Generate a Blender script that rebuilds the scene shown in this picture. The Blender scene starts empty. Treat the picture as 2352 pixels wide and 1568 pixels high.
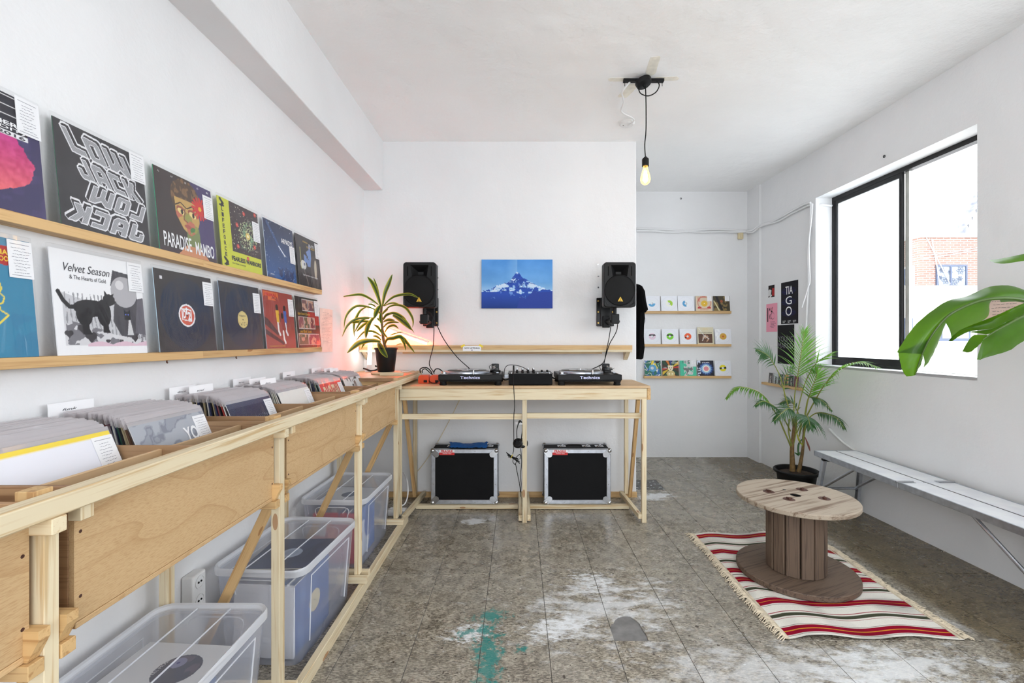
import bpy, bmesh, math, random
import numpy as np
from mathutils import Vector, Matrix, Euler

S = bpy.context.scene
COL = S.collection
rnd = random.Random(11)
R = math.radians

# ------------------------------------------------------------------ camera, sky, exposure
F, CX, CY, CZ = 1045.0, 1190.0, 781.0, 1.374


def P(x, y, Y):
    """point at depth Y that the photograph shows at pixel (x, y)"""
    return Vector(((x - CX) * Y / F, Y, CZ - (y - CY) * Y / F))


cam = bpy.data.cameras.new('camera')
cam.sensor_width = 36
cam.lens = F / 2352 * 36
cam.shift_x = -(CX - 1176) / 2352
cam.shift_y = -(784 - CY) / 2352
cam.clip_start = 0.02
camo = bpy.data.objects.new('camera', cam)
COL.objects.link(camo)
camo.location = (0, 0, CZ)
camo.rotation_euler = (R(90), 0, 0)
S.camera = camo

S.view_settings.view_transform = 'Standard'
S.view_settings.look = 'None'
S.view_settings.exposure = 0.74
S.view_settings.gamma = 1
S.view_settings.use_curve_mapping = False

SKY = 3.6
w = bpy.data.worlds.new('sky')
S.world = w
w.use_nodes = True
bg = w.node_tree.nodes['Background']
bg.inputs['Color'].default_value = (0.90, 0.95, 1.0, 1)
bg.inputs['Strength'].default_value = SKY
S.cycles.max_bounces = 8
S.cycles.diffuse_bounces = 5
S.cycles.adaptive_threshold = 0.06
S.cycles.glossy_bounces = 3
S.cycles.transmission_bounces = 6
S.cycles.transparent_max_bounces = 24
S.cycles.caustics_reflective = False
S.cycles.caustics_refractive = False
S.cycles.sample_clamp_indirect = 6


def portal(name, loc, rot, sx, sy):
    l = bpy.data.lights.new(name, 'AREA')
    l.shape = 'RECTANGLE'
    l.size, l.size_y = sx, sy
    l.cycles.is_portal = True
    o = bpy.data.objects.new(name, l)
    COL.objects.link(o)
    o.location = loc
    o.rotation_euler = rot


# daylight comes in through the window in view and three added unseen openings: beside the camera, opposite, and behind it
portal('daylight_opening', (2.80, 3.48, 1.91), (0, R(90), 0), 1.54, 1.44)
portal('daylight_opening', (2.92, 0.90, 2.02), (0, R(90), 0), 1.78, 1.9)
portal('daylight_opening', (-1.46, -1.35, 1.7), (0, R(-90), 0), 2.3, 1.9)  # unseen opening, added to brighten the right wall
portal('added_rear_daylight', (0.7, -2.52, 1.65), (R(90), 0, 0), 2.2, 2.6)


# ------------------------------------------------------------------ materials
def lin(c):
    if isinstance(c, str):
        c = tuple(int(c[i:i + 2], 16) for i in (0, 2, 4))
    out = []
    for v in c[:3]:
        v = v / 255
        out.append(v / 12.92 if v <= 0.04045 else ((v + 0.055) / 1.055) ** 2.4)
    return tuple(out) + (1,)


class N:
    def __init__(s, name):
        s.m = bpy.data.materials.new(name)
        s.m.use_nodes = True
        s.t = s.m.node_tree
        s.p = s.t.nodes['Principled BSDF']
        s.out = s.t.nodes['Material Output']

    def n(s, typ, **kw):
        x = s.t.nodes.new(typ)
        for k, v in kw.items():
            if k in ('i',):
                for a, b in v.items():
                    x.inputs[a].default_value = b
            else:
                setattr(x, k, v)
        return x

    def l(s, a, b):
        s.t.links.new(a, b)

    def ramp(s, fac, stops):
        r = s.n('ShaderNodeValToRGB')
        e = r.color_ramp.elements
        while len(e) < len(stops):
            e.new(0.5)
        for k, (pos, c) in enumerate(stops):
            e[k].position = pos
            e[k].color = c if len(c) == 4 and max(c) <= 1 else lin(c)
        s.l(fac, r.inputs[0])
        return r.outputs[0]

    def mix(s, fac, a, b, mode='MIX'):
        x = s.n('ShaderNodeMix', data_type='RGBA', blend_type=mode)
        for sock, v in ((x.inputs[0], fac), (x.inputs[6], a), (x.inputs[7], b)):
            if isinstance(v, (int, float)):
                sock.default_value = v
            elif isinstance(v, tuple):
                sock.default_value = v if len(v) == 4 and max(v) <= 1 else lin(v)
            else:
                s.l(v, sock)
        return x.outputs[2]

    def math(s, op, a, b=0.0, c=None, clamp=False):
        x = s.n('ShaderNodeMath', operation=op, use_clamp=clamp)
        for k, v in enumerate((a, b) if c is None else (a, b, c)):
            if isinstance(v, (int, float)):
                x.inputs[k].default_value = v
            else:
                s.l(v, x.inputs[k])
        return x.outputs[0]

    def noise(s, vec, scale, detail=3, rough=0.5, dist=0.0):
        x = s.n('ShaderNodeTexNoise', i={'Scale': scale, 'Detail': detail, 'Roughness': rough, 'Distortion': dist})
        if vec is not None:
            s.l(vec, x.inputs['Vector'])
        return x.outputs[0]

    def mapping(s, vec, loc=(0, 0, 0), rot=(0, 0, 0), scale=(1, 1, 1), typ='POINT'):
        x = s.n('ShaderNodeMapping', vector_type=typ)
        x.inputs['Location'].default_value = loc
        x.inputs['Rotation'].default_value = rot
        x.inputs['Scale'].default_value = scale
        s.l(vec, x.inputs['Vector'])
        return x.outputs[0]

    def obj(s):
        return s.n('ShaderNodeTexCoord').outputs['Object']

    def pos(s):
        return s.n('ShaderNodeNewGeometry').outputs['Position']

    def bump(s, h, strength, dist=0.01):
        b = s.n('ShaderNodeBump', i={'Strength': strength, 'Distance': dist})
        s.l(h, b.inputs['Height'])
        s.l(b.outputs[0], s.p.inputs['Normal'])
        return b.outputs[0]


def mat(name, col, rough=0.5, metal=0.0, var=0.06, vs=14, bump=0.0, bs=60, spec=0.5, coat=0.0):
    k = N(name)
    k.p.inputs['Roughness'].default_value = rough
    k.p.inputs['Metallic'].default_value = metal
    k.p.inputs['Specular IOR Level'].default_value = spec
    k.p.inputs['Coat Weight'].default_value = coat
    c = lin(col)
    o = k.obj()
    f = k.noise(o, vs, 4)
    d = tuple(max(0, x * (1 - var * 2)) for x in c[:3]) + (1,)
    h = tuple(min(1, x * (1 + var)) for x in c[:3]) + (1,)
    k.l(k.ramp(f, [(0.3, d), (0.7, h)]), k.p.inputs['Base Color'])
    if bump:
        k.bump(k.noise(o, bs, 3), bump, 0.004)
    return k.m


def emit(name, col, strength):
    k = N(name)
    c = lin(col)
    k.p.inputs['Base Color'].default_value = c
    k.p.inputs['Emission Color'].default_value = c
    k.p.inputs['Emission Strength'].default_value = strength
    return k.m


def wood(name, light, dark, knots=True, rough=0.55, ring=1.0, fine=1.0, figure=0.0, soft=0.0):
    """grain runs along the object's local X"""
    k = N(name)
    o = k.obj()
    rndm = k.n('ShaderNodeObjectInfo').outputs['Random']
    sh = k.n('ShaderNodeVectorMath', operation='SCALE')
    sh.inputs[0].default_value = (31, 17, 23)
    k.l(rndm, sh.inputs['Scale'])
    ad = k.n('ShaderNodeVectorMath', operation='ADD')
    k.l(o, ad.inputs[0])
    k.l(sh.outputs[0], ad.inputs[1])
    v = ad.outputs[0]
    warp = k.noise(k.mapping(v, scale=(1.6, 5, 5)), 1.5, 2)
    g = k.noise(k.mapping(v, scale=(0.9 * ring, 26 * ring, 26 * ring)), 1.6, 3, 0.55, 0.8)
    f = k.noise(k.mapping(v, scale=(6, 260 * fine, 260 * fine)), 1.0, 2)
    s1 = k.math('ADD', k.math('MULTIPLY', g, 0.75), k.math('MULTIPLY', warp, 0.35))
    s2 = k.math('ADD', s1, k.math('MULTIPLY', f, 0.26))
    col = k.ramp(s2, [(0.52 - soft, dark), (0.62 - soft * .3, light), (0.71 + soft * .3, light), (0.82 + soft, dark)])
    if soft:
        gr_ = k.noise(k.mapping(v, rot=(0, R(4), 0), scale=(60, 520, 520)), 1.0, 2, 0.6)
        col = k.mix(k.ramp(gr_, [(0.46, (0, 0, 0, 1)), (0.70, (.6, .6, .6, 1))]), col, dark)
    if figure:
        fn = k.noise(k.mapping(v, scale=(1.5, 5.5, 5.5)), 1.0, 1.5, 0.45, 0.3)
        fr = k.math('FRACT', k.math('MULTIPLY', fn, 7.0))
        ln = k.ramp(fr, [(0.0, (1, 1, 1, 1)), (0.10, (.35, .35, .35, 1)), (0.55, (0, 0, 0, 1)), (1.0, (.12, .12, .12, 1))])
        col = k.mix(k.math('MULTIPLY', ln, figure), col, dark)
    tone = k.ramp(rndm, [(0, (225, 225, 225)), (1, (255, 255, 255))])
    col = k.mix(1.0, col, tone, 'MULTIPLY')
    if knots:
        vo = k.n('ShaderNodeTexVoronoi', i={'Scale': 1.0})
        k.l(k.mapping(v, scale=(4.2, 13, 13)), vo.inputs['Vector'])
        kn = k.math('LESS_THAN', vo.outputs['Distance'], 0.13)
        kf = k.noise(k.mapping(v, scale=(3, 3, 3)), 1.0, 0)
        kn = k.math('MULTIPLY', kn, k.math('GREATER_THAN', kf, 0.53))
        col = k.mix(k.math('MULTIPLY', kn, 0.75), col, (150, 96, 48))
    k.l(col, k.p.inputs['Base Color'])
    k.p.inputs['Roughness'].default_value = rough
    k.bump(s2, 0.12, 0.002)
    return k.m


def attr_mat(name, rough=0.5, spec=0.3, grain=0.0):
    k = N(name)
    a = k.n('ShaderNodeVertexColor', layer_name='print')
    c = a.outputs[0]
    if grain:
        c = k.mix(grain, c, k.ramp(k.noise(k.obj(), 900, 2), [(0.35, (90, 90, 90)), (0.65, (255, 255, 255))]), 'MULTIPLY')
    k.l(c, k.p.inputs['Base Color'])
    k.p.inputs['Roughness'].default_value = rough
    k.p.inputs['Specular IOR Level'].default_value = spec
    return k.m


def film(name, haze, gloss, rough, tint=(235, 238, 245), bump=0.5, bscale=9, bdist=0.02, rot=0.5):
    """clear or cloudy plastic: lets most light through, a little white haze, a wrinkled shine"""
    k = N(name)
    t = k.n('ShaderNodeBsdfTransparent')
    d = k.n('ShaderNodeBsdfDiffuse')
    d.inputs[0].default_value = lin(tint)
    tr = k.n('ShaderNodeBsdfTranslucent')
    tr.inputs[0].default_value = lin(tint)
    dd = k.n('ShaderNodeMixShader')
    dd.inputs[0].default_value = 0.4
    k.l(d.outputs[0], dd.inputs[1])
    k.l(tr.outputs[0], dd.inputs[2])
    g = k.n('ShaderNodeBsdfGlossy')
    g.inputs['Roughness'].default_value = rough
    b = k.n('ShaderNodeBump', i={'Strength': bump, 'Distance': bdist})
    h = k.noise(k.mapping(k.obj(), rot=(0, rot, 0), scale=(1, 1, 0.35)), bscale, 3, 0.55, 1.0)
    k.l(h, b.inputs['Height'])
    k.l(b.outputs[0], g.inputs['Normal'])
    m1 = k.n('ShaderNodeMixShader')
    m1.inputs[0].default_value = haze
    k.l(t.outputs[0], m1.inputs[1])
    k.l(dd.outputs[0], m1.inputs[2])
    fr = k.n('ShaderNodeLayerWeight', i={'Blend': 0.5})
    k.l(b.outputs[0], fr.inputs['Normal'])
    m2 = k.n('ShaderNodeMixShader')
    ff = k.math('ADD', k.math('MULTIPLY', k.math('POWER', fr.outputs['Facing'], 5.0), 0.7), 0.04)
    k.l(k.math('MULTIPLY', ff, gloss, clamp=True), m2.inputs[0])
    k.l(m1.outputs[0], m2.inputs[1])
    k.l(g.outputs[0], m2.inputs[2])
    k.l(m2.outputs[0], k.out.inputs[0])
    return k.m


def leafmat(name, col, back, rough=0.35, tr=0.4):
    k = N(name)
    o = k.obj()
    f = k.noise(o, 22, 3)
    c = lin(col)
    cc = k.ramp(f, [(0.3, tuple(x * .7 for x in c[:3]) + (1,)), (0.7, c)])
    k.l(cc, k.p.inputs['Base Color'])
    k.p.inputs['Roughness'].default_value = rough
    t = k.n('ShaderNodeBsdfTranslucent')
    t.inputs[0].default_value = lin(back)
    m = k.n('ShaderNodeMixShader')
    m.inputs[0].default_value = tr
    k.l(k.p.outputs[0], m.inputs[1])
    k.l(t.outputs[0], m.inputs[2])
    k.l(m.outputs[0], k.out.inputs[0])
    return k.m


def plaster(name, col, b=0.3):
    k = N(name)
    p = k.pos()
    big = k.noise(p, 1.3, 4)
    c = lin(col)
    k.l(k.ramp(big, [(0.25, tuple(x * .93 for x in c[:3]) + (1,)), (0.7, c)]), k.p.inputs['Base Color'])
    k.p.inputs['Roughness'].default_value = 0.72
    k.p.inputs['Specular IOR Level'].default_value = 0.25
    h = k.math('ADD', k.math('MULTIPLY', k.noise(p, 5, 3), 1.0), k.math('MULTIPLY', k.noise(p, 70, 3), 0.12))
    k.bump(h, b, 0.03)
    return k.m


MATS = {}
M = MATS
M['wall'] = plaster('white_wall_paint', (233, 233, 234))
M['ceiling'] = plaster('white_ceiling_paint', (252, 252, 252), 0.5)
M['pine'] = wood('pine', (238, 222, 188), (214, 184, 138))
M['pine2'] = wood('planed_pine', (220, 182, 128), (192, 148, 96))
M['ply'] = wood('plywood', (216, 182, 136), (182, 140, 92), knots=False, ring=0.28, fine=0.7, figure=0.5, soft=0.14)
M['plydark'] = wood('brown_plywood', (178, 140, 102), (142, 104, 72), knots=False, ring=0.4)
M['plytop'] = wood('plywood_top', (208, 176, 136), (186, 150, 108), knots=False, ring=0.3, figure=0.5)
M['oldwood'] = wood('weathered_wood', (112, 92, 76), (76, 60, 50), knots=False, rough=0.7)
M['oldtop'] = wood('worn_grey_wood', (186, 170, 150), (122, 98, 78), knots=False, rough=0.7, ring=0.5)
M['black'] = mat('black_plastic', (14, 14, 15), 0.5, spec=0.3)
M['blackgloss'] = mat('gloss_black', (9, 9, 10), 0.3, spec=0.35)
M['blackfelt'] = mat('black_laminate', (14, 14, 16), 0.7, spec=0.2, bump=0.15, bs=400)
M['rubber'] = mat('black_rubber', (13, 13, 13), 0.6, spec=0.3)
M['grille'] = mat('speaker_grille', (13, 13, 14), 0.6, spec=0.25, bump=0.5, bs=600)
M['cloth'] = mat('black_cotton', (11, 10, 11), 0.95, spec=0.1, bump=0.3, bs=30)
M['alu'] = mat('aluminium', (196, 200, 208), 0.32, 0.9, var=0.08, vs=30)
M['alubench'] = mat('brushed_aluminium', (246, 248, 255), 0.28, 0.2, var=0.05, vs=10)
M['chrome'] = mat('steel', (200, 202, 206), 0.22, 1.0)
M['brass'] = mat('brass_bolt', (205, 170, 95), 0.3, 0.9)
M['rust'] = mat('rusty_steel', (98, 66, 56), 0.55, 0.6, var=0.2, vs=80)
M['white'] = mat('white_paper', (243, 243, 245), 0.6, var=0.02)
M['whiteplastic'] = mat('white_plastic', (232, 232, 232), 0.4, var=0.03)
M['cream'] = mat('cream_plastic', (222, 206, 168), 0.5)
M['ink'] = mat('dark_ink', (52, 50, 58), 0.7)
M['pen'] = mat('grey_pen', (128, 126, 138), 0.7)
M['orange'] = mat('orange_plastic', (226, 74, 18), 0.35)
M['yellow'] = mat('yellow_tape', (240, 214, 52), 0.5)
M['emblem'] = mat('yellow_emblem', (236, 190, 48), 0.4)
M['red'] = mat('red_print', (208, 44, 46), 0.5)
M['blueTarp'] = mat('blue_cloth', (22, 92, 168), 0.7, bump=0.5, bs=40)
M['pink'] = mat('pink_paper', (238, 170, 186), 0.7)
M['peach'] = mat('peach_paper', (240, 214, 202), 0.7)
M['print'] = attr_mat('printed_card', 0.45, 0.35)
M['printp'] = attr_mat('printed_paper', 0.65, 0.2)
M['weave'] = attr_mat('woven_cotton', 0.95, 0.1, 0.35)
M['sleeve'] = film('clear_sleeve', 0.03, 1.0, 0.12, bump=0.35, bdist=0.012)
M['binfilm'] = film('stacked_clear_sleeve', 0.62, 0.9, 0.2, tint=(232, 227, 229))
M['tub'] = film('cloudy_polypropylene', 0.32, 0.9, 0.12, tint=(226, 232, 250), bump=0.05)
M['lid'] = film('clear_polypropylene', 0.14, 1.0, 0.1, tint=(236, 240, 250), bump=0.05)
M['rimplastic'] = film('thick_polypropylene', 0.7, 0.6, 0.15, tint=(248, 250, 255), bump=0.05)
M['glassclear'] = film('clear_glass', 0.0, 1.0, 0.02, bump=0)
M['vinyl'] = mat('vinyl', (14, 14, 15), 0.18)
M['frame'] = mat('dark_window_metal', (22, 20, 22), 0.4, 0.3)
M['framelight'] = mat('pale_window_metal', (212, 212, 206), 0.45, 0.2)
M['soil'] = mat('potting_soil', (60, 44, 34), 0.95, bump=1, bs=60, var=0.3)
M['terracing'] = mat('pale_wood', (222, 202, 168), 0.6)
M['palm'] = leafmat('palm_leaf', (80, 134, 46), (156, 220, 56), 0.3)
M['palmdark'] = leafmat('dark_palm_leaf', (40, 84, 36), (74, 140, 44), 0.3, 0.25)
M['stem'] = mat('palm_stem', (136, 140, 60), 0.5, var=0.15)
M['trunk'] = mat('palm_trunk', (120, 92, 50), 0.6, var=0.2, vs=40)
M['dgreen'] = leafmat('leaf_dark_stripe', (44, 66, 30), (60, 110, 30), 0.35, 0.2)
M['mgreen'] = leafmat('leaf_green', (92, 124, 34), (120, 170, 40))
M['ygreen'] = leafmat('leaf_yellow_edge', (176, 182, 62), (200, 205, 70))
M['banana'] = leafmat('banana_leaf', (66, 102, 34), (122, 178, 16), 0.3, 0.45)
M['bananarib'] = mat('banana_midrib', (70, 96, 34), 0.4)
M['dryedge'] = mat('dry_leaf', (134, 84, 74), 0.8)
M['technics'] = mat('iridescent_lettering', (205, 206, 240), 0.3, 0.2)


def floor_mat(name, dark=False):
    k = N(name)
    p = k.pos()
    fib = k.noise(k.mapping(p, rot=(0, 0, R(24)), scale=(52, 190, 1)), 1.0, 3, 0.7, 0.6)
    fib2 = k.noise(k.mapping(p, rot=(0, 0, R(-50)), scale=(60, 170, 1)), 1.0, 2, 0.6, 0.6)
    mot = k.noise(p, 16, 5, 0.7)
    big = k.noise(p, 1.5, 5, 0.65)
    mixn = k.math('ADD', k.math('ADD', k.math('MULTIPLY', fib, 0.42), k.math('MULTIPLY', fib2, 0.30)), k.math('MULTIPLY', mot, 0.28))
    col = k.ramp(mixn, [(0.41, (68, 60, 50)), (0.49, (128, 119, 104)), (0.57, (184, 175, 158))])
    col = k.mix(k.ramp(big, [(0.38, (0, 0, 0, 1)), (0.66, (.55, .55, .55, 1))]), col, k.mix(0.6, col, (166, 164, 158)))
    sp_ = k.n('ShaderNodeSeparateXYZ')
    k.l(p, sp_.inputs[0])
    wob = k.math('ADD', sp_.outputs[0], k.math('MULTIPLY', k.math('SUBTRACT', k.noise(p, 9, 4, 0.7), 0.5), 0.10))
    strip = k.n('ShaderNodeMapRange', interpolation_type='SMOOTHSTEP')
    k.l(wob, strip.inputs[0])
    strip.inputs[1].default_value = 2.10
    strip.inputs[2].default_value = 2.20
    col = k.mix(strip.outputs[0], col, k.mix(1.0, col, (196, 184, 160), 'MULTIPLY'))  # worn darker strip by the wall, its weaker reflection partly put into the colour
    # dark scuffs and specks
    sp = k.noise(p, 46, 2)
    col = k.mix(k.ramp(sp, [(0.66, (0, 0, 0, 1)), (0.70, (1, 1, 1, 1))]), col, (70, 62, 54))
    sp2 = k.noise(k.mapping(p, loc=(4, 9, 0)), 38, 2)
    col = k.mix(k.ramp(sp2, [(0.71, (0, 0, 0, 1)), (0.76, (.8, .8, .8, 1))]), col, (208, 208, 204))
    for lo_, sc_, am_ in (((2, 5, 0), 5.5, .55), ((11, 8, 0), 14, .5)):
        st_ = k.noise(k.mapping(p, loc=lo_), sc_, 7, 0.78, 0.6)
        col = k.mix(k.ramp(st_, [(0.56, (0, 0, 0, 1)), (0.72, (am_, am_, am_, 1))]), col, (74, 66, 56))
    ws_ = k.noise(k.mapping(p, loc=(3, 1, 0), scale=(1, 1.6, 1)), 9, 7, 0.8, 0.8)
    col = k.mix(k.ramp(ws_, [(0.60, (0, 0, 0, 1)), (0.72, (.6, .6, .6, 1))]), col, (214, 215, 214))
    dk = k.noise(k.mapping(p, loc=(7, 3, 0)), 2.3, 5, 0.7)
    col = k.mix(k.ramp(dk, [(0.55, (0, 0, 0, 1)), (0.75, (.6, .6, .6, 1))]), col, (82, 72, 60))

    def blob(cx, cy, rx, ry, rot, thr, soft, nsc, amp, stretch=(1, 1, 1)):
        q = k.mapping(p, loc=(cx, cy, 0), rot=(0, 0, R(rot)), scale=(rx, ry, 1), typ='TEXTURE')
        sx = k.n('ShaderNodeVectorMath', operation='MULTIPLY')
        k.l(q, sx.inputs[0])
        sx.inputs[1].default_value = (1, 1, 0)
        ln = k.n('ShaderNodeVectorMath', operation='LENGTH')
        k.l(sx.outputs[0], ln.inputs[0])
        base = k.math('SUBTRACT', 1.0, ln.outputs['Value'])
        n = k.noise(k.mapping(p, rot=(0, 0, R(30)), scale=stretch), nsc, 6, 0.72)
        v = k.math('ADD', base, k.math('MULTIPLY', k.math('SUBTRACT', n, 0.5), amp))
        mr = k.n('ShaderNodeMapRange', interpolation_type='SMOOTHSTEP')
        k.l(v, mr.inputs[0])
        mr.inputs[1].default_value = thr
        mr.inputs[2].default_value = thr + soft
        return mr.outputs[0]
    # white paint smears, a pale window reflection put into the colour, teal splash (world positions read off the floor tiles)
    for a in ((0.44, 2.34, 0.74, 0.5, 20, 0.36, 0.75, 7, 3.4, 0.68), (0.20, 2.18, 0.27, 0.15, 25, 0.3, 0.6, 17, 3.4, 0.95),
              (0.42, 2.58, 0.2, 0.18, 0, 0.35, 0.6, 19, 3.6, 0.8), (-0.22, 2.14, 0.19, 0.11, 20, 0.35, 0.5, 20, 3.6, 0.85),
              (-0.33, 3.46, 0.16, 0.1, 10, 0.3, 0.35, 14, 2.2, 0.85), (1.0, 1.9, 0.9, 0.34, 0, 0.42, 0.6, 5, 3.2, 0.5), (1.55, 1.9, 0.7, 0.2, 5, 0.25, 0.6, 8, 3.4, 0.6),  # last entry paints the window's reflection on the near right floor
              (1.2, 4.0, 0.3, 0.14, 20, 0.3, 0.4, 14, 2.4, 0.8), (1.9, 2.6, 0.9, 0.06, -62, 0.25, 0.5, 8, 2.0, 0.35)):
        f = blob(*a[:9], stretch=(1, 2.2, 1))
        col = k.mix(k.math('MULTIPLY', f, a[9]), col, (226, 228, 230))
    for a in ((-0.13, 2.27, 0.12, 0.07, 10, 0.2, 0.5, 24, 3.8), (-0.13, 1.99, 0.085, 0.3, 3, 0.2, 0.5, 22, 4.0), (-0.2, 2.15, 0.18, 0.05, 25, 0.35, 0.5, 26, 3.8),
              (0.02, 2.02, 0.045, 0.05, 0, 0.3, 0.5, 26, 3.4)):
        f = blob(*a)
        col = k.mix(k.math('MULTIPLY', f, 0.85), col, (34, 128, 122))
    if dark:
        fl = k.noise(p, 30, 3)
        col = k.mix(0.93, col, k.ramp(fl, [(0.60, (38, 38, 40)), (0.64, (205, 208, 210))]))
    k.l(col, k.p.inputs['Base Color'])
    k.l(k.ramp(k.noise(p, 4, 5, 0.7), [(0.3, (.16, .16, .16, 1)), (0.7, (.40, .40, .40, 1))]), k.p.inputs['Roughness'])
    k.p.inputs['Specular IOR Level'].default_value = 0.5
    k.bump(k.math('ADD', fib, k.noise(p, 3, 3)), 0.10, 0.005)
    return k.m


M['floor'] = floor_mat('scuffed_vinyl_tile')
M['floordark'] = floor_mat('black_vinyl_tile', True)
M['slab'] = mat('grey_screed', (124, 122, 120), 0.8, var=0.12, vs=20, bump=0.3)


# ------------------------------------------------------------------ mesh helpers
def W(o):
    m = o.matrix_basis.copy()
    if o.parent:
        m = W(o.parent) @ o.matrix_parent_inverse @ m
    return m


def tag(o, label=None, cat=None, group=None, kind=None):
    if label:
        o['label'] = label
    if cat:
        o['category'] = cat
    if group:
        o['group'] = group
    if kind:
        o['kind'] = kind
    return o


def thing(name, label, cat, loc=(0, 0, 0), rot=(0, 0, 0), group=None):
    o = bpy.data.objects.new(name, None)
    o.empty_display_size = 0.05
    COL.objects.link(o)
    o.location = loc
    o.rotation_euler = rot
    return tag(o, label, cat, group)


def link(name, me, parent=None, world=True, mtx=None):
    o = bpy.data.objects.new(name, me)
    COL.objects.link(o)
    if mtx is not None:
        o.matrix_basis = mtx
    if parent is not None:
        o.parent = parent
        if world:
            o.matrix_parent_inverse = W(parent).inverted()
    return o


def obj(name, bm, mats, parent=None, world=True, mtx=None, smooth=False, kind=None):
    me = bpy.data.meshes.new(name)
    bmesh.ops.recalc_face_normals(bm, faces=bm.faces)
    bm.to_mesh(me)
    bm.free()
    if not isinstance(mats, (list, tuple)):
        mats = [mats]
    for m in mats:
        me.materials.append(M[m] if isinstance(m, str) else m)
    if smooth:
        for p in me.polygons:
            p.use_smooth = True
        try:
            me.set_sharp_from_angle(angle=R(40))
        except Exception:
            pass
    o = link(name, me, parent, world, mtx)
    if kind:
        o['kind'] = kind
    return o


def B():
    return bmesh.new()


def box(bm, lo, hi, mi=0, bev=0.0, mtx=None):
    r = bmesh.ops.create_cube(bm, size=1)
    vs = r['verts']
    lo, hi = Vector(lo), Vector(hi)
    c, s = (lo + hi) / 2, hi - lo
    for v in vs:
        v.co = Vector((v.co.x * s.x, v.co.y * s.y, v.co.z * s.z)) + c
    fs = list({f for v in vs for f in v.link_faces})
    if bev:
        es = list({e for v in vs for e in v.link_edges})
        rr = bmesh.ops.bevel(bm, geom=es, offset=bev, segments=1 if bev < 0.006 else 3, affect='EDGES', profile=0.5)
        fs = [f for f in rr['faces'] if f.is_valid] + [f for f in fs if f.is_valid]
        vs = list({v for f in fs for v in f.verts})
    for f in fs:
        f.material_index = mi
    if mtx is not None:
        for v in vs:
            v.co = mtx @ v.co
    return vs


def frame_of(t, up=Vector((0, 0, 1))):
    t = t.normalized()
    if abs(t.dot(up)) > 0.98:
        up = Vector((0, 1, 0))
    a = t.cross(up).normalized()
    b = a.cross(t).normalized()
    return a, b


def tube(bm, pts, r, n=8, mi=0, cap=True, closed=False):
    pts = [Vector(p) for p in pts]
    rings = []
    a = None
    for k, p in enumerate(pts):
        if closed:
            t = pts[(k + 1) % len(pts)] - pts[k - 1]
        else:
            t = pts[min(k + 1, len(pts) - 1)] - pts[max(k - 1, 0)]
        t.normalize()
        if a is None:
            a, b = frame_of(t)
        else:
            a = (a - t * a.dot(t)).normalized()
            b = a.cross(t)
        rr = r[k] if isinstance(r, (list, tuple)) else r
        rings.append([bm.verts.new(p + (a * math.cos(2 * math.pi * j / n) + b * math.sin(2 * math.pi * j / n)) * rr) for j in range(n)])
    m = len(rings)
    for k in range(m if closed else m - 1):
        A, C = rings[k], rings[(k + 1) % m]
        for j in range(n):
            f = bm.faces.new((A[j], A[(j + 1) % n], C[(j + 1) % n], C[j]))
            f.material_index = mi
    if cap and not closed:
        for q in (rings[0], rings[-1]):
            f = bm.faces.new(q)
            f.material_index = mi


def lathe(bm, prof, n=32, c=(0, 0, 0), mi=0, mtx=None, wob=None):
    c = Vector(c)
    rings = []
    for r, z in prof:
        if r < 1e-6:
            v = bm.verts.new(Vector((0, 0, z)))
            rings.append([v])
        else:
            rings.append([bm.verts.new(Vector((r * math.cos(2 * math.pi * j / n), r * math.sin(2 * math.pi * j / n), z))) for j in range(n)])
    for A, C in zip(rings, rings[1:]):
        for j in range(n):
            j2 = (j + 1) % n
            if len(A) == 1 and len(C) == 1:
                continue
            if len(A) == 1:
                q = (A[0], C[j], C[j2])
            elif len(C) == 1:
                q = (A[j], A[j2], C[0])
            else:
                q = (A[j], A[j2], C[j2], C[j])
            f = bm.faces.new(q)
            f.material_index = mi
    for ring in rings:
        for v in ring:
            v.co = (mtx @ v.co if mtx is not None else v.co) + c


def prism(bm, poly, depth, mtx, mi=0, bev=0.0):
    """poly: 2-D points in local XY, extruded from 0 to depth in local Z, then mtx"""
    a = [bm.verts.new(mtx @ Vector((x, y, 0))) for x, y in poly]
    b = [bm.verts.new(mtx @ Vector((x, y, depth))) for x, y in poly]
    fs = [bm.faces.new(a), bm.faces.new(b)]
    for k in range(len(poly)):
        k2 = (k + 1) % len(poly)
        fs.append(bm.faces.new((a[k], a[k2], b[k2], b[k])))
    for f in fs:
        f.material_index = mi


def smooth_pts(pts, n=6):
    pts = [Vector(p) for p in pts]
    out = []
    for k in range(len(pts) - 1):
        p0, p1, p2, p3 = pts[max(k - 1, 0)], pts[k], pts[k + 1], pts[min(k + 2, len(pts) - 1)]
        for j in range(n):
            t = j / n
            out.append(0.5 * ((2 * p1) + (p2 - p0) * t + (2 * p0 - 5 * p1 + 4 * p2 - p3) * t * t + (3 * p1 - p0 - 3 * p2 + p3) * t ** 3))
    out.append(pts[-1])
    return out


def board(name, a, b, w, h, m, parent=None, up=(0, 0, 1), bev=0.0015):
    """a straight piece of timber from a to b, w wide (sideways), h high (along up); grain along its length"""
    a, b = Vector(a), Vector(b)
    x = (b - a).normalized()
    up = Vector(up)
    y = up.cross(x)
    if y.length < 1e-3:
        y = Vector((0, 1, 0)).cross(x)
    y.normalize()
    z = x.cross(y)
    mt = Matrix((x, y, z)).transposed().to_4x4()  # middle strip is dark to draw the shaded groove between the planks
    mt.translation = (a + b) / 2
    L = (b - a).length
    bm = B()
    box(bm, (-L / 2, -w / 2, -h / 2), (L / 2, w / 2, h / 2), 0, bev)
    return obj(name, bm, m, parent, mtx=mt)


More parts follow.
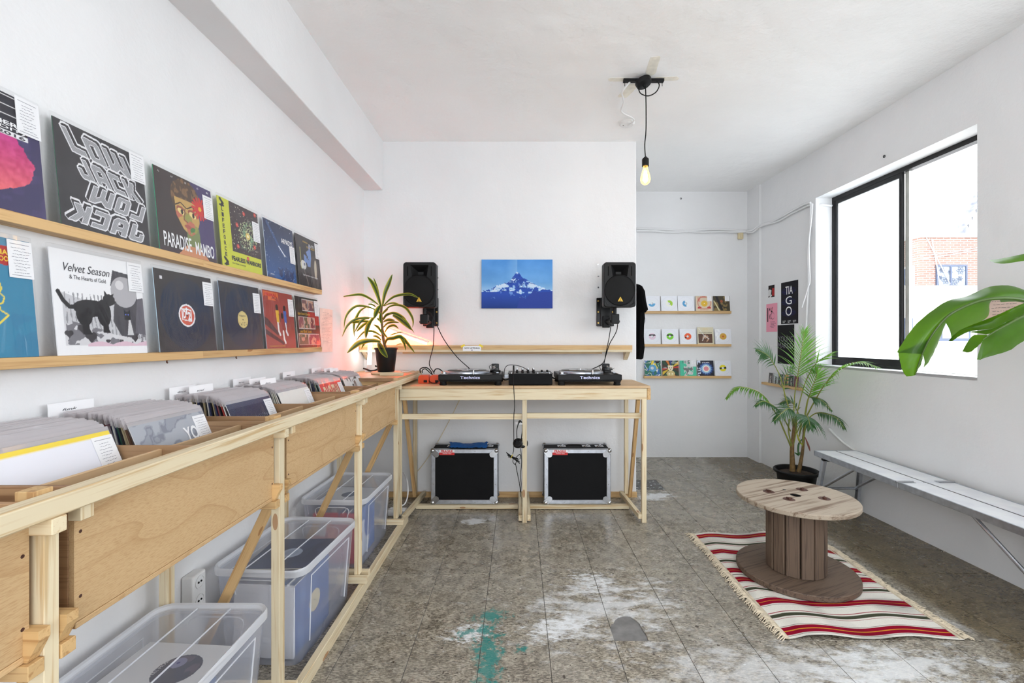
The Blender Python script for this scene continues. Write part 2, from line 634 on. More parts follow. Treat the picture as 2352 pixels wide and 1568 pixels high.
def boardbox(name, lo, hi, m, parent=None, bev=0.0012):
    """axis-aligned timber given by its two corners"""
    lo, hi = Vector(lo), Vector(hi)
    d = hi - lo
    c = (lo + hi) / 2
    k = max(range(3), key=lambda i: d[i])
    e = Vector((0, 0, 0))
    e[k] = d[k] / 2
    if k == 2:
        return board(name, c - e, c + e, d[0], d[1], m, parent, up=(0, 1, 0), bev=bev)
    if k == 0:
        return board(name, c - e, c + e, d[1], d[2], m, parent, bev=bev)
    return board(name, c - e, c + e, d[0], d[2], m, parent, bev=bev)


_txt = {}


def text_mesh(s, bold=0.0, shear=0.0, space=1.0, extrude=0.0):
    cu = bpy.data.curves.new('lettering', 'FONT')
    cu.body = s
    cu.offset = bold
    cu.shear = shear
    cu.space_character = space
    cu.extrude = extrude
    cu.resolution_u = 3
    o = bpy.data.objects.new('lettering', cu)
    COL.objects.link(o)
    bpy.context.view_layer.update()
    me = bpy.data.meshes.new_from_object(o)
    bpy.data.objects.remove(o)
    bpy.data.curves.remove(cu)
    return me


def text(s, x0, z0, x1, z1, m, parent, mtx=None, bold=0.0, shear=0.0, mirror=False, name='lettering', y=-0.001, world=False, space=1.0):
    """lettering fitted to the box x0..x1, z0..z1 of the parent's local XZ plane (front = -Y)"""
    me = text_mesh(s, bold, shear, space)
    n = len(me.vertices)
    co = np.zeros(n * 3)
    me.vertices.foreach_get('co', co)
    co = co.reshape(-1, 3)
    lo, hi = co.min(0), co.max(0)
    u = (co[:, 0] - lo[0]) / max(hi[0] - lo[0], 1e-6)
    v = (co[:, 1] - lo[1]) / max(hi[1] - lo[1], 1e-6)
    if mirror:
        u = 1 - u
    out = np.stack([x0 + u * (x1 - x0), np.full(n, y), z0 + v * (z1 - z0)], 1)
    me.vertices.foreach_set('co', out.ravel())
    me.materials.clear()
    me.materials.append(M[m] if isinstance(m, str) else m)
    o = link(name, me, parent, world, mtx)
    return o


def scrib_into(bm, x0, z0, x1, z1, rows, seed, y, mi=1, th=0.0011):
    """rows of handwriting: short uneven strokes"""
    r = random.Random(seed)
    for k in range(rows):
        z = z1 - (k + 0.5) * (z1 - z0) / rows
        x = x0 + r.random() * 0.2 * (x1 - x0)
        end = x1 - r.random() * 0.35 * (x1 - x0)
        while x < end:
            L = (x1 - x0) * (0.05 + 0.13 * r.random())
            dz = (r.random() - 0.5) * 0.0035
            q = [bm.verts.new((x, y, z - th / 2)), bm.verts.new((x + L, y, z - th / 2 + dz)), bm.verts.new((x + L, y, z + th / 2 + dz)), bm.verts.new((x, y, z + th / 2))]
            f = bm.faces.new(q)
            f.material_index = mi
            x += L + (x1 - x0) * 0.03


# ------------------------------------------------------------------ prints: flat artwork as coloured card
def vnoise(n, m, cells, seed):
    g = np.random.RandomState(seed).rand(cells + 2, cells + 2)
    a = np.linspace(0, cells, n, endpoint=False)
    b = np.linspace(0, cells, m, endpoint=False)
    i, j = a.astype(int), b.astype(int)
    fa, fb = (a - i)[:, None], (b - j)[None, :]
    fa, fb = fa * fa * (3 - 2 * fa), fb * fb * (3 - 2 * fb)
    g00, g10, g01, g11 = g[np.ix_(i, j)], g[np.ix_(i + 1, j)], g[np.ix_(i, j + 1)], g[np.ix_(i + 1, j + 1)]
    return (g00 * (1 - fa) + g10 * fa) * (1 - fb) + (g01 * (1 - fa) + g11 * fa) * fb


class Art:
    def __init__(s, n, m=None, bg=(255, 255, 255)):
        s.n, s.m = n, m or n          # columns, rows
        u = np.linspace(0, 1, s.n)
        v = np.linspace(0, 1, s.m)
        s.u, s.v = np.meshgrid(u, v)   # arrays [row, col]; v up
        s.img = np.zeros((s.m, s.n, 3)) + np.array(bg) / 255.0

    def put(s, mask, col, a=1.0):
        mk = (np.asarray(mask, float) * a)[..., None]
        c = np.asarray(col, float) / 255.0
        s.img = s.img * (1 - mk) + c * mk
        return s

    def noise(s, cells, seed, octs=3):
        o, amp, tot = 0, 1.0, 0
        for k in range(octs):
            o = o + amp * vnoise(s.m, s.n, cells * 2 ** k, seed + k)
            tot += amp
            amp *= 0.5
        return o / tot

    def rect(s, x0, y0, x1, y1):
        return (s.u >= x0) & (s.u <= x1) & (s.v >= y0) & (s.v <= y1)

    def ell(s, cx, cy, rx, ry=None, rot=0):
        ry = ry or rx
        c, q = math.cos(rot), math.sin(rot)
        x, y = s.u - cx, s.v - cy
        return ((x * c + y * q) / rx) ** 2 + ((-x * q + y * c) / ry) ** 2 <= 1

    def poly(s, pts):
        ins = np.zeros(s.u.shape, bool)
        for (x0, y0), (x1, y1) in zip(pts, pts[1:] + pts[:1]):
            if y0 == y1:
                continue
            cond = (s.v > min(y0, y1)) & (s.v <= max(y0, y1))
            xi = x0 + (s.v - y0) * (x1 - x0) / (y1 - y0)
            ins ^= cond & (s.u < xi)
        return ins

    def line(s, pts, wd):
        m = np.zeros(s.u.shape, bool)
        for (x0, y0), (x1, y1) in zip(pts, pts[1:]):
            dx, dy = x1 - x0, y1 - y0
            t = np.clip(((s.u - x0) * dx + (s.v - y0) * dy) / max(dx * dx + dy * dy, 1e-9), 0, 1)
            m |= (s.u - x0 - t * dx) ** 2 + (s.v - y0 - t * dy) ** 2 <= wd * wd
        return m

    def specks(s, k, seed, col, r=0.006, box=(0, 0, 1, 1)):
        g = random.Random(seed)
        for _ in range(k):
            s.put(s.ell(box[0] + g.random() * (box[2] - box[0]), box[1] + g.random() * (box[3] - box[1]), r * (0.6 + g.random())), col, 0.5 + 0.5 * g.random())
        return s

    def grid(s, name, x0, z0, x1, z1, thick, edge=(235, 235, 235), m='print', parent=None, world=False, mtx=None, warp=None):
        """a card whose front (-Y) carries the print; its back and sides are plain"""
        n, mm = s.n, s.m
        X = x0 + s.u * (x1 - x0)
        Z = z0 + s.v * (z1 - z0)
        Y = np.zeros_like(X) if warp is None else warp(s.u, s.v)
        co = np.stack([X, Y, Z], 2).reshape(-1, 3)
        ii = np.arange(mm * n).reshape(mm, n)
        q = np.stack([ii[:-1, :-1], ii[:-1, 1:], ii[1:, 1:], ii[1:, :-1]], 2).reshape(-1, 4)
        cs = np.where(s.img <= 0.04045, s.img / 12.92, ((s.img + 0.055) / 1.055) ** 2.4).reshape(-1, 3)
        verts, faces, cols = [co], [q], [cs]
        # sides and back
        rim = np.concatenate([ii[0, :], ii[1:, -1], ii[-1, -2::-1], ii[-2:0:-1, 0]])
        k = len(co)
        f0 = co[rim]
        b0 = f0 + np.array([0, thick, 0])
        verts += [f0, b0]
        ed = np.array(lin(edge)[:3])
        cols += [np.tile(ed, (len(rim) * 2, 1))]
        L = len(rim)
        a = np.arange(L)
        b = (a + 1) % L
        faces += [np.stack([k + b, k + a, k + L + a, k + L + b], 1)]
        me = bpy.data.meshes.new(name)
        V = np.concatenate(verts)
        polys = np.concatenate(faces).tolist() + ([[k + L + int(t) for t in a[::-1]]] if warp is None else [])
        me.from_pydata(V.tolist(), [], polys)
        at = me.color_attributes.new('print', 'FLOAT_COLOR', 'POINT')
        c = np.concatenate(cols)
        at.data.foreach_set('color', np.concatenate([c, np.ones((len(c), 1))], 1).astype(np.float32).ravel())
        me.materials.append(M[m])
        return link(name, me, parent, world, mtx)

# ------------------------------------------------------------------ the room
ZC = 3.12
XL = -1.355


def st(o):
    o['kind'] = 'structure'
    return o


bm = B()
for lo, hi in (((XL - .2, -.4, -.05), (XL, 5.6, ZC + .1)), ((XL - .2, -2.5, -.05), (XL, -2.3, ZC + .1)), ((XL - .2, -2.3, -.05), (XL, -.4, .55)), ((XL - .2, -2.3, 2.85), (XL, -.4, ZC + .1))):
    box(bm, lo, hi)
st(obj('wall_left', bm, 'wall'))
bm = B()
box(bm, (XL - 0.1, 4.0, -0.05), (1.04, 5.6, ZC + 0.05), 0, 0.008)
st(obj('wall_front', bm, 'wall'))
bm = B()
box(bm, (1.0, 5.35, -0.05), (3.1, 5.6, ZC + 0.05))
st(obj('wall_back', bm, 'wall'))
xr = lambda y: 2.851 - 0.0246 * y


def hexa(bm, y0, y1, z0, z1, t0=0.0, t1=0.2):
    v = [bm.verts.new((xr(y) + t, y, z)) for y in (y0, y1) for t in (t0, t1) for z in (z0, z1)]
    for f in ((0, 1, 3, 2), (4, 6, 7, 5), (0, 2, 6, 4), (1, 5, 7, 3), (0, 4, 5, 1), (2, 3, 7, 6)):
        bm.faces.new([v[k] for k in f])


WY0, WY1, WZ0, WZ1 = 2.758, 4.2, 1.148, 2.685
bm = B()
for (y0, y1, z0, z1) in ((-2.5, -.05, -.05, ZC + .05), (-0.05, 1.85, -0.05, WZ0), (-0.05, 1.85, 2.92, ZC + .05), (1.85, WY0, -0.05, ZC + .05),
                         (WY0, WY1, -0.05, WZ0), (WY0, WY1, WZ1, ZC + .05), (WY1, 5.6, -0.05, ZC + .05)):
    hexa(bm, y0, y1, z0, z1)
st(obj('wall_right', bm, 'wall'))
bm = B()
hexa(bm, 5.10, 5.36, 0, ZC, -0.025, 0.02)
st(obj('trim_1', bm, 'wall'))                      # shallow pilaster in the corner
bm = B()
box(bm, (XL - 0.05, -2.5, 2.69), (-1.187, 4.0, ZC + .05), 0, 0.006)
st(obj('trim_2', bm, 'wall'))                      # ceiling beam over the record wall
bm = B()
for lo, hi in (((-1.6, -2.7, -.05), (-.4, -2.5, ZC)), ((1.8, -2.7, -.05), (3.2, -2.5, ZC)), ((-.4, -2.7, 2.95), (1.8, -2.5, ZC)), ((-.4, -2.7, -.05), (1.8, -2.5, .35))):
    box(bm, lo, hi)
st(obj('wall_rear', bm, 'wall'))
bm = B()
for v in bmesh.ops.create_grid(bm, x_segments=2, y_segments=2, size=1)['verts']:
    v.co = Vector((v.co.x * 2.4 + 0.85, v.co.y * 4.15 + 1.5, ZC))
ex = bmesh.ops.extrude_face_region(bm, geom=bm.faces[:])
for v in ex['geom']:
    if isinstance(v, bmesh.types.BMVert):
        v.co.z += 0.15
ceil = st(obj('ceiling', bm, 'ceiling'))
# cream patches left where an old lamp stood
M['oldpaint'] = mat('old_cream_paint', (240, 235, 222), 0.8, var=0.06, vs=25)
CP = P(1478, 176, 3.04)
CP.z = ZC
for dx, dy, sx, sy, rz in ((-0.15, 0.01, 0.075, 0.02, 0.02), (0.15, 0.0, 0.075, 0.02, -0.03), (0.02, -0.14, 0.03, 0.09, -0.12), (-0.07, 0.15, 0.035, 0.08, 0.25)):
    bm = B()
    r2 = random.Random(int(dx * 100 + dy * 1000))
    pts = [((1 + .16 * r2.random()) * sx * math.copysign(abs(math.cos(a)) ** .3, math.cos(a)), (1 + .16 * r2.random()) * sy * math.copysign(abs(math.sin(a)) ** .3, math.sin(a))) for a in [2 * math.pi * k / 20 for k in range(20)]]
    prism(bm, pts, 0.0015, Matrix.Translation((CP.x + dx, CP.y + dy, ZC - 0.0012)) @ Matrix.Rotation(rz, 4, 'Z'))
    st(obj('paint_patch', bm, 'oldpaint', ceil))

# floor: slab, laid tiles
bm = B()
box(bm, (-1.6, -2.7, -0.12), (3.3, 5.6, -0.004))
flo = st(obj('floor', bm, 'slab'))
TX, TY, TS = 0.137, 2.081, 0.3025
TPX, TPY = 0.3045, 0.3


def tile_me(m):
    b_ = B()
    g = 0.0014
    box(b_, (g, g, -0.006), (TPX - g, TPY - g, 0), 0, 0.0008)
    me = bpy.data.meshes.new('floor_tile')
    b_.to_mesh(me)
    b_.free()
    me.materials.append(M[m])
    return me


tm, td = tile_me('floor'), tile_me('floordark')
for i in range(-5, 9):
    for j in range(-4, 11):
        x, y = TX + TPX * i, TY + TPY * j
        if x < XL - .31 or x > 2.85 or y > 5.36 or (y > 4.02 and x < 0.72):
            continue
        mm = Matrix.Translation((x, y, 0))
        if (i, j) == (1, 0):
            # one tile has lost its near left corner; grey screed shows
            b_ = B()
            pts = [(0.155, 0.0011), (0.3034, 0.0011), (0.3034, 0.2989), (0.0011, 0.2989), (0.0011, 0.10), (0.006, 0.115), (0.02, 0.128), (0.035, 0.155), (0.055, 0.178), (0.085, 0.19), (0.115, 0.187), (0.133, 0.16), (0.147, 0.13), (0.15, 0.085), (0.158, 0.04)]
            prism(b_, pts, 0.006, Matrix.Translation((0, 0, -0.006)))
            o = obj('floor_tile', b_, 'floor', flo, mtx=mm)
        else:
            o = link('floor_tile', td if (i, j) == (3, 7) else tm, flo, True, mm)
        st(o)
bm = B()
box(bm, (-1.6, -2.7, -0.02), (3.2, TY - 4 * TPY - .001, 0))
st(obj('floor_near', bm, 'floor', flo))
st(boardbox('baseboard_front', (-1.35, 3.975, 0), (1.04, 3.999, 0.045), 'pine2'))

# window on the right
def wx(y):
    return xr(y) + 0.155


win = thing('window_1', None, None, (wx(3.5), 3.5, WZ0))
win['kind'] = 'structure'


def wbar(name, y0, y1, z0, z1, t0, t1, m):
    b_ = B()
    hexa(b_, y0, y1, z0, z1, 0.155 + t0, 0.155 + t1)
    return st(obj(name, b_, m, win))


wbar('window_frame', WY0 - .02, WY1, WZ1 - 0.035, WZ1, -0.005, 0.05, 'frame')
wbar('window_frame', 4.165, WY1, WZ0, WZ1 - .035, -0.005, 0.05, 'frame')
wbar('window_frame', 3.47, 4.165, WZ0, WZ0 + 0.022, -0.005, 0.05, 'frame')
wbar('window_frame', WY0 - .02, 3.47, WZ0 - .012, WZ0 + .004, 0.0, 0.05, 'framelight')
# frosted sliding sash, pulled to the far side
for nm, y0, y1, z0, z1 in (('sash_stile', 3.462, 3.486, WZ0 + .02, WZ1 - .035), ('sash_stile', 4.14, 4.163, WZ0 + .02, WZ1 - .035),
                           ('sash_rail', 3.486, 4.14, WZ0 + .02, WZ0 + 0.075), ('sash_rail', 3.486, 4.14, WZ1 - .07, WZ1 - .035)):
    wbar(nm, y0, y1, z0, z1, -0.002, 0.02, 'frame')
wbar('sash_stile', 3.425, 3.459, WZ0 + .004, WZ1 - .035, 0.022, 0.045, 'framelight')
k = N('frosted_glass')
tl = k.n('ShaderNodeBsdfTranslucent')
tl.inputs[0].default_value = (0.93, 0.95, 0.96, 1)
gl = k.n('ShaderNodeBsdfTransparent')
gl.inputs[0].default_value = (0.95, 0.97, 1, 1)
mx = k.n('ShaderNodeMixShader')
mx.inputs[0].default_value = 0.25
k.l(tl.outputs[0], mx.inputs[1])
k.l(gl.outputs[0], mx.inputs[2])
k.l(mx.outputs[0], k.out.inputs[0])
M['frost'] = k.m
wbar('glass_pane', 3.486, 4.14, WZ0 + .075, WZ1 - .07, 0.008, 0.012, 'frost')
bm = B()
hexa(bm, WY0, WY1, WZ0 - 0.02, WZ0 - 0.001, 0.0, 0.155)
st(obj('window_sill', bm, 'wall', win))

# ------------------------------------------------------------------ outside
k = N('pale_red_brick')
bt = k.n('ShaderNodeTexBrick', i={'Scale': 1.0, 'Brick Width': 0.24, 'Row Height': 0.078, 'Mortar Size': 0.011, 'Color1': lin((130, 100, 90)), 'Color2': lin((140, 112, 101)), 'Mortar': lin((158, 150, 145))})
q = k.n('ShaderNodeSeparateXYZ')
k.l(k.pos(), q.inputs[0])
cb = k.n('ShaderNodeCombineXYZ')
k.l(k.math('ADD', q.outputs[0], q.outputs[1]), cb.inputs[0])
k.l(q.outputs[2], cb.inputs[1])
k.l(cb.outputs[0], bt.inputs['Vector'])
k.l(bt.outputs[0], k.p.inputs['Base Color'])
k.p.inputs['Roughness'].default_value = 0.9
M['brick'] = k.m
M['render'] = mat('white_render', (226, 224, 222), 0.9, var=0.05, vs=2)
M['stain'] = mat('weathered_concrete', (120, 98, 76), 0.9, var=0.25, vs=9)
M['farglass'] = mat('dark_glass', (72, 82, 104), 0.15)
M['curtain'] = mat('pale_curtain', (138, 146, 160), 0.5)
M['slate'] = mat('grey_roof_slate', (130, 132, 142), 0.8, var=0.2, vs=3)
bm = B()
box(bm, (3.3, -14, -5.2), (60, 60, -5))
M['paving'] = mat('pale_paving', (206, 204, 200), 0.9)
st(obj('ground', bm, 'paving'))

bY = 16.0
bX = P(2113, 600, bY).x
bt_ = P(0, 545, bY).z
bl = thing('brick_building', 'pale brick building with flower-film windows seen through the open half of the window', 'building', (bX + 4, bY + 4, -5))
bm = B()
box(bm, (bX, bY, -5), (bX + 9, bY + 5, bt_))
obj('brick_wall', bm, 'brick', bl)
bm = B()
box(bm, (bX - .1, bY - .1, bt_), (bX + 9.1, bY + 5.1, bt_ + 0.12))
obj('parapet_cap', bm, 'render', bl)
a_, b_ = P(2152, 612, bY), P(2216, 655, bY)
o = None
bm = B()
for lo, hi in (((a_.x - .05, bY - .05, a_.z), (b_.x + .05, bY + .05, a_.z + .06)), ((a_.x - .05, bY - .05, b_.z - .06), (b_.x + .05, bY + .05, b_.z)),
               ((a_.x - .05, bY - .05, b_.z), (a_.x, bY + .05, a_.z)), ((b_.x, bY - .05, b_.z), (b_.x + .05, bY + .05, a_.z)), (((a_.x * .56 + b_.x * .44), bY - .05, b_.z), ((a_.x * .56 + b_.x * .44) + .06, bY + .05, a_.z))):
    box(bm, lo, hi)
wf = obj('window_frame', bm, 'farglass', bl)
bm = B()
box(bm, (a_.x, bY - .02, b_.z), (b_.x, bY + .02, a_.z))
obj('window_pane', bm, 'curtain', wf)
bm = B()
for fx, fz, fr in ((.28, .25, .14), (.62, .18, .15), (.82, .78, .15), (.15, .8, .1), (.45, .7, .09), (.8, .35, .1), (.1, .4, .08)):
    c = Vector((a_.x + fx * (b_.x - a_.x), bY - .03, b_.z + fz * (a_.z - b_.z)))
    for q_ in range(6):
        t = q_ * math.pi / 3
        d = Vector((math.cos(t), 0, math.sin(t))) * fr
        tube(bm, [c + d * .2, c + d * .6 + Vector((d.z * .25, 0, -d.x * .25)), c + d, c + d * .6 - Vector((d.z * .25, 0, -d.x * .25)), c + d * .2], 0.006, 4)
obj('flower_film', bm, 'farglass', wf)
c_, d_ = P(0, 616, 16.4).z, P(0, 660, 16.4).z
bm = B()
box(bm, (bX - .04, 16.25, d_), (bX + .02, 16.8, c_))
obj('window_pane', bm, 'farglass', bl)
bm = B()
for lo, hi in (((bX - .06, 16.2, d_ - .06), (bX + .02, 16.85, d_)), ((bX - .06, 16.2, c_), (bX + .02, 16.85, c_ + .06)), ((bX - .06, 16.2, d_), (bX + .02, 16.25, c_))):
    box(bm, lo, hi)
obj('window_frame', bm, 'render', bl)

wY = 10.0
wb = thing('white_building', 'white rendered lower building in front of the brick one outside the window', 'building', (10, wY + 2, -5))
zt = P(0, 664, wY).z
bm = B()
box(bm, (8.3, wY, -5), (16, wY + 4.5, zt))
obj('rendered_wall', bm, 'render', wb)
bm = B()
box(bm, (8.2, wY - .12, zt), (16, wY + .1, zt + .07))
obj('ledge', bm, 'render', wb)
for (x0, y0, x1, y1, m) in ((2078, 735, 2087, 790, 'farglass'), (2158, 722, 2218, 777, 'curtain')):
    a_, b_ = P(x0, y0, wY), P(x1, y1, wY)
    bm = B()
    box(bm, (a_.x - .05, wY - .06, b_.z - .06), (b_.x + .05, wY + .02, a_.z + .04))
    f_ = obj('window_frame', bm, 'farglass', wb)
    bm = B()
    box(bm, (a_.x, wY - .07, b_.z), (b_.x, wY - .055, a_.z))
    obj('window_pane', bm, m, f_)
gY = 22
gb = thing('gabled_house', 'white gable with stepped grey roof edge rising behind the brick building', 'house', P(2300, 700, gY))
a_, b_, c_ = P(2170, 560, gY), P(2215, 540, gY), P(2280, 420, gY)
bm = B()
prism(bm, [(a_.x, a_.z), (b_.x, b_.z), (c_.x, c_.z), (c_.x + 6, c_.z), (c_.x + 6, -5), (a_.x, -5)], 4, Matrix(((1, 0, 0, 0), (0, 0, 1, gY), (0, 1, 0, 0), (0, 0, 0, 1))))
obj('gable_wall', bm, 'render', gb)
for k in range(7):
    t0 = k / 7
    p0 = b_.lerp(c_, t0)
    p1 = b_.lerp(c_, (k + 1) / 7)
    bm = B()
    prism(bm, [(p0.x - .12, p0.z), (p1.x - .12, p1.z - .1), (p1.x - .1, p1.z + .16), (p0.x - .16, p0.z + .2)], 0.5, Matrix(((1, 0, 0, 0), (0, 0, 1, gY - .1), (0, 1, 0, 0), (0, 0, 0, 1))))
    obj('roof_tile', bm, 'slate', gb)
pw = thing('parapet', 'weathered low parapet with brown stains just outside the window', 'parapet', (3.6, 4, 0.9))
bm = B()
box(bm, (3.45, 2.2, 0.3), (3.6, 5.6, 1.03))
obj('wall_body', bm, 'render', pw)
r2 = random.Random(3)
bm = B()
y = 2.2
while y < 5.6:
    d = 0.02 + .05 * r2.random()
    box(bm, (3.446, y, 1.032 - .03 - .05 * r2.random()), (3.6, min(y + d, 5.6), 1.034))
    y += d
obj('stained_edge', bm, 'stain', pw, kind='stuff')
for k, (p, q_) in enumerate((((2113.5, 588, 16), (2275, 562, 15.99)), ((2113.5, 595, 16), (2275, 566, 15.99)), ((2128, 546, 15.98), (2190, 668, 15.98)), ((2140, 548, 15.97), (2160, 668, 15.97)))):
    bm = B()
    a_, b_ = P(*p), P(*q_)
    tube(bm, smooth_pts([a_, (a_ + b_) / 2 - Vector((0, .03, .04)), b_], 5), 0.014, 6)
    o = obj('street_wire', bm, 'render')
    tag(o, ('upper pale wire crossing the brick building outside', 'lower pale wire crossing the brick building outside', 'long pale wire slanting down past the flower-film window outside', 'short steep pale wire left of the flower-film window outside')[k], 'wire')

# ------------------------------------------------------------------ record counter: frame, bins, corner board
cf = thing('counter_frame', 'long pine trestle frame carrying the record bins along the left wall', 'frame', (-1.08, 2.0, 0))
RX0, RX1 = -0.876, -0.84
boardbox('front_rail', (RX0 - .003, 0.25, 1.051), (RX1, 3.97, 1.090), 'pine', cf, 0.003)
boardbox('floor_rail', (-0.862, 0.3, 0), (-0.832, 3.45, 0.058), 'pine', cf, 0.002)
boardbox('wall_rail', (-1.352, 0.3, 1.02), (-1.332, 3.97, 1.05), 'pine', cf)
for k, (y0, y1) in enumerate(((0.830, 0.858), (1.648, 1.686), (2.484, 2.522), (3.265, 3.30))):
    boardbox('front_post', (-0.895, y0, 0.094), (-0.865, y1, 1.022), 'pine', cf)
    boardbox('rear_post', (-1.302, y0, 0.094), (-1.272, y1, 0.80), 'pine', cf)
    boardbox('top_crossbeam', (-1.33, y0 - .012, 1.022), (-0.838, y0 + .016, 1.051), 'pine', cf)
    if k < 3:
        boardbox('beam_end', (-0.8795, y1 + .030, 1.021), (-0.853, y1 + .058, 1.051), 'pine', cf)
    boardbox('lower_crossbeam', (-1.33, y0 - .03, 0.772), (-0.862, y0 - .001, 0.799), 'pine2', cf)
    if k < 3:
        boardbox('lower_crossbeam', (-1.33, y1 + .001, 0.772), (-0.862, y1 + .03, 0.799), 'pine2', cf)
        for ya, yb in ((y0 - .022, y0 - .001), (y1 + .001, y1 + .024)):
            bm = B()
            prism(bm, [(-.905, .80), (-.872, .80), (-.852, .838), (-.852, .856), (-.905, .856)], yb - ya, Matrix(((1, 0, 0, 0), (0, 0, 1, ya), (0, 1, 0, 0), (0, 0, 0, 1))))
            obj('chamfered_block', bm, 'pine2', cf)
    boardbox('foot_beam', (-1.34, y0 - .03, 0.06), (-0.818, y0 - .001, 0.094), 'pine', cf)
    if k in (1, 2):
        boardbox('foot_beam', (-1.34, y1 + .001, 0.06), (-0.83, y1 + .03, 0.094), 'pine', cf)
    boardbox('post_cap', (-0.915, y0 - .004, 1.053), (-0.880, y1 + .004, 1.098), 'pine2', cf)
    board('brace', (-0.922, y1 + .046, 0.797), (-1.285, y1 + .046, 0.03), 0.022, 0.034, 'pine2', cf, up=(1, 0, 0))

bins = ((0.06, 0.82, 'plywood record bin nearest the camera, cut off by the photo edge'), (0.903, 1.640, 'plywood record bin with a large oval grain figure on its front'),
        (1.732, 2.477, 'plywood record bin with burr-like swirls, third along the counter'), (2.557, 3.257, 'plain plywood record bin at the far end next to the turntable table'))
for (y0, y1, lab) in bins:
    b = thing('record_bin', lab, 'bin', (-1.1, (y0 + y1) / 2, .82))
    t = 0.013
    boardbox('front_panel', (-0.895 + .002, y0, 0.812), (-0.880, y1, 1.05), 'ply', b)
    boardbox('bottom_board', (-1.33, y0, 0.800), (-0.878, y1, 0.8118), 'ply', b)
    boardbox('back_panel', (-1.331, y0, 0.812), (-1.331 + t, y1, 1.08), 'plydark', b)
    for yy in (y0, y1 - t):
        boardbox('side_panel', (-1.318, yy, 0.812), (-0.893, yy + t, 1.083), 'plydark', b)
    ym = (y0 + y1) / 2
    boardbox('inner_floor', (-1.317, y0 + t, 0.8125), (-1.001, y1 - t, 0.8395), 'plydark', b)
    boardbox('divider', (-1.318, ym - .006, 0.812), (-0.894, ym + .006, 1.08), 'plydark', b)
    boardbox('front_inner_panel', (-0.894, y0 + t, 0.84), (-0.884, y1 - t, 1.078), 'plydark', b)
    for c0, c1 in ((y0 + t, ym - .006), (ym + .006, y1 - t)):
        boardbox('record_stop', (-1.000, c0, 0.812), (-0.990, c1, 1.072), 'plytop', b)
    for yy in (y0 + .012, y1 - .012):
        for zz in (0.86, 0.99):
            bm = B()
            lathe(bm, [(0, 0), (0.004, 0), (0.003, 0.0008), (0, 0.0008)], 8, (-0.8802, yy, zz), mtx=Matrix.Rotation(R(90), 4, 'Y'))
            obj('screw', bm, 'rust', b)

cb_ = thing('corner_board', 'plywood corner shelf under the potted plant at the end of the bins', 'shelf', (-1.1, 3.6, 1.088))
boardbox('board_top', (-1.352, 3.20, 1.089), (-0.845, 3.98, 1.109), 'plytop', cb_, .001)
boardbox('support_batten', (-1.35, 3.21, 1.054), (-0.88, 3.235, 1.089), 'pine2', cb_)
boardbox('support_batten', (-1.33, 3.95, 1.05), (-0.88, 3.975, 1.089), 'pine2', cb_)
boardbox('edge_strip', (-1.352, 3.19, 1.084), (-0.876, 3.20, 1.108), 'plydark', cb_)

# ------------------------------------------------------------------ records in the bins
M['spine'] = None
k = N('record_spine_mix')
rr = k.n('ShaderNodeObjectInfo').outputs['Random']
cr = k.n('ShaderNodeValToRGB')
cr.color_ramp.interpolation = 'CONSTANT'
pal = [(46, 44, 46), (206, 200, 188), (92, 66, 52), (38, 74, 62), (222, 220, 216), (58, 62, 92), (150, 52, 48), (28, 28, 30), (176, 160, 128), (84, 84, 88), (232, 230, 226), (120, 84, 96)]
e = cr.color_ramp.elements
while len(e) < len(pal):
    e.new(0.5)
for q_, c in enumerate(pal):
    e[q_].position = q_ / len(pal)
    e[q_].color = lin(c)
k.l(rr, cr.inputs[0])
k.l(cr.outputs[0], k.p.inputs['Base Color'])
M['spine'] = k.m

LPS = 0.305
bm = B()
box(bm, (-LPS / 2, 0, 0), (LPS / 2, 0.0024, LPS))
cov_me = bpy.data.meshes.new('cover')
bm.to_mesh(cov_me)
bm.free()
cov_me.materials.append(M['spine'])
bm = B()
for yy in (-0.0006, 0.003):
    q_ = [bm.verts.new(p) for p in ((-LPS / 2 - .003, yy, LPS - .012), (LPS / 2 + .005, yy, LPS - .012), (LPS / 2 + .005, yy, LPS + .014), (-LPS / 2 - .003, yy, LPS + .017))]
    bm.faces.new(q_)
q_ = [bm.verts.new(p) for p in ((-LPS / 2 - .003, -0.0006, LPS + .017), (LPS / 2 + .005, -0.0006, LPS + .014), (LPS / 2 + .005, 0.003, LPS + .014), (-LPS / 2 - .003, 0.003, LPS + .017))]
bm.faces.new(q_)
film_me = bpy.data.meshes.new('plastic_sleeve')
bm.to_mesh(film_me)
bm.free()
film_me.materials.append(M['binfilm'])


def card_me(seed, wd, ht, rows=9):
    b_ = B()
    box(b_, (0, -0.0004, -ht), (wd, 0.0004, 0))
    for zz in (-0.10, -0.93):
        q_ = [b_.verts.new((wd * a, -0.0007, ht * (zz + d))) for a, d in ((.1, -.006), (.88, -.006), (.88, .006), (.1, .006))]
        f = b_.faces.new(q_)
        f.material_index = 1
    scrib_into(b_, wd * .12, -ht * .9, wd * .9, -ht * .16, rows, seed, -0.0008)
    me = bpy.data.meshes.new('price_card')
    b_.to_mesh(me)
    b_.free()
    me.materials.append(M['white'])
    me.materials.append(M['pen'])
    return me


cards = [card_me(s, 0.060, 0.100) for s in range(5)]
smallcards = [card_me(s + 20, 0.05, 0.062, 6) for s in range(3)]

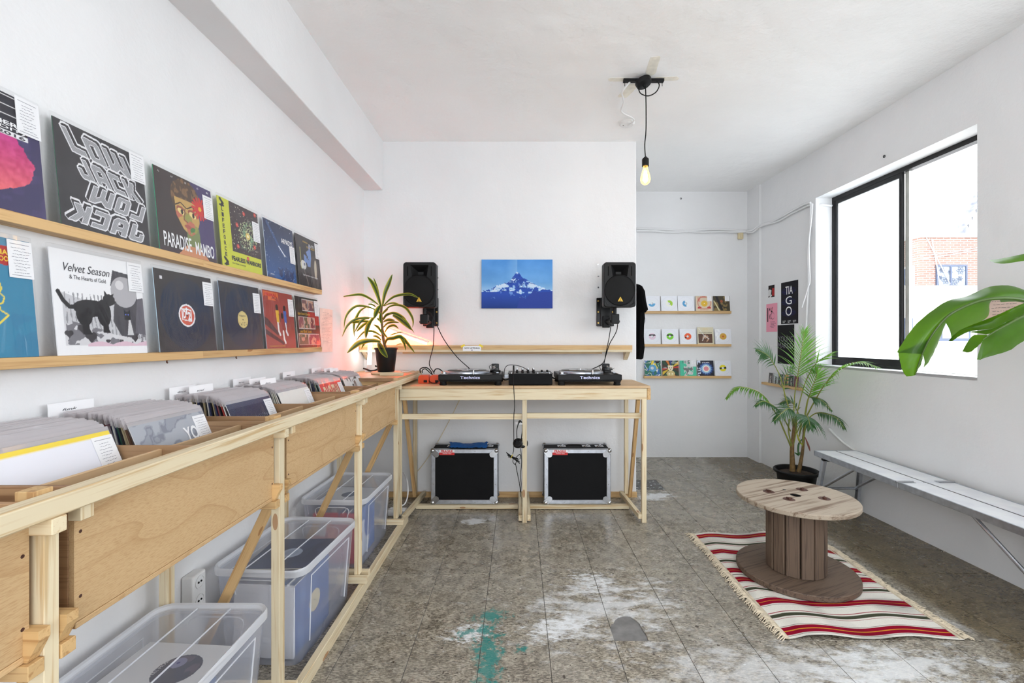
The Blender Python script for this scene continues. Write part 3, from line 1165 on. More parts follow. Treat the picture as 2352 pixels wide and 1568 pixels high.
stacks = [
    # y centre, n, label of the front record, label of the rest, tabs
    (1.102, 38, 'white record cover with a yellow top edge, front of its bin stack', 'clear-sleeved record in the stack behind the white and yellow cover'),
    (1.472, 40, 'grey record cover lettered YO, front of its bin stack', 'clear-sleeved record in the stack behind the grey YO cover'),
    (1.915, 38, 'dark navy record cover with thin white lines, front of its bin stack', 'clear-sleeved record in the stack behind the dark navy cover'),
    (2.29, 38, 'white record cover with a small black name strip, front of its bin stack', 'clear-sleeved record in the stack behind the white cover with the black strip'),
    (2.735, 36, 'red record cover with tall cream letters, front of its bin stack', 'clear-sleeved record in the stack behind the red lettered cover'),
    (3.085, 34, 'black and white photo record cover, front of the farthest bin stack', 'clear-sleeved record in the stack behind the black and white photo cover'),
]


def bin_art(q_):
    if q_ == 0:
        a = Art(60, 60, (236, 236, 244))
        a.put(a.v > .955, (244, 216, 60))
        return a
    if q_ == 1:
        a = Art(110, 110, (150, 154, 164))
        n = a.noise(5, 4)
        a.put(n > .55, (170, 174, 182)).put((n > .48) & (n < .52), (128, 132, 144))
        return a
    if q_ == 2:
        a = Art(110, 110, (34, 40, 62))
        g = random.Random(4)
        for t in range(10):
            x = .5 + .045 * t
            a.put(a.line([(x, .78 - .02 * g.random()), (x + .02, .6)], .003), (150, 156, 176))
        a.put(a.rect(.0, .93, 1, 1), (90, 96, 110), .5)
        return a
    if q_ == 3:
        a = Art(60, 60, (228, 228, 222))
        a.put(a.rect(.36, .56, .72, .67), (26, 26, 28))
        a.put(a.rect(.1, .3, .9, .6) & (a.noise(6, 9) > .55), (214, 214, 208))
        return a
    if q_ == 4:
        return Art(30, 30, (202, 48, 44))
    a = Art(90, 90, (226, 226, 226))
    n = a.noise(7, 12)
    a.put((n > .5) & (a.u < .75), (90, 88, 84)).put((n > .62) & (a.u < .6), (40, 40, 40)).put(a.rect(.5, .5, .64, .9), (120, 92, 84), .6)
    return a


for q_, (yc, n, lf, lr) in enumerate(stacks):
    xb, tl0 = -1.328, 1.5
    for i in range(n):
        t = i / (n - 1)
        front = i == n - 1
        tilt = 1.5 + 21.5 * t ** 1.5 + (rnd.random() - .5) * .7
        xbt = -1.312 + (-1.012 + 1.312) * t ** 0.95
        dy = (rnd.random() - .5) * .012
        dz = (rnd.random() - .5) * .006
        o = thing('vinyl_record', lf if front else lr, 'record', (xbt, yc + (0 if front else dy), 0.839 + dz + .003), (R(-tilt), 0, R(90)),
                  None if front else 'records filed in the bin behind the ' + ('white and yellow', 'grey', 'navy', 'white name strip', 'red', 'photo')[q_] + ' cover')
        if front:
            o['group'] = 'front covers of the bin stacks'
            a = bin_art(q_)
            cv = a.grid('cover', -LPS / 2, 0, LPS / 2, LPS, .0024, parent=o)
            bm = B()
            box(bm, (-LPS / 2 - .004, -.003, 0), (LPS / 2 + .006, .004, LPS + .012), 0, .001)
            obj('plastic_sleeve', bm, 'sleeve', o, False)
            pc = link('price_card', cards[q_ % 5], o, False, Matrix.Translation((LPS / 2 - .058, -.0014, LPS - .012)))
            if q_ == 1:
                text('YO', .036, LPS - .092, .098, LPS - .042, 'white', o, bold=.03)
            if q_ == 4:
                text('CUTHA', -.06, LPS - .12, .09, LPS - .015, 'terracing', o, bold=.03)
                text('EN', -.12, LPS - .12, -.07, LPS - .02, 'terracing', o, bold=.03)
            if q_ == 3:
                text('NEW RECORD', -.04, LPS * .585, .065, LPS * .645, 'white', o)
        else:
            link('cover', cov_me, o, False)
            link('plastic_sleeve', film_me, o, False)

# divider cards with handwriting
tabs = [(1.33, .0, 'leftmost tall white divider card above the grey record stack', 'FUNK'), (1.78, .0, 'white divider card at the wall end of the navy record stack', 'DISCO'),
        (1.84, .05, 'white divider card with bold handwriting in the navy record stack', 'SOUL'), (2.17, .0, 'white divider card at the wall end of the white record stack', 'DEEP HOUSE'),
        (2.20, .09, 'white divider card lettered in thick pen halfway along the white stack', 'JAPAN WAVE'), (2.21, .16, 'white divider card nearest the aisle in the white stack', 'DISCO'),
        (2.62, .0, 'white divider card at the wall end of the red record stack', 'BALEARIC'), (2.98, .0, 'white divider card at the wall end of the farthest stack', 'HOUSE'),
        (3.02, .10, 'white divider card halfway along the farthest stack', 'TECHNO'), (3.03, .15, 'white divider card nearest the aisle in the farthest stack', 'DUB')]
for (y, dx, lab, tx) in tabs:
    o = thing('divider_card', lab, 'divider', (-1.322 + dx, y + .06, 0.84), (R(-2 - 60 * dx), 0, R(90)), 'divider cards in the record bins')
    bm = B()
    box(bm, (-.1, -.0006, 0), (.1, .0006, .318))
    box(bm, (-.1, -.0006, .318), (.04, .0006, .352))
    obj('card', bm, 'white', o, False)
    text(tx.lower(), -.06, .327, -.015, .3345, 'ink', o, bold=.01, shear=.4)

# ------------------------------------------------------------------ wall ledges and the records on them
LEDX = -1.300
for z, lab in ((1.706, 'upper pine display ledge on the left wall'), (1.329, 'lower pine display ledge on the left wall')):
    t = thing('display_ledge', lab, 'shelf', (-1.33, 1.6, z - .02))
    boardbox('ledge_board', (-1.354, 0.25, z - .030), (LEDX, 1.88, z), 'pine2', t)
    boardbox('ledge_board', (-1.354, 1.881, z - .030), (LEDX, 3.017, z), 'pine2', t)
    for y in ((1.14, 1.71, 2.13) if z < 1.5 else ()):
        bm = B()
        tube(bm, [(-1.32, y, z - .027), (-1.32, y, z - .038), (-1.317, y, z - .041)], .0028, 6)
        obj('screw_tip', bm, 'rust', t)

LW = 0.312


def lp(y0, z, label, art, edge=(230, 230, 230), lettering=(), card=True, cz=.006, thick=.0026, cardmesh=0):
    o = thing('album_sleeve', label, 'record', (LEDX - .006, y0 + LW / 2, z + .0005), (R(-5.2), 0, R(90)), 'albums on the left wall ledges')
    art.grid('cover', -LW / 2, 0, LW / 2, LW, thick, edge, parent=o)
    for (s, x0, z0, x1, z1, m, kw) in lettering:
        text(s, (x0 - .5) * LW, z0 * LW, (x1 - .5) * LW, z1 * LW, m, o, **kw)
    if card:
        link('price_card', cards[cardmesh % 5], o, False, Matrix.Translation((LW / 2 - .057, -.0022, LW + cz)))
    bm = B()
    box(bm, (-LW / 2 - .005, -.003, 0), (LW / 2 + .004, thick + .002, LW + .012), 0, .001)
    obj('plastic_sleeve', bm, 'sleeve', o, False)
    return o


# 1 upper: pink cloud
n_ = 150
a = Art(n_, n_, (58, 52, 92))
f = a.noise(9, 1, 4)
a.put(f > .5, (72, 62, 108), .7)
g = np.clip((a.v - .12) / .6, 0, 1)
cloud = (((a.u - .45) / .47) ** 2 + ((a.v - .44) / .32) ** 2 + (a.noise(7, 5, 4) - .5) * .5) < 1
colr = np.stack([228 - 40 * g, 104 - 66 * g, 104 + 30 * g], 2)
a.img = np.where(cloud[..., None], (colr + (a.noise(30, 8, 2) - .5)[..., None] * 40) / 255, a.img)
a.put(a.rect(0, .67, .9, 1), (28, 26, 40))
for zz in (.985, .9, .82, .745):
    a.put(a.rect(0, zz - .006, .9, zz), (235, 235, 235))
a.put(a.rect(0, .64, .9, .678), (235, 235, 238))
lp(.948, 1.706, 'dark indigo album with a glowing pink cloud, at the left end of the upper ledge', a, (60, 54, 92), (
    ('AWAN', .2, .91, .66, .97, 'white', dict(bold=.02)), ('REGN', .3, .83, .7, .89, 'white', dict(bold=.02)), ('STAR BUT', .1, .775, .7, .812, 'white', dict(bold=.02)),
    ('STAR BUTCHER', .1, .725, .83, .762, 'white', dict(bold=.02)), ('(DARLING EDIT)', .1, .684, .88, .717, 'white', dict(bold=.02)), ('KMNTL032 2016', .1, .645, .88, .673, 'ink', dict(bold=.02))), cardmesh=0)

# 2 upper: hatched block letters
a = Art(90, 90, (52, 50, 54))
f = a.noise(5, 6, 4)
a.put(f > .62, (62, 60, 64), .6)
M['hatch'] = None
k = N('hatched_letter')
sx = k.n('ShaderNodeSeparateXYZ')
k.l(k.obj(), sx.inputs[0])
fr = k.math('FRACT', k.math('MULTIPLY', k.math('ADD', sx.outputs[2], k.math('MULTIPLY', sx.outputs[0], .5)), 330.0))
k.l(k.ramp(fr, [(.36, (128, 128, 130)), (.46, (226, 226, 228))]), k.p.inputs['Base Color'])
M['hatch'] = k.m
a = Art(260, 260, (52, 50, 54))
a.put(a.noise(5, 6, 4) > .62, (60, 58, 62), .6)
GL = {'L': ([[(0, 1), (.36, 1), (.36, .3), (1, .3), (1, 0), (0, 0)]], .8),
      'O': ([[(.12, 1), (.88, 1), (1, .88), (1, .12), (.88, 0), (.12, 0), (0, .12), (0, .88)], [(.36, .74), (.64, .74), (.64, .26), (.36, .26)]], .86),
      'W': ([[(0, 1), (.25, 1), (.25, .36), (.38, .5), (.38, 1), (.62, 1), (.62, .5), (.75, .36), (.75, 1), (1, 1), (1, 0), (.74, 0), (.5, .24), (.26, 0), (0, 0)]], 1.25),
      'J': ([[(.62, 1), (1, 1), (1, .12), (.88, 0), (.12, 0), (0, .12), (0, .5), (.34, .5), (.34, .28), (.62, .28)]], .8),
      'A': ([[(.2, 1), (.8, 1), (1, .8), (1, 0), (.66, 0), (.66, .24), (.34, .24), (.34, 0), (0, 0), (0, .8)], [(.36, .72), (.64, .72), (.64, .5), (.36, .5)]], .86),
      'C': ([[(.12, 1), (1, 1), (1, .72), (.36, .72), (.36, .28), (1, .28), (1, 0), (.12, 0), (0, .12), (0, .88)]], .8),
      'K': ([[(0, 1), (.34, 1), (.34, .64), (.62, 1), (1, 1), (1, .92), (.68, .5), (1, .08), (1, 0), (.62, 0), (.34, .36), (.34, 0), (0, 0)]], .86)}


def block_row(word, x0, z0, x1, z1, slant, mirror):
    tot = sum(GL[ch][1] for ch in word) + .14 * (len(word) - 1)
    sc = (x1 - x0) / tot
    x, h = 0.0, z1 - z0
    jobs = []
    for ch in word:
        loops, wd = GL[ch]
        pl_ = []
        for lp_ in loops:
            q_ = []
            for (u_, v_) in lp_:
                gx = x + u_ * wd
                X_ = x0 + gx * sc if not mirror else x1 - gx * sc
                f_ = (X_ - x0) / (x1 - x0)
                q_.append((X_ + slant * (1 - v_) * h, z0 + v_ * h - .05 * f_))
            pl_.append(q_)
        jobs.append(pl_)
        x += wd + .14

    def msk(pl_, dx, dz):
        m_ = np.zeros(a.u.shape, bool)
        for q_ in pl_:
            m_ ^= a.poly([(p_[0] + dx, p_[1] + dz) for p_ in q_])
        return m_
    ex = .028 if not mirror else -.028
    for pl_ in jobs:
        un = np.zeros(a.u.shape, bool)
        sd = np.zeros(a.u.shape, bool)
        tp = np.zeros(a.u.shape, bool)
        for t_ in np.linspace(0, 1, 9):
            m_ = msk(pl_, ex * t_, .036 * t_)
            un |= m_
            if .1 < t_ < .95:
                sd |= msk(pl_, ex * t_, .036 * t_ - .010)
            tp |= msk(pl_, ex * t_ * .5, .036 * t_)
        dil = un.copy()
        for dx in (-1, 0, 1):
            for dz in (-1, 0, 1):
                dil |= np.roll(np.roll(un, dx, 1), dz, 0)
        fr_ = msk(pl_, 0, 0)
        edge_ = fr_.copy()
        for dx, dz in ((2, 0), (-2, 0), (0, 2), (0, -2)):
            edge_ &= np.roll(np.roll(fr_, dx, 1), dz, 0)
        a.put(dil, (226, 226, 230)).put(sd & un, (52, 50, 54)).put(tp & ~sd, (232, 232, 234)).put(fr_, (226, 226, 230))
        a.put(edge_, (168, 168, 172)).put(edge_ & (np.sin(a.v * 380 + a.u * 130) > .3), (136, 136, 140))


block_row('LOW', .06, .74, .74, .955, .5, False)
block_row('JACK', .15, .51, .84, .71, .5, False)
block_row('LOW', .36, .30, .99, .48, -.4, True)
block_row('JACK', .14, .065, .97, .25, -.4, True)
lp(1.302, 1.706, 'charcoal album with hatched white block letters repeated and mirrored', a, (34, 84, 62), (), cardmesh=1)

# 3 upper: painted portrait (plain stand-in), serif title
a = Art(150, 150, (62, 52, 52))
a.put(a.u > .62 + .05 * np.sin(a.v * 6), (74, 62, 104))
a.put(a.ell(.5, .74, .26, .24), (86, 66, 50))
hair = a.noise(24, 3, 2)
a.put(a.ell(.5, .76, .25, .23) & (hair > .55), (128, 96, 66))
face = a.poly([(.3, .72), (.72, .72), (.72, .48), (.66, .34), (.54, .27), (.42, .34), (.31, .5)])
a.put(face, (196, 158, 92))
a.put(a.poly([(.48, .34), (.7, .4), (.72, .1), (.46, .1)]), (122, 134, 84))
a.put(face & (a.noise(4, 8, 3) > .56), (150, 150, 80)).put(face & (a.noise(5, 17, 3) > .62), (190, 110, 88))
for ex in (.4, .6):
    a.put(a.ell(ex, .57, .08, .05, -.3), (150, 80, 66)).put(a.ell(ex, .555, .065, .035, -.3), (232, 210, 140)).put(a.ell(ex + .015, .555, .022, .033), (44, 34, 30))
    a.put(a.line([(ex - .09, .62), (ex, .67), (ex + .09, .62)], .008), (60, 44, 36))
a.put(a.ell(.5, .385, .06, .025), (166, 84, 76)).put(a.ell(.58, .36, .05, .03, .5), (74, 126, 72))
a.put(a.line([(.47, .6), (.44, .46), (.5, .44)], .008), (130, 92, 60))
for t in range(16):
    an = t * math.pi / 8
    a.put(a.line([(.75, .68), (.75 + .14 * math.cos(an), .68 + .14 * math.sin(an))], .016), (206, 56, 52))
a.put(a.ell(.75, .68, .03), (228, 176, 60))
a.put(a.rect(.0, 0, 1, .06), (66, 52, 58))
a.put(a.poly([(.3, 0), (.86, 0), (.7, .14), (.45, .14)]), (202, 138, 100))
lp(1.660, 1.706, 'album with a painted face and red flower over a tall white title', a, (46, 150, 110), (
    ('PARADISE', .07, .06, .53, .24, 'white', dict(bold=.012)), ('MAMBO', .6, .05, .96, .22, 'white', dict(bold=.012)),
    ('ん', .06, .94, .09, .965, 'white', {}), ('け', .27, .94, .3, .965, 'white', {}), ('ば', .5, .94, .53, .965, 'white', {}), ('の', .72, .94, .75, .965, 'white', {}), ('島', .9, .94, .94, .965, 'white', {})), cz=-.03, cardmesh=2)

# 4 upper: lime border, galaxy
a = Art(150, 150, (202, 206, 58))
a.put(a.noise(4, 2) > .58, (190, 196, 60), .6)
gm = a.rect(.26, .25, 1, 1)
a.put(gm, (64, 50, 54))
ang = np.arctan2(a.v - .56, a.u - .68)
rad = np.hypot(a.u - .68, (a.v - .56) * 1.1)
sp = np.sin(2 * ang + 22 * rad) * .5 + .5
dust = a.noise(60, 3, 2)
a.put(gm & (rad < .33) & (sp * (1 - rad * 2.4) + dust > 1.0), (120, 160, 130)).put(gm & (rad < .24) & (dust > .6), (190, 200, 150)).put(rad < .06, (222, 196, 110)).put(rad < .025, (250, 240, 200))
a.specks(110, 5, (220, 214, 190), .006, (.27, .26, .99, .99))
for x, y in ((.42, .68), (.62, .9), (.4, .35), (.84, .42), (.63, .2), (.92, .96)):
    a.put(a.ell(x, y, .034), (196, 66, 60)).put(a.ell(x, y, .014), (230, 130, 110))
for z0 in (.88, .03):
    a.put(a.line([(.06, z0 + .09), (.12, z0 + .04), (.08, z0)], .022), (40, 40, 34)).put(a.line([(.05, z0), (.13, z0 + .005)], .014), (40, 40, 34))
col4 = [(c, .07, .80 - .082 * i_, .115, .86 - .082 * i_, 'ink', dict(bold=.03)) for i_, c in enumerate('LIFEFORCE')]
lp(2.014, 1.706, 'lime green bordered album with a spiral galaxy picture', a, (200, 204, 70), col4 + [('FEARLESS WARRIORS', .22, .11, .97, .18, 'ink', dict(bold=.04)), ('FAR TRIBES  DUBWISE', .22, .06, .55, .08, 'ink', {})], cz=-.05, cardmesh=3)

# 5 upper: comet
a = Art(130, 130, (40, 66, 116))
gr = a.v[..., None]
a.img = (np.array((38, 88, 150)) * (1 - gr) + np.array((36, 44, 76)) * gr) / 255
a.put((a.noise(6, 3) > .56) & (a.v < .25), (30, 58, 108))
a.specks(70, 9, (215, 225, 240), .006)
a.put(a.line([(.12, .95), (.55, .5)], .03), (70, 110, 170), .5).put(a.line([(.45, .6), (.64, .46)], .012), (236, 242, 250)).put(a.ell(.64, .46, .02), (255, 255, 255))
for x in (.66, .84, .45):
    a.put(a.ell(x, .12, .06, .07, .5), (24, 48, 96)).put(a.line([(x - .07, .2), (x, .12), (x + .08, .21)], .016), (24, 48, 96))
lp(2.373, 1.706, 'deep blue album with a white comet and starry sky', a, (205, 214, 226), (('ARPADYS', .55, .68, .95, .77, 'white', dict(bold=.02)), ('MUSIQUE', .1, .05, .22, .075, 'white', {})), cz=-.10, cardmesh=4)

# 6 upper: dark, blue figure
a = Art(110, 110, (42, 34, 34))
a.put(a.poly([(.3, .42), (.3, .85), (.62, .85), (.62, .42)]) & (a.noise(9, 4) > .48), (110, 140, 196))
a.put(a.ell(.25, .42, .12, .09), (214, 214, 210)).put(a.ell(.3, .44, .03), (70, 80, 110)).put(a.line([(.25, .34), (.4, .06)], .02), (96, 84, 80))
a.put(a.ell(.75, .34, .2, .34), (70, 58, 54)).put(a.ell(.78, .4, .06, .2, -.1), (196, 186, 164))
a.put(a.line([(.16, .75), (.16, .35)], .012), (206, 196, 110))
lp(2.716, 1.706, 'dark brown album with a pale blue figure, at the right end of the upper ledge', a, (30, 28, 28), (
    ('FUSION', .3, .88, .5, .91, 'emblem', {}), ('BLAZE', .55, .84, .78, .89, 'white', {}), ('FLYING NIGHT', .45, .79, .8, .83, 'emblem', {}), ('light on the water tonight', .2, .2, .85, .24, 'white', {})), cz=-.01, cardmesh=0)

# 1 lower: teal with yellow line drawing
a = Art(140, 140, (44, 128, 164))
a.put(a.noise(3, 5, 3) > .52, (38, 116, 156), .6)
pr = [(.55, .74), (.72, .725), (.745, .6), (.755, .57), (.735, .535), (.77, .5), (.755, .45), (.725, .435), (.735, .39), (.79, .352), (.68, .24)]
a.put(a.line(pr, .006), (232, 208, 70)).put(a.line([(.66, .55), (.70, .42), (.69, .36), (.72, .43)], .006), (232, 208, 70))
a.put(a.ell(.80, .85, .085, .082), (176, 30, 32))
lp(.929, 1.329, 'teal album with yellow line drawing and red disc, left end of lower ledge', a, (60, 140, 175), (
    ('MAX', .735, .855, .865, .90, 'emblem', dict(bold=.03)), ('BOOST', .728, .80, .872, .845, 'emblem', dict(bold=.03))), cz=-.002, cardmesh=1)

# 2 lower: black cat
a = Art(190, 190, (240, 240, 242))
f = a.noise(26, 3, 2)
ph = a.rect(.08, .1, 1, .66)
sky_ = a.put(ph & (a.v < .62 - .1 * np.sin(a.u * 3)), (200, 200, 204)) and None
stripes = vnoise(190, 190, 40, 6) * 0 + np.sin(a.u * 150 + 6 * a.noise(5, 9)) * .5
a.put(ph & (a.v < .6) & (stripes + f > .8), (150, 150, 154))
a.put(a.poly([(.64, .88), (.84, .86), (.92, .7), (.92, .24), (.86, .14), (.7, .16), (.6, .34), (.64, .6), (.6, .72)]), (70, 68, 74))
a.put(a.poly([(.92, .6), (1, .62), (1, .2), (.86, .22)]), (96, 94, 102))
a.put(a.poly([(.76, .2), (.8, .42), (.84, .2)]), (206, 206, 208))
a.put(a.ell(.76, .66, .16, .165), (176, 174, 178)).put(a.ell(.71, .73, .05, .05), (214, 212, 214))
a.put(a.poly([(.08, .3), (.5, .22), (1, .14), (1, .02), (.08, .02)]) & (a.v > .09), (214, 213, 216))
a.put(a.poly([(.1, .34), (.6, .22), (1, .2), (1, .1), (.1, .1)]) & (a.noise(16, 8, 3) > .56), (120, 118, 124))
for hx, hz, hs in ((.26, .25, .05), (.34, .17, .06), (.52, .13, .025), (.68, .13, .022), (.85, .16, .04), (.12, .2, .04)):
    a.put(a.ell(hx - hs * .45, hz + hs * .3, hs * .6) | a.ell(hx + hs * .45, hz + hs * .3, hs * .6) | a.poly([(hx - hs, hz + hs * .2), (hx + hs, hz + hs * .2), (hx, hz - hs)]), (58, 54, 58))
cat = a.ell(.37, .46, .19, .085) | a.ell(.5, .42, .08, .14) | a.ell(.29, .4, .085, .12) | a.ell(.57, .56, .07, .06) | a.poly([(.52, .58), (.52, .66), (.56, .61)]) | a.poly([(.58, .61), (.63, .63), (.61, .57)]) | a.poly([(.6, .57), (.66, .545), (.6, .52)])
cat |= a.poly([(.25, .42), (.33, .42), (.33, .26), (.36, .2), (.26, .2)]) | a.poly([(.47, .42), (.55, .42), (.54, .26), (.56, .22), (.48, .22)]) | a.line([(.22, .47), (.15, .46), (.09, .52), (.05, .6)], .02)
a.put(cat, (20, 18, 22))
a.put(a.poly([(.74, .36), (.81, .36), (.815, .48), (.79, .45), (.76, .45), (.735, .48)]), (22, 20, 24)).put(a.ell(.758, .42, .008) | a.ell(.79, .42, .008), (90, 110, 210))
a.put((a.v < .1 + .03 * np.abs(np.sin(a.u * 11))) & (a.v > .08) & (a.u > .3), (222, 190, 204))
lp(1.292, 1.329, 'white album with a black cat facing a round grey balloon', a, (236, 236, 240), (('Velvet Season', .12, .80, .6, .88, 'ink', dict(shear=.35)), ('& The Hearts of Gold', .17, .73, .55, .77, 'ink', {})), cz=.0, cardmesh=2)


def disc_lp(lab, inner, ring, cx=.49, cz=.46, r=.145):
    aa = Art(130, 130, (48, 42, 42))
    nn = aa.noise(5, 14, 3)
    aa.put(aa.ell(.5, .48, .45, .46), (34, 38, 54)).put((nn > .56), (54, 48, 50), .6)
    for t in range(6):
        aa.put(np.abs(np.hypot(aa.u - .5, aa.v - .48) - (.2 + .045 * t)) < .003, (44, 48, 66))
    aa.put(aa.ell(cx, cz, r), ring).put(aa.ell(cx, cz, r * .86), inner)
    return aa


a = disc_lp('', (206, 92, 66), (238, 236, 238))
a.put(a.poly([(.40, .40), (.40, .55), (.57, .54), (.57, .38)]) & ~a.poly([(.415, .41), (.415, .535), (.555, .525), (.555, .395)]), (240, 238, 238)).put(a.ell(.49, .46, .013), (20, 20, 20))
a.put(a.rect(.09, .88, .13, .92), (226, 224, 230))
lp(1.661, 1.329, 'black album showing an orange and white centre label', a, (190, 215, 230), (('D', .42, .42, .465, .53, 'white', dict(bold=.04)), ('1', .468, .47, .492, .56, 'white', dict(bold=.04)), ('2', .498, .40, .55, .51, 'white', dict(bold=.04))), cz=-.02, cardmesh=3)
a = disc_lp('', (216, 196, 128), (206, 186, 118), .51, .46, .13)
a.put(a.ell(.51, .46, .012), (30, 28, 26)).specks(40, 3, (120, 104, 66), .005, (.42, .37, .6, .42))
lp(2.022, 1.329, 'black album showing a plain pale gold label', a, (150, 170, 196), (('ELECTRO HOUSE', .42, .51, .58, .53, 'ink', dict(shear=-.2)), ('SIDE A', .46, .5, .54, .51, 'ink', {})), cz=-.03, cardmesh=4)

a = Art(140, 140, (158, 66, 56))
a.put(a.noise(4, 2, 3) > .56, (142, 54, 48), .6)
a.put(a.rect(.03, .9, .5, .985) | (a.rect(.03, .84, .5, .92) & (a.noise(9, 5) > .5)), (220, 112, 58))
a.put(a.poly([(.0, .55), (.12, .5), (.42, .28), (.4, .22), (.0, .42)]) | a.poly([(.0, .34), (.3, .22), (.6, .1), (.56, .06), (.0, .25)]), (78, 42, 44))
for hx, hz, shirt, leg in ((.42, .72, (226, 178, 48), (232, 230, 228)), (.68, .72, (58, 98, 176), (226, 224, 228)), (.58, .58, (150, 50, 46), (236, 234, 230))):
    a.put(a.ell(hx, hz, .045, .055), (44, 30, 26)).put(a.poly([(hx - .05, hz - .05), (hx + .06, hz - .05), (hx + .05, hz - .27), (hx - .03, hz - .27)]), shirt)
    a.put(a.line([(hx + .0, hz - .28), (hx + .01, hz - .42), (hx + .05, hz - .48)], .024), leg).put(a.line([(hx + .06, hz - .12), (hx + .09, hz - .24)], .014), (110, 62, 44))
lp(2.368, 1.329, 'brick red album with figures in yellow and blue shirts', a, (200, 190, 200), (('PRIMAL', .07, .9, .45, .96, 'red', dict(bold=.03)), ('TOMORROW REVIVED', .08, .03, .6, .05, 'emblem', {})), cz=-.03, cardmesh=0)

a = Art(130, 130, (30, 24, 24))
a.put(a.rect(0, .45, 1, .72) & (a.u > .5), (170, 30, 34))
g = random.Random(5)
for (x0, z0, x1, z1) in ((.3, .74, .52, .95), (.55, .74, .8, .95), (.1, .38, .3, .6), (.33, .38, .53, .6), (.56, .38, .78, .6), (.06, .06, .44, .26), (.47, .06, .94, .26)):
    a.put(a.rect(x0 - .012, z0 - .012, x1 + .012, z1 + .012), (206, 204, 200)).put(a.rect(x0, z0, x1, z1), (60 + 80 * g.random(), 44 + 50 * g.random(), 50 + 40 * g.random()))
    a.put(a.rect(x0, z0, x1, z1) & (a.noise(12, g.randint(0, 99)) > .56), (190, 150, 130))
lp(2.708, 1.329, 'album with a grid of framed pictures at the right end of the lower ledge', a, (228, 226, 210), (('Eight South Quartet', .08, .63, .6, .69, 'emblem', dict(shear=.3)), ('and Bob Scott', .12, .29, .6, .35, 'emblem', dict(shear=.3))), cz=-.01, cardmesh=1)

# pink note and a plain note on the left wall
o = thing('wall_note', 'pale pink typed sheet taped to the left wall past the ledges', 'paper', (XL + .002, 3.21, 1.43), (0, 0, R(90)))
bm = B()
box(bm, (-.105, -.0012, -.14), (.105, 0, .165))
obj('sheet', bm, 'peach', o, False)
bm = B()
scrib_into(bm, -.085, -.08, .085, .14, 22, 5, -.0016, 0, .0012)
obj('typed_lines', bm, 'rust', o, False, kind='stuff')

# ------------------------------------------------------------------ seven inch records in the alcove
aw = 5.35
M['label_hole'] = M['slab']
led3 = []
for q_, (z, lab) in enumerate(((1.714, 'top pine ledge of three in the alcove'), (1.329, 'middle pine ledge of three in the alcove'), (0.959, 'bottom pine ledge of three in the alcove'))):
    t = thing('display_ledge', lab, 'shelf', (1.98, aw - .02, z - .015))
    boardbox('ledge_board', (1.472 + (.01 if q_ == 0 else 0), aw - .05, z - .03), (2.486, aw - .001, z), 'pine2', t)
SW = .19


def seven(px, row, label, art, lettering=(), card=False, cover=True, tall=0):
    z = (1.714, 1.329, .959)[row]
    x = (px - CX) * 5.31 / F + SW / 2
    o = thing('single_sleeve', label, 'record', (x, aw - .042, z + .0005), (R(-7.5), 0, 0), 'seven inch records on the alcove ledges')
    art.grid('cover', -SW / 2, 0, SW / 2, SW - .012 + tall, .002, (225, 225, 225), parent=o)
    for (s, x0, z0, x1, z1, m, kw) in lettering:
        text(s, (x0 - .5) * SW, z0 * SW, (x1 - .5) * SW, z1 * SW, m, o, **kw)
    if card:
        link('price_card', smallcards[row], o, False, Matrix.Translation((SW / 2 - .054, -.0016, SW - .012)))
    return o


def white7(c1, c2=None, split=0, hole=.055, blk=None):
    aa = Art(72, 72, (232, 234, 240))
    d = np.hypot(aa.u - .5, aa.v - .5)
    aa.put((d > .42) & (d < .44), (222, 224, 232)).put(d < .215, c1)
    if c2:
        ang_ = np.cos(np.arctan2(aa.v - .5, aa.u - .5) - split)
        aa.put((d < .215) & (ang_ > .1), c2)
    if blk:
        aa.put((d < .215) & (np.abs(aa.v - .5 - blk) < .05), (24, 24, 24))
    aa.put(d < hole + .02, (120, 122, 128)).put(np.hypot(aa.u - .485, aa.v - .5) < hole + .012, (226, 228, 232))
    return aa


seven(1479, 0, 'white seven inch sleeve with blue wave at the bottom of its label', white7((232, 236, 240), (92, 162, 208), -1.5))
seven(1519, 0, 'white seven inch sleeve with a lime green and white label', white7((236, 238, 228), (166, 210, 62), .6))
seven(1557.5, 0, 'white seven inch sleeve with blue at the left of its label', white7((232, 236, 240), (86, 158, 206), 3.4))
a = Art(80, 80, (214, 196, 170))
a.put(a.ell(.52, .5, .2), (222, 180, 52)).put(a.ell(.52, .5, .03), (250, 240, 200)).put(a.ell(.22, .2, .12, .1) & (a.v > .16), (196, 60, 58)).put(a.ell(.8, .2, .12, .1) & (a.v > .16), (196, 60, 58))
a.put(np.abs(np.hypot(a.u - .52, a.v - .55) - .4) < .03, (190, 90, 76), .5)
seven(1599, 0, 'tan seven inch sleeve with yellow label and red half discs', a, (('JUNGLE', .1, .5, .28, .85, 'red', dict(shear=.3)), ('KING', .3, .82, .62, .93, 'red', {}), ('HIT SOUND', .25, .05, .75, .1, 'red', {})), card=True)
a = Art(80, 80, (70, 62, 44))
a.put(a.noise(4, 8, 3) > .55, (128, 108, 66)).put(a.line([(.2, .95), (.5, .1)], .07), (34, 32, 34)).put(a.poly([(.0, .7), (.06, .7), (.4, .02), (.3, .02)]), (206, 196, 150)).put(a.ell(.5, .65, .09), (150, 84, 56)).put(a.line([(.5, .3), (.8, .2)], .03), (40, 44, 40))
seven(1639.5, 0, 'dark green and brown painted seven inch sleeve at the right of the top ledge', a, card=True)
seven(1480, 1, 'white seven inch sleeve with a pale pink and black label', white7((226, 200, 216), blk=.09))
seven(1521, 1, 'white seven inch sleeve with a bright green and black label', white7((120, 204, 44), blk=.09))
a = white7((232, 92, 44))
a.put(a.ell(.36, .42, .05), (30, 26, 24))
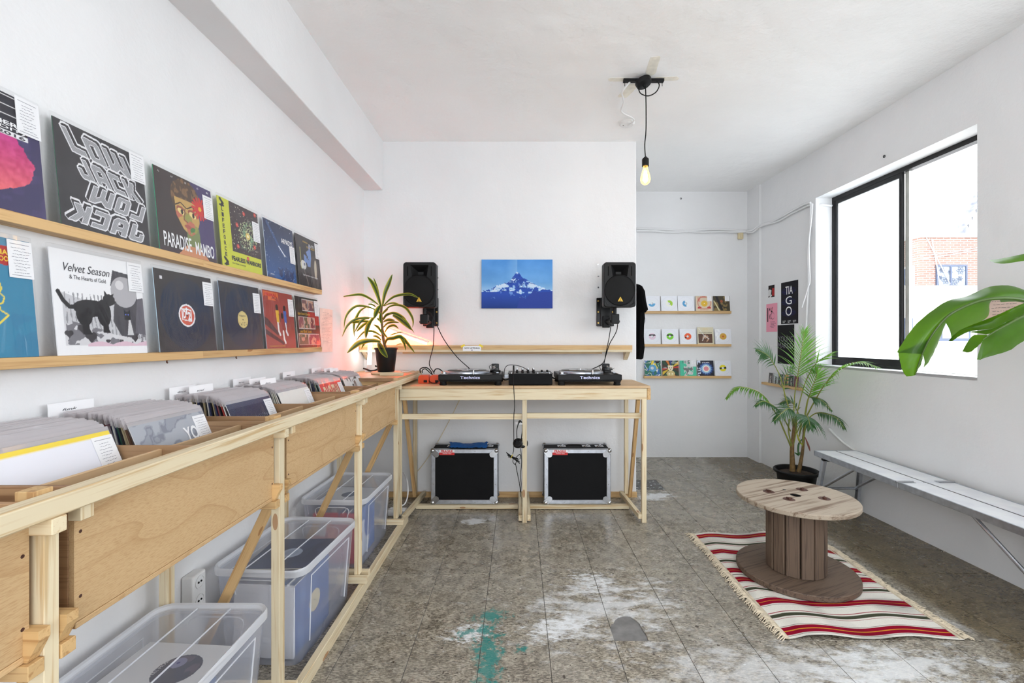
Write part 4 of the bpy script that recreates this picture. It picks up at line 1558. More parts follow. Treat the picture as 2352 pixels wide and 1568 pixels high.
seven(1562, 1, 'white seven inch sleeve with an orange label', a)
a = Art(80, 80, (214, 206, 178))
a.put(a.rect(.06, .06, .92, .6), (92, 62, 46)).put(a.ell(.5, .34, .2, .22) & (a.noise(8, 2) > .45), (190, 150, 120)).put(a.line([(.3, .2), (.45, .5), (.7, .3)], .03), (210, 200, 190)).put(a.line([(.1, .95), (.4, .5)], .012), (245, 245, 245))
seven(1602.6, 1, 'cream seven inch sleeve with a brown picture in crinkled plastic', a, (('MALTA', .35, .9, .65, .96, 'brass', {}), ('A GOLDEN SUMMER', .12, .68, .9, .74, 'ink', {})), tall=.02)
a = white7((206, 160, 66), hole=.01)
a.put(a.ell(.5, .5, .06), (196, 90, 40)).put(a.poly([(0, 1), (.25, 1), (.4, .7), (.1, .2), (0, .3)]) & (a.noise(7, 4) > .5), (246, 248, 250))
seven(1643, 1, 'white seven inch sleeve with a gold label in crinkled plastic', a)
a = Art(90, 90, (44, 112, 92))
a.put(a.poly([(.1, .35), (.3, .3), (.45, .98), (.6, .98), (.9, .3), (.75, .35), (.5, .75), (.3, .35)]), (236, 208, 60)).put(a.noise(5, 7, 2) > .62, (52, 104, 170)).put(np.abs(a.noise(4, 3, 2) - .5) < .025, (240, 240, 236))
a.put(a.ell(.5, .5, .24), (92, 160, 200)).put(a.ell(.47, .5, .1), (206, 212, 216)).put(a.ell(.8, .92, .13, .11), (24, 24, 26))
seven(1481, 2, 'seven inch sleeve swirled in green, yellow and blue', a, (('JAZZ', .72, .88, .88, .92, 'white', {}),))
a = Art(90, 90, (40, 44, 34))
for t in range(14):
    an0, an1 = t * .449, t * .449 + .3
    cc = ((190, 58, 44), (214, 180, 50), (44, 96, 60), (40, 60, 120), (206, 120, 50), (30, 70, 50), (70, 50, 40))[t % 7]
    a.put(a.poly([(.5, .5), (.5 + 1.2 * math.cos(an0), .5 + 1.2 * math.sin(an0)), (.5 + 1.2 * math.cos(an1), .5 + 1.2 * math.sin(an1))]), cc)
a.put(a.ell(.5, .5, .16, .18) | a.ell(.38, .63, .05) | a.ell(.62, .63, .05), (236, 226, 196)).put(a.ell(.44, .52, .03) | a.ell(.56, .52, .03) | a.ell(.5, .42, .05, .025), (60, 44, 30))
a.put(a.ell(.5, .14, .26, .2), (226, 206, 140)).put((np.abs(np.sin(a.v * 60 + 8 * np.abs(a.u - .5))) < .4) & a.ell(.5, .14, .26, .2), (70, 52, 36)).put(a.ell(.41, .12, .05) | a.ell(.6, .12, .05), (236, 226, 196))
seven(1522, 2, 'multicoloured rayed seven inch sleeve with a pale masked figure', a, (('JIM', .62, .85, .8, .93, 'white', {}), ('NELSON', .56, .75, .96, .84, 'white', {}), ('DON', .08, .44, .26, .52, 'white', {})))
a = Art(80, 80, (70, 190, 154))
a.put(a.rect(.25, 0, .8, 1) & (a.noise(6, 9, 3) > .42), (206, 208, 206)).put((a.noise(7, 3, 3) > .56) & a.ell(.48, .4, .3, .34), (110, 112, 112)).put(a.rect(.62, .6, 1, 1), (222, 226, 226))
seven(1562.6, 2, 'mint green and white seven inch sleeve in shiny plastic', a, (('JOIE', .12, .74, .4, .92, 'ink', {}), ('S', .48, .72, .62, .95, 'ink', {})), card=True)
a = Art(90, 90, (24, 26, 44))
d = np.hypot(a.u - .54, a.v - .46)
ang = np.arctan2(a.v - .46, a.u - .54)
ray = a.noise(3, 3) * .1 + .06 * np.sin(ang * 23) * np.sin(ang * 7)
a.put(d + ray < .44, (52, 84, 150)).put(d + ray * .6 < .33, (150, 190, 226)).put(d < .22, (240, 236, 226)).put(d < .15, (226, 140, 150))
a.put((a.u < .2) & (a.noise(12, 3, 2) > .58), (214, 222, 240))
seven(1602.6, 2, 'dark blue seven inch sleeve with a glowing pink sun', a, (('SOLARIS', .3, .78, .75, .84, 'alubench', {}),))
a = white7((236, 222, 40))
d = np.hypot(a.u - .5, a.v - .5)
a.put((d < .215) & (np.abs(a.v - .5 - .12 * (a.u - .5)) < .06), (44, 42, 30)).put(d < .07, (226, 228, 232))
seven(1642.6, 2, 'white seven inch sleeve with a yellow and black label', a)

# ------------------------------------------------------------------ turntable table
TZ = 1.030
tb = thing('turntable_table', 'long pine trestle table with plywood top holding the turntables', 'table', (0.05, 3.7, 0))
bm = B()
prism(bm, [(-.93, 3.385), (.995, 3.425), (.995, 3.975), (-.93, 3.975)], .018, Matrix.Translation((0, 0, TZ - .018)))
obj('tabletop', bm, 'plytop', tb)
board('apron', (-.885, 3.405, .968), (.972, 3.445, .968), .028, .084, 'pine', tb)
board('apron', (-.885, 3.95, .968), (.972, 3.95, .968), .028, .084, 'pine', tb)
boardbox('end_beam', (-.915, 3.40, .925), (-.887, 3.96, 1.010), 'pine2', tb)
boardbox('end_beam', (.974, 3.43, .925), (1.0, 3.96, 1.010), 'pine2', tb)
for x in (.933, .032, -.915):
    boardbox('front_post', (x, 3.424, 0 if x > -.5 else .06), (x + .034, 3.458, .93), 'pine', tb)
for x in (-.905, .918):
    boardbox('rear_post', (x, 3.915, 0.05), (x + .032, 3.947, .93), 'pine', tb)
board('brace', (-.866, 3.47, .925), (-.876, 3.86, .055), .026, .036, 'pine2', tb, up=(0, 1, 0))
board('brace', (.915, 3.47, .925), (.948, 3.86, .055), .026, .036, 'pine2', tb, up=(0, 1, 0))
board('foot_board', (-.858, 3.405, .045), (-.815, 3.96, .045), .032, .036, 'pine', tb)
board('foot_board', (.922, 3.43, .045), (.897, 3.96, .045), .03, .036, 'pine', tb)
board('foot_board', (.016, 3.44, .03), (.016, 3.96, .03), .026, .045, 'pine', tb)
board('foot_board', (.082, 3.44, .03), (.082, 3.96, .03), .026, .045, 'pine', tb)
boardbox('stretcher', (-.89, 3.46, .772), (.03, 3.485, .813), 'pine', tb)
boardbox('stretcher', (.035, 3.46, .778), (.935, 3.485, .819), 'pine', tb)
boardbox('lower_stretcher', (-.83, 3.69, .004), (.0, 3.735, .034), 'pine', tb)
boardbox('lower_stretcher', (.097, 3.69, .004), (.90, 3.735, .034), 'pine', tb)

# turntables
def vinyl_on(x, y, z, lab, seed):
    o = thing('vinyl_disc', lab, 'record', (x, y, z))
    bm = B()
    lathe(bm, [(0, 0), (.150, 0), (.152, .0012), (.150, .0024), (.055, .002), (.052, .0026), (0, .0026)], 48, (x, y, z))
    obj('disc', bm, 'vinyl', o, smooth=True)
    bm = B()
    lathe(bm, [(0, 0), (.05, 0), (.05, .0005), (0, .0005)], 32, (x, y, z + .0026))
    for k_ in range(3):
        an = 2.1 * k_ + seed
        box(bm, (x + .07 * math.cos(an) - .026, y + .07 * math.sin(an) - .02, z + .0024), (x + .07 * math.cos(an) + .026, y + .07 * math.sin(an) + .02, z + .003), 1)
    obj('slipmat_print', bm, ['alu', 'white'], o)
    bm = B()
    lathe(bm, [(.0035, 0), (.003, .011), (0, .0125)], 10, (x, y, z + .002))
    obj('spindle', bm, 'chrome', o)


def turntable(x0, x1, yf, label, rec, rz):
    wd = x1 - x0
    dp = wd * .80
    o = thing('turntable', label, 'turntable', (x0 + wd / 2, yf + dp / 2, TZ))
    for sx in (0, 1):
        for sy in (0, 1):
            bm = B()
            lathe(bm, [(0, 0), (.026, 0), (.028, .004), (.028, .012), (.024, .014), (.024, .019), (.027, .021), (.027, .031), (0, .031)], 20,
                  (x0 + .032 + sx * (wd - .064), yf + .035 + sy * (dp - .07), TZ))
            obj('foot', bm, 'rubber', o, smooth=True)
    bm = B()
    box(bm, (x0 + .006, yf + .004, TZ + .029), (x1 - .006, yf + dp, TZ + .040), 0, .004)
    box(bm, (x0, yf, TZ + .038), (x1, yf + dp, TZ + .082), 0, .007)
    obj('plinth', bm, 'black', o)
    bm = B()
    box(bm, (x0 + .008, yf + .008, TZ + .0815), (x1 - .008, yf + dp - .008, TZ + .0835), 0, .001)
    obj('top_plate', bm, 'blackgloss', o)
    cx, cy = x0 + wd * .41, yf + dp * .5
    bm = B()
    lathe(bm, [(0, 0), (.150, 0), (.178, .002), (.178, .012), (.172, .018), (.165, .0195), (0, .0195)], 72, (cx, cy, TZ + .0835))
    for k_ in range(72):
        an = 2 * math.pi * k_ / 72
        c = Vector((cx + .1785 * math.cos(an), cy + .1785 * math.sin(an), TZ + .0885))
        box(bm, (-.0008, -.003, -.002), (.0008, .003, .002), 0, 0, Matrix.Translation(c) @ Matrix.Rotation(an, 4, 'Z'))
    obj('platter', bm, 'alu', o, smooth=True)
    bm = B()
    lathe(bm, [(0, 0), (.155, 0), (.155, .002), (0, .002)], 48, (cx, cy, TZ + .1030))
    obj('slipmat', bm, 'rubber', o)
    vinyl_on(cx, cy, TZ + .1052, rec, rz)
    bm = B()
    lathe(bm, [(0, 0), (.018, 0), (.018, .016), (.016, .018), (0, .018)], 24, (x0 + .036, yf + .05, TZ + .0835))
    obj('power_dial', bm, 'chrome', o, smooth=True)
    bm = B()
    box(bm, (x0 + .02, yf + .012, TZ + .0835), (x0 + .066, yf + .034, TZ + .0865), 0, .001)
    obj('start_button', bm, 'alu', o)
    bm = B()
    lathe(bm, [(0, 0), (.006, 0), (.006, .028), (.0045, .032), (0, .032)], 14, (x0 + wd * .55, yf + .022, TZ + .0835))
    obj('target_light', bm, 'chrome', o, smooth=True)
    bm = B()
    box(bm, (x1 - .055, yf + .03, TZ + .0835), (x1 - .022, yf + .19, TZ + .086), 0, .001)
    ps = obj('pitch_slider_plate', bm, 'rubber', o)
    bm = B()
    box(bm, (x1 - .048, yf + .10, TZ + .086), (x1 - .030, yf + .118, TZ + .096), 0, .002)
    obj('slider_knob', bm, 'alu', ps)
    tx, ty = x1 - .066, yf + dp - .085
    bm = B()
    lathe(bm, [(0, 0), (.045, 0), (.045, .012), (.034, .016), (.03, .036), (0, .036)], 32, (tx, ty, TZ + .0835))
    box(bm, (tx - .03, ty - .016, TZ + .118), (tx + .03, ty + .016, TZ + .150), 0, .004)
    tu = obj('tonearm_base', bm, 'blackgloss', o)
    bm = B()
    az = TZ + .134
    arm = smooth_pts([(tx, ty + .05, az), (tx, ty - .06, az), (tx - .012, ty - .13, az - .004), (tx + .01, ty - .19, az - .008), (tx - .008, ty - .225, az - .012)], 6)
    tube(bm, arm, .0048, 10)
    obj('tonearm', bm, 'chrome', o, smooth=True)
    bm = B()
    tube(bm, [(tx, ty + .045, az), (tx, ty + .085, az)], .017, 20)
    obj('counterweight', bm, 'alu', o)
    e = arm[-1]
    bm = B()
    box(bm, (e.x - .010, e.y - .045, e.z - .008), (e.x + .010, e.y + .002, e.z + .003), 0, .002)
    tube(bm, [(e.x + .01, e.y - .03, e.z), (e.x + .024, e.y - .036, e.z + .008)], .0016, 6)
    obj('headshell', bm, 'blackgloss', o)
    bm = B()
    tube(bm, smooth_pts([(tx - .035, ty + .01, TZ + .09), (tx - .05, ty + .0, TZ + .125), (tx - .03, ty + .01, TZ + .14), (tx - .01, ty + .02, TZ + .135)], 5), .0022, 6)
    obj('arm_wire', bm, 'rubber', o)
    text('Technics', x0 + wd * .345, TZ + .0495, x0 + wd * .655, TZ + .0715, 'technics', o, bold=.018, y=yf - .0008, world=True)
    return o


turntable(-.607, -.122, 3.452, 'black turntable at the left end of the table beside the orange power boxes', 'black record on the turntable beside the orange power boxes', .4)
turntable(.300, .790, 3.452, 'black turntable at the right end of the table under the right speaker', 'black record on the turntable under the right speaker', 1.3)

mx_ = thing('dj_mixer', 'black mixer with grey knobs standing between the two turntables', 'mixer', (.093, 3.6, TZ))
bm = B()
box(bm, (-.072, 3.455, TZ + .004), (.261, 3.76, TZ + .086), 0, .004)
obj('chassis', bm, 'blackfelt', mx_)
bm = B()
box(bm, (-.078, 3.452, TZ + .086), (.267, 3.765, TZ + .091), 0, .0015)
obj('faceplate', bm, 'blackgloss', mx_)
knob_me = None
for r_ in range(3):
    for c_ in range(4):
        x, y = -.008 + c_ * .043 + (0 if c_ < 3 else .0), 3.50 + r_ * .075
        if knob_me is None:
            bm = B()
            lathe(bm, [(0, 0), (.010, 0), (.010, .008), (.0075, .010), (.007, .026), (.006, .028), (0, .028)], 16)
            kk = obj('knob', bm, 'rubber', mx_, mtx=Matrix.Translation((x, y, TZ + .091)), smooth=True)
            knob_me = kk.data
            bm = B()
            lathe(bm, [(0, 0), (.0062, 0), (.006, .004), (0, .004)], 14)
            kc = obj('knob_cap', bm, 'alubench', kk, False, Matrix.Translation((0, 0, .027)))
        else:
            k2 = link('knob', knob_me, mx_, True, Matrix.Translation((x, y, TZ + .091)))
            link('knob_cap', kc.data, k2, False, Matrix.Translation((0, 0, .027)))
for x in (.185, .228):
    bm = B()
    box(bm, (x - .009, 3.53, TZ + .091), (x + .009, 3.60, TZ + .093))
    f_ = obj('fader_slot', bm, 'alu', mx_)
    bm = B()
    box(bm, (x - .008, 3.55, TZ + .093), (x + .008, 3.575, TZ + .112), 0, .003)
    obj('fader_cap', bm, 'rubber', f_)
for x in (-.05, .15, .24):
    bm = B()
    lathe(bm, [(0, 0), (.006, 0), (.006, .006), (0, .006)], 10, (x, 3.47, TZ + .091))
    obj('socket', bm, 'chrome', mx_)

# cables on and over the table
def cable(pts, r, label, m='rubber', n=7, name='cable', k=6):
    bm = B()
    tube(bm, smooth_pts(pts, k), r, n)
    o = obj(name, bm, m, smooth=True)
    return tag(o, label, 'cable')


hx, hy = -.034, 3.478
cable([(hx, hy, TZ + .15), (hx, hy - .002, TZ + .12), (hx - .001, 3.40, TZ + .10), (hx + .0, 3.378, TZ + .02), P(1182, 930, 3.378), P(1180, 960, 3.39), P(1180, 1025, 3.40), P(1178, 1042, 3.41)], .0028, 'black headphone lead hanging from the mixer down the front of the table')
bm = B()
tube(bm, [(hx, hy, TZ + .093), (hx, hy, TZ + .105), (hx, hy, TZ + .105), (hx, hy, TZ + .15)], [.004, .004, .007, .006], 10)
tag(obj('jack_plug', bm, 'rubber'), 'black jack plug standing in the left corner of the mixer', 'plug')
cable([P(1158, 858, 3.83) + Vector((0, 0, -.03)), P(1159, 848, 3.83), P(1166, 839, 3.83), P(1180, 838, 3.82), P(1198, 842, 3.8), P(1212, 850, 3.74), P(1213, 856, 3.72)], .0028, 'thin black cable arching from behind the mixer into its top')
cable([P(1153, 868, 3.78), P(1160, 872, 3.80), P(1168, 870, 3.83), P(1172, 868, 3.86)], .006, 'thick black signal cable between left turntable and mixer')
cable([P(1268, 866, 3.80), P(1274, 869, 3.82), P(1280, 866, 3.84)], .006, 'black signal cable between mixer and right turntable')
ws = thing('white_power_brick', 'white power adapter tucked between the left turntable and the mixer', 'adapter', (-.1, 3.85, TZ))
bm = B()
box(bm, (-.125, 3.87, TZ), (-.075, 3.96, TZ + .08), 0, .006)
obj('casing', bm, 'whiteplastic', ws)
bm = B()
box(bm, (-.118, 3.866, TZ + .02), (-.082, 3.871, TZ + .05), 0, .001)
obj('socket_face', bm, 'alu', ws)

# orange power boxes
for k_, (px, lab) in enumerate(((960, 'left orange power box with a black switch on the table'), (986.5, 'right orange power box touching the left turntable'))):
    x0 = P(px, 870, 3.6).x
    o = thing('power_box', lab, 'power supply', (x0 + .044, 3.66, TZ))
    bm = B()
    prism(bm, [(0, .006), (.004, 0), (.084, 0), (.088, .006), (.086, .05), (.076, .066), (.012, .066), (.002, .05)], .09, Matrix(((1, 0, 0, x0), (0, 0, 1, 3.60), (0, 1, 0, TZ), (0, 0, 0, 1))))
    bmesh.ops.bevel(bm, geom=bm.edges[:], offset=.003, segments=2, affect='EDGES')
    obj('casing', bm, 'orange', o, smooth=True)
    bm = B()
    box(bm, (x0 + .045, 3.594, TZ + .010), (x0 + .072, 3.602, TZ + .028), 0, .002)
    obj('switch', bm, 'rubber', o)
cable([P(966, 856, 3.66), P(965, 848, 3.67), P(972, 844, 3.68), P(982, 845, 3.70), P(990, 853, 3.70), P(992, 858, 3.67)], .0045, 'black flex looping over the left orange power box')
cable([P(970, 856, 3.69), P(970, 850, 3.70), P(977, 847, 3.71), P(988, 856, 3.73), P(996, 862, 3.76)], .004, 'inner black flex looped behind the left orange power box')
cable([P(996, 856, 3.66), P(1000, 848, 3.67), P(1008, 847, 3.69), P(1016, 853, 3.73), P(1018, 860, 3.845)], .0045, 'black flex looping from the right orange power box behind the left turntable')
cable([P(985, 874, 3.60), P(992, 879, 3.585), P(1004, 879, 3.60), P(1006, 877, 3.7)], .003, 'black lead lying in front of the orange power boxes')

# ------------------------------------------------------------------ flight cases
def flight_case(px0, px1, label, tarp):
    yf, yb = 3.715, 3.935
    x0, x1 = P(px0, 0, yf).x, P(px1, 0, yf).x
    z0, z1 = .036, .484
    o = thing('flight_case', label, 'case', ((x0 + x1) / 2, 3.83, z0))
    t = .034
    bm = B()
    box(bm, (x0 + .006, yf + .004, z0 + .006), (x1 - .006, yb - .004, z1 - .006))
    obj('panel_shell', bm, 'blackfelt', o)
    for nm, lo, hi in (('edge_profile', (x0, yf - .001, z0), (x1, yf + .03, z0 + t)), ('edge_profile', (x0, yf - .001, z1 - t), (x1, yf + .03, z1)),
                       ('edge_profile', (x0, yf - .001, z0 + t), (x0 + t, yf + .03, z1 - t)), ('edge_profile', (x1 - t, yf - .001, z0 + t), (x1, yf + .03, z1 - t)),
                       ('edge_profile', (x0, yb - .03, z1 - t), (x1, yb, z1)), ('edge_profile', (x0, yb - .03, z0), (x0 + .004, yb, z1)), ('edge_profile', (x1 - .004, yb - .03, z0), (x1, yb, z1))):
        bm = B()
        box(bm, lo, hi, 0, .003)
        obj(nm, bm, 'alu', o)
    for sx in (0, 1):
        for sz in (0, 1):
            for sy in (0, 1):
                cx = x0 + .012 if sx == 0 else x1 - .012
                cz = z0 + .012 if sz == 0 else z1 - .012
                dx, dz = (1 if sx == 0 else -1), (1 if sz == 0 else -1)
                bm = B()
                bmesh.ops.create_icosphere(bm, subdivisions=2, radius=.0205, matrix=Matrix.Translation((cx, yf + .006 if sy == 0 else yb - .01, cz)))
                if sy == 0:
                    an = math.atan2(dz, dx)
                    prism(bm, [(0, -.022), (.05, -.024), (.062, -.014), (.068, 0), (.062, .014), (.05, .024), (0, .022)], .003,
                          Matrix.Translation((cx, yf - .004, cz)) @ Matrix.Rotation(-an, 4, 'Y') @ Matrix.Rotation(R(90), 4, 'X') @ Matrix.Translation((0, 0, 0)))
                cb = obj('ball_corner', bm, 'chrome', o, smooth=True)
    riv = None
    for (u, v) in ((.035, .36), (.035, .64), (.965, .36), (.965, .64), (.3, .035), (.66, .035), (.66, .965)):
        c = Vector((x0 + u * (x1 - x0), yf - .001, z0 + v * (z1 - z0)))
        if riv is None:
            bm = B()
            lathe(bm, [(.0045, 0), (.003, .002), (0, .0026)], 8, mtx=Matrix.Rotation(R(90), 4, 'X'))
            riv = obj('rivet', bm, 'chrome', o, mtx=Matrix.Translation(c)).data
        else:
            link('rivet', riv, o, True, Matrix.Translation(c))
    # butterfly latches and handle on the top
    for u in (.28, .66, .86):
        cx = x0 + u * (x1 - x0)
        bm = B()
        box(bm, (cx - .035, yf + .075, z1 - .004), (cx + .035, yf + .135, z1 + .003), 0, .002)
        tube(bm, smooth_pts([(cx - .024, yf + .09, z1 + .002), (cx - .008, yf + .084, z1 + .010), (cx, yf + .105, z1 + .006), (cx + .008, yf + .126, z1 + .010), (cx + .024, yf + .12, z1 + .002)], 4), .004, 6)
        obj('latch', bm, 'chrome', o)
    hc = x0 + .47 * (x1 - x0)
    bm = B()
    tube(bm, smooth_pts([(hc - .06, yf + .1, z1), (hc - .05, yf + .1, z1 + .012), (hc + .05, yf + .1, z1 + .012), (hc + .06, yf + .1, z1)], 5), .006, 8)
    obj('handle', bm, 'rubber', o)
    sx0 = x0 + .068
    bm = B()
    box(bm, (sx0, yf - .0032, z1 - .026), (sx0 + .124, yf - .0022, z1 - .003), 0)
    box(bm, (sx0, yf - .0034, z1 - .046), (sx0 + .124, yf - .0022, z1 - .026), 1)
    s_ = obj('fragile_sticker', bm, ['white', 'red'], o)
    s_['label'] = 'red and white fragile sticker'
    text('FRAGILE', sx0 + .014, z1 - .024, sx0 + .11, z1 - .006, 'red', s_, bold=.05, y=yf - .004, world=True)
    text('THANK YOU', sx0 + .026, z1 - .039, sx0 + .098, z1 - .032, 'white', s_, bold=.03, y=yf - .0042, world=True)
    if tarp:
        t_ = thing('blue_cloth', 'crumpled blue cloth lying on top of the left flight case', 'cloth', (hc + .02, 3.83, z1))
        bm = B()
        nx, ny = 26, 10
        g_ = []
        rg = random.Random(8)
        for j in range(ny + 1):
            row = []
            for i in range(nx + 1):
                u, v = i / nx, j / ny
                e_ = 4 * v * (1 - v)
                z = z1 + .006 + .022 * e_ * (.7 + .3 * math.sin(u * 9)) + .006 * rg.random() + (.012 if i in (0, nx) and j > 4 else 0)
                row.append(bm.verts.new((hc - .115 + u * .31 + .01 * math.sin(v * 7), yf + .02 + v * .15 + .008 * math.sin(u * 11), z)))
            g_.append(row)
        for j in range(ny):
            for i in range(nx):
                bm.faces.new((g_[j][i], g_[j][i + 1], g_[j + 1][i + 1], g_[j + 1][i]))
        obj('folds', bm, 'blueTarp', t_, smooth=True)


flight_case(990, 1143, 'black flight case with aluminium edges under the left turntable', True)
flight_case(1250, 1403, 'black flight case with aluminium edges under the right turntable', False)

# headphones on a peg at the middle post
hp = thing('headphones', 'black headphones hanging from a white peg on the middle table post', 'headphones', P(1194, 1000, 3.43))
pg_z = P(0, 972, 3.43).z
tag(boardbox('peg', (P(1184, 0, 3.43).x, 3.432, pg_z - .010), (.033, 3.448, pg_z + .006), 'white'), 'short white wooden peg holding the headphones', 'peg')
bm = B()
pts = [P(1188, 1013, 3.40), P(1187, 990, 3.40), P(1190, 975, 3.41), P(1194.5, 968.0, 3.43), P(1199, 972, 3.46), P(1199.5, 990, 3.47), P(1197, 1008, 3.47)]
sp_ = smooth_pts(pts, 6)
for p0, p1 in zip(sp_, sp_[1:]):
    d_ = (p1 - p0).normalized()
    sd = d_.cross(Vector((0, -.55, .1))).normalized()
vs_ = []
for i, p0 in enumerate(sp_):
    d_ = (sp_[min(i + 1, len(sp_) - 1)] - sp_[max(i - 1, 0)]).normalized()
    nrm = Vector((d_.z, 0, -d_.x))
    nrm = nrm.normalized() if nrm.length > .1 else Vector((0, 0, 1))
    sd = d_.cross(nrm).normalized()
    vs_.append([bm.verts.new(p0 + sd * a_ * .014 + nrm * b_ * .003) for a_, b_ in ((-1, -1), (1, -1), (1, 1), (-1, 1))])
for A_, C_ in zip(vs_, vs_[1:]):
    for j in range(4):
        bm.faces.new((A_[j], A_[(j + 1) % 4], C_[(j + 1) % 4], C_[j]))
bm.faces.new(vs_[0])
bm.faces.new(vs_[-1])
obj('headband', bm, 'rubber', hp, smooth=True)
for (px, Y, an) in ((1190, 3.40, -.35), (1201, 3.45, .25)):
    c = P(px, 1018, Y)
    bm = B()
    lathe(bm, [(0, -.022), (.026, -.022), (.033, -.016), (.034, -.004), (.036, 0), (.038, .010), (.032, .018), (.02, .020), (.018, .012), (0, .012)], 28, c, mtx=Matrix.Rotation(an, 4, 'Z') @ Matrix.Rotation(R(62), 4, 'X'))
    obj('ear_cup', bm, 'blackgloss', hp, smooth=True)
cable([P(1196, 1029, 3.42), P(1197, 1042, 3.42), P(1198, 1062, 3.42), P(1196, 1090, 3.43), P(1197, 1112, 3.43), P(1196, 1130, 3.43)], .0026, 'black cord hanging straight down from the headphones')
cbun = thing('cable_bundle', 'black cable coil tied with yellow tie hanging beside the middle post', 'cable', P(1180, 1050, 3.40))
bm = B()
for k_ in range(7):
    o_ = (k_ - 3) * .0042
    a_, b_ = P(1165, 1043, 3.40), P(1192, 1058, 3.40)
    off = Vector((o_ * .4, (k_ % 3 - 1) * .006, -o_))
    tube(bm, smooth_pts([a_ + off * 1.3, a_.lerp(b_, .45) + off * .6, b_ + off * 1.5], 5), .0028, 6)
tube(bm, smooth_pts([P(1180, 1050, 3.4), P(1178, 1060, 3.4), P(1183, 1066, 3.4), P(1186, 1058, 3.4), P(1183, 1052, 3.4)], 5), .0026, 6)
tube(bm, smooth_pts([P(1184, 1052, 3.4), P(1192, 1044, 3.4), P(1196, 1046, 3.4), P(1194, 1054, 3.4)], 5), .0026, 6)
obj('coil', bm, 'rubber', cbun, smooth=True)
bm = B()
c = P(1175, 1048, 3.40)
tube(bm, [c + Vector((.0145 * math.sin(t) * .6, .011 * math.cos(t), .0145 * math.sin(t))) for t in [2 * math.pi * q / 14 for q in range(14)]], .0022, 5, closed=True)
obj('cable_tie', bm, 'yellow', cbun)
cable([P(1184, 1064, 3.41), P(1188, 1085, 3.42), P(1193, 1110, 3.45), P(1195, 1128, 3.5), P(1195, 1140, 3.64)], .0026, 'black cord running down from the tied coil')

# white lead from the table down to the power strip
cable([P(1056, 917, 3.9), P(1040, 950, 3.92), P(1008, 1010, 3.96), P(975, 1062, 3.96), P(950, 1092, 3.96)], .003, 'thin white lead slanting down behind the table', 'cream')
psx = thing('power_strip', 'white power strip on the floor beside the end of the counter', 'power strip', (-.93, 3.55, 0))
bm = B()
box(bm, (-1.02, 3.545, .0), (-.875, 3.61, .05), 0, .01)
obj('strip_body', bm, 'whiteplastic', psx, smooth=True)
for x in (-.99, -.935):
    bm = B()
    lathe(bm, [(.019, 0), (.019, .003), (.015, .003), (.014, -.006), (0, -.006)], 16, (x, 3.578, .051))
    obj('socket', bm, 'whiteplastic', psx)
cable([P(921, 1162, 3.57) , P(930, 1156, 3.6), P(936, 1140, 3.65), P(937, 1118, 3.7), P(934, 1100, 3.75), P(926, 1085, 3.9)], .005, 'white flex curving up from the power strip', 'whiteplastic')

# ------------------------------------------------------------------ long wall shelf, sign, poster
sh = thing('wall_shelf', 'long pine shelf on the wall behind the turntables', 'shelf', (-.2, 3.94, 1.3))
boardbox('shelf_board', (-1.35, 3.885, 1.296), (.970, 3.998, 1.318), 'pine2', sh)
boardbox('front_lip', (-1.35, 3.868, 1.293), (.972, 3.885, 1.331), 'pine2', sh)
boardbox('front_lip', (-1.35, 3.866, 1.272), (.970, 3.886, 1.293), 'pine', sh)
boardbox('under_batten', (-.99, 3.90, 1.258), (.72, 3.93, 1.274), 'pine2', sh)
for x in (-1.335, .925):
    bm = B()
    prism(bm, [(3.89, 1.272), (3.998, 1.272), (3.998, 1.20), (3.97, 1.215)], .034, Matrix(((0, 0, 1, x), (1, 0, 0, 0), (0, 1, 0, 0), (0, 0, 0, 1))))
    obj('bracket', bm, 'pine', sh)
sg = thing('paper_sign', 'small handwritten now listening sign taped to the wall shelf', 'sign', (P(1083, 0, 3.86).x, 3.86, 1.31))
a_, b_ = P(1063, 794, 3.862), P(1105, 806, 3.862)
bm = B()
box(bm, (a_.x, 3.8635, b_.z), (b_.x, 3.8645, a_.z))
obj('sheet', bm, 'white', sg)
for x, s_ in ((a_.x, 1), (b_.x, -1)):
    bm = B()
    box(bm, (-.018, -.001, -.008), (.018, .0, .008), 0, 0, Matrix.Translation((x, 3.863, a_.z)) @ Matrix.Rotation(-.5 * s_, 4, 'Y'))
    obj('yellow_tape', bm, 'yellow', sg)
text('NOW LISTENING', a_.x + .012, (a_.z + b_.z) / 2 - .004, b_.x - .012, (a_.z + b_.z) / 2 + .010, 'ink', sg, y=3.8628, world=True, bold=.02)
text('•', (a_.x + b_.x) / 2 - .006, b_.z + .004, (a_.x + b_.x) / 2 + .006, b_.z + .012, 'ink', sg, y=3.8628, world=True, bold=.02)

n1, n2 = 250, 176
a = Art(n1, n2, (112, 170, 226))
gr = np.clip(a.v, 0, 1)[..., None]
cl = a.noise(3, 3, 4)[..., None]
a.img = (np.array((140, 190, 232)) * (1 - gr) + np.array((88, 152, 222)) * gr + (cl - .5) * 40) / 255
hz_ = np.clip((.52 - a.v) / .2, 0, 1)
a.put(np.clip(hz_, 0, 1), (186, 216, 240), .55)
ctl = [(0, .35), (.1, .38), (.2, .45), (.3, .51), (.37, .52), (.42, .6), (.46, .68), (.5, .76), (.55, .69), (.58, .63), (.64, .59), (.69, .53), (.74, .51), (.8, .45), (.88, .42), (.92, .39), (1, .36)]
uu = np.linspace(0, 1, n1)
rd = np.interp(uu, [c[0] for c in ctl], [c[1] for c in ctl])
gg = np.random.RandomState(4)
jag = np.interp(uu, np.linspace(0, 1, 60), gg.rand(60) * .024 - .012) + np.interp(uu, np.linspace(0, 1, 130), gg.rand(130) * .014 - .007)
rd = rd + jag
below = a.v < rd[None, :]
a.put(below, (50, 84, 178))
snow = a.noise(22, 21, 4) * .7 + a.noise(7, 8, 2) * .3
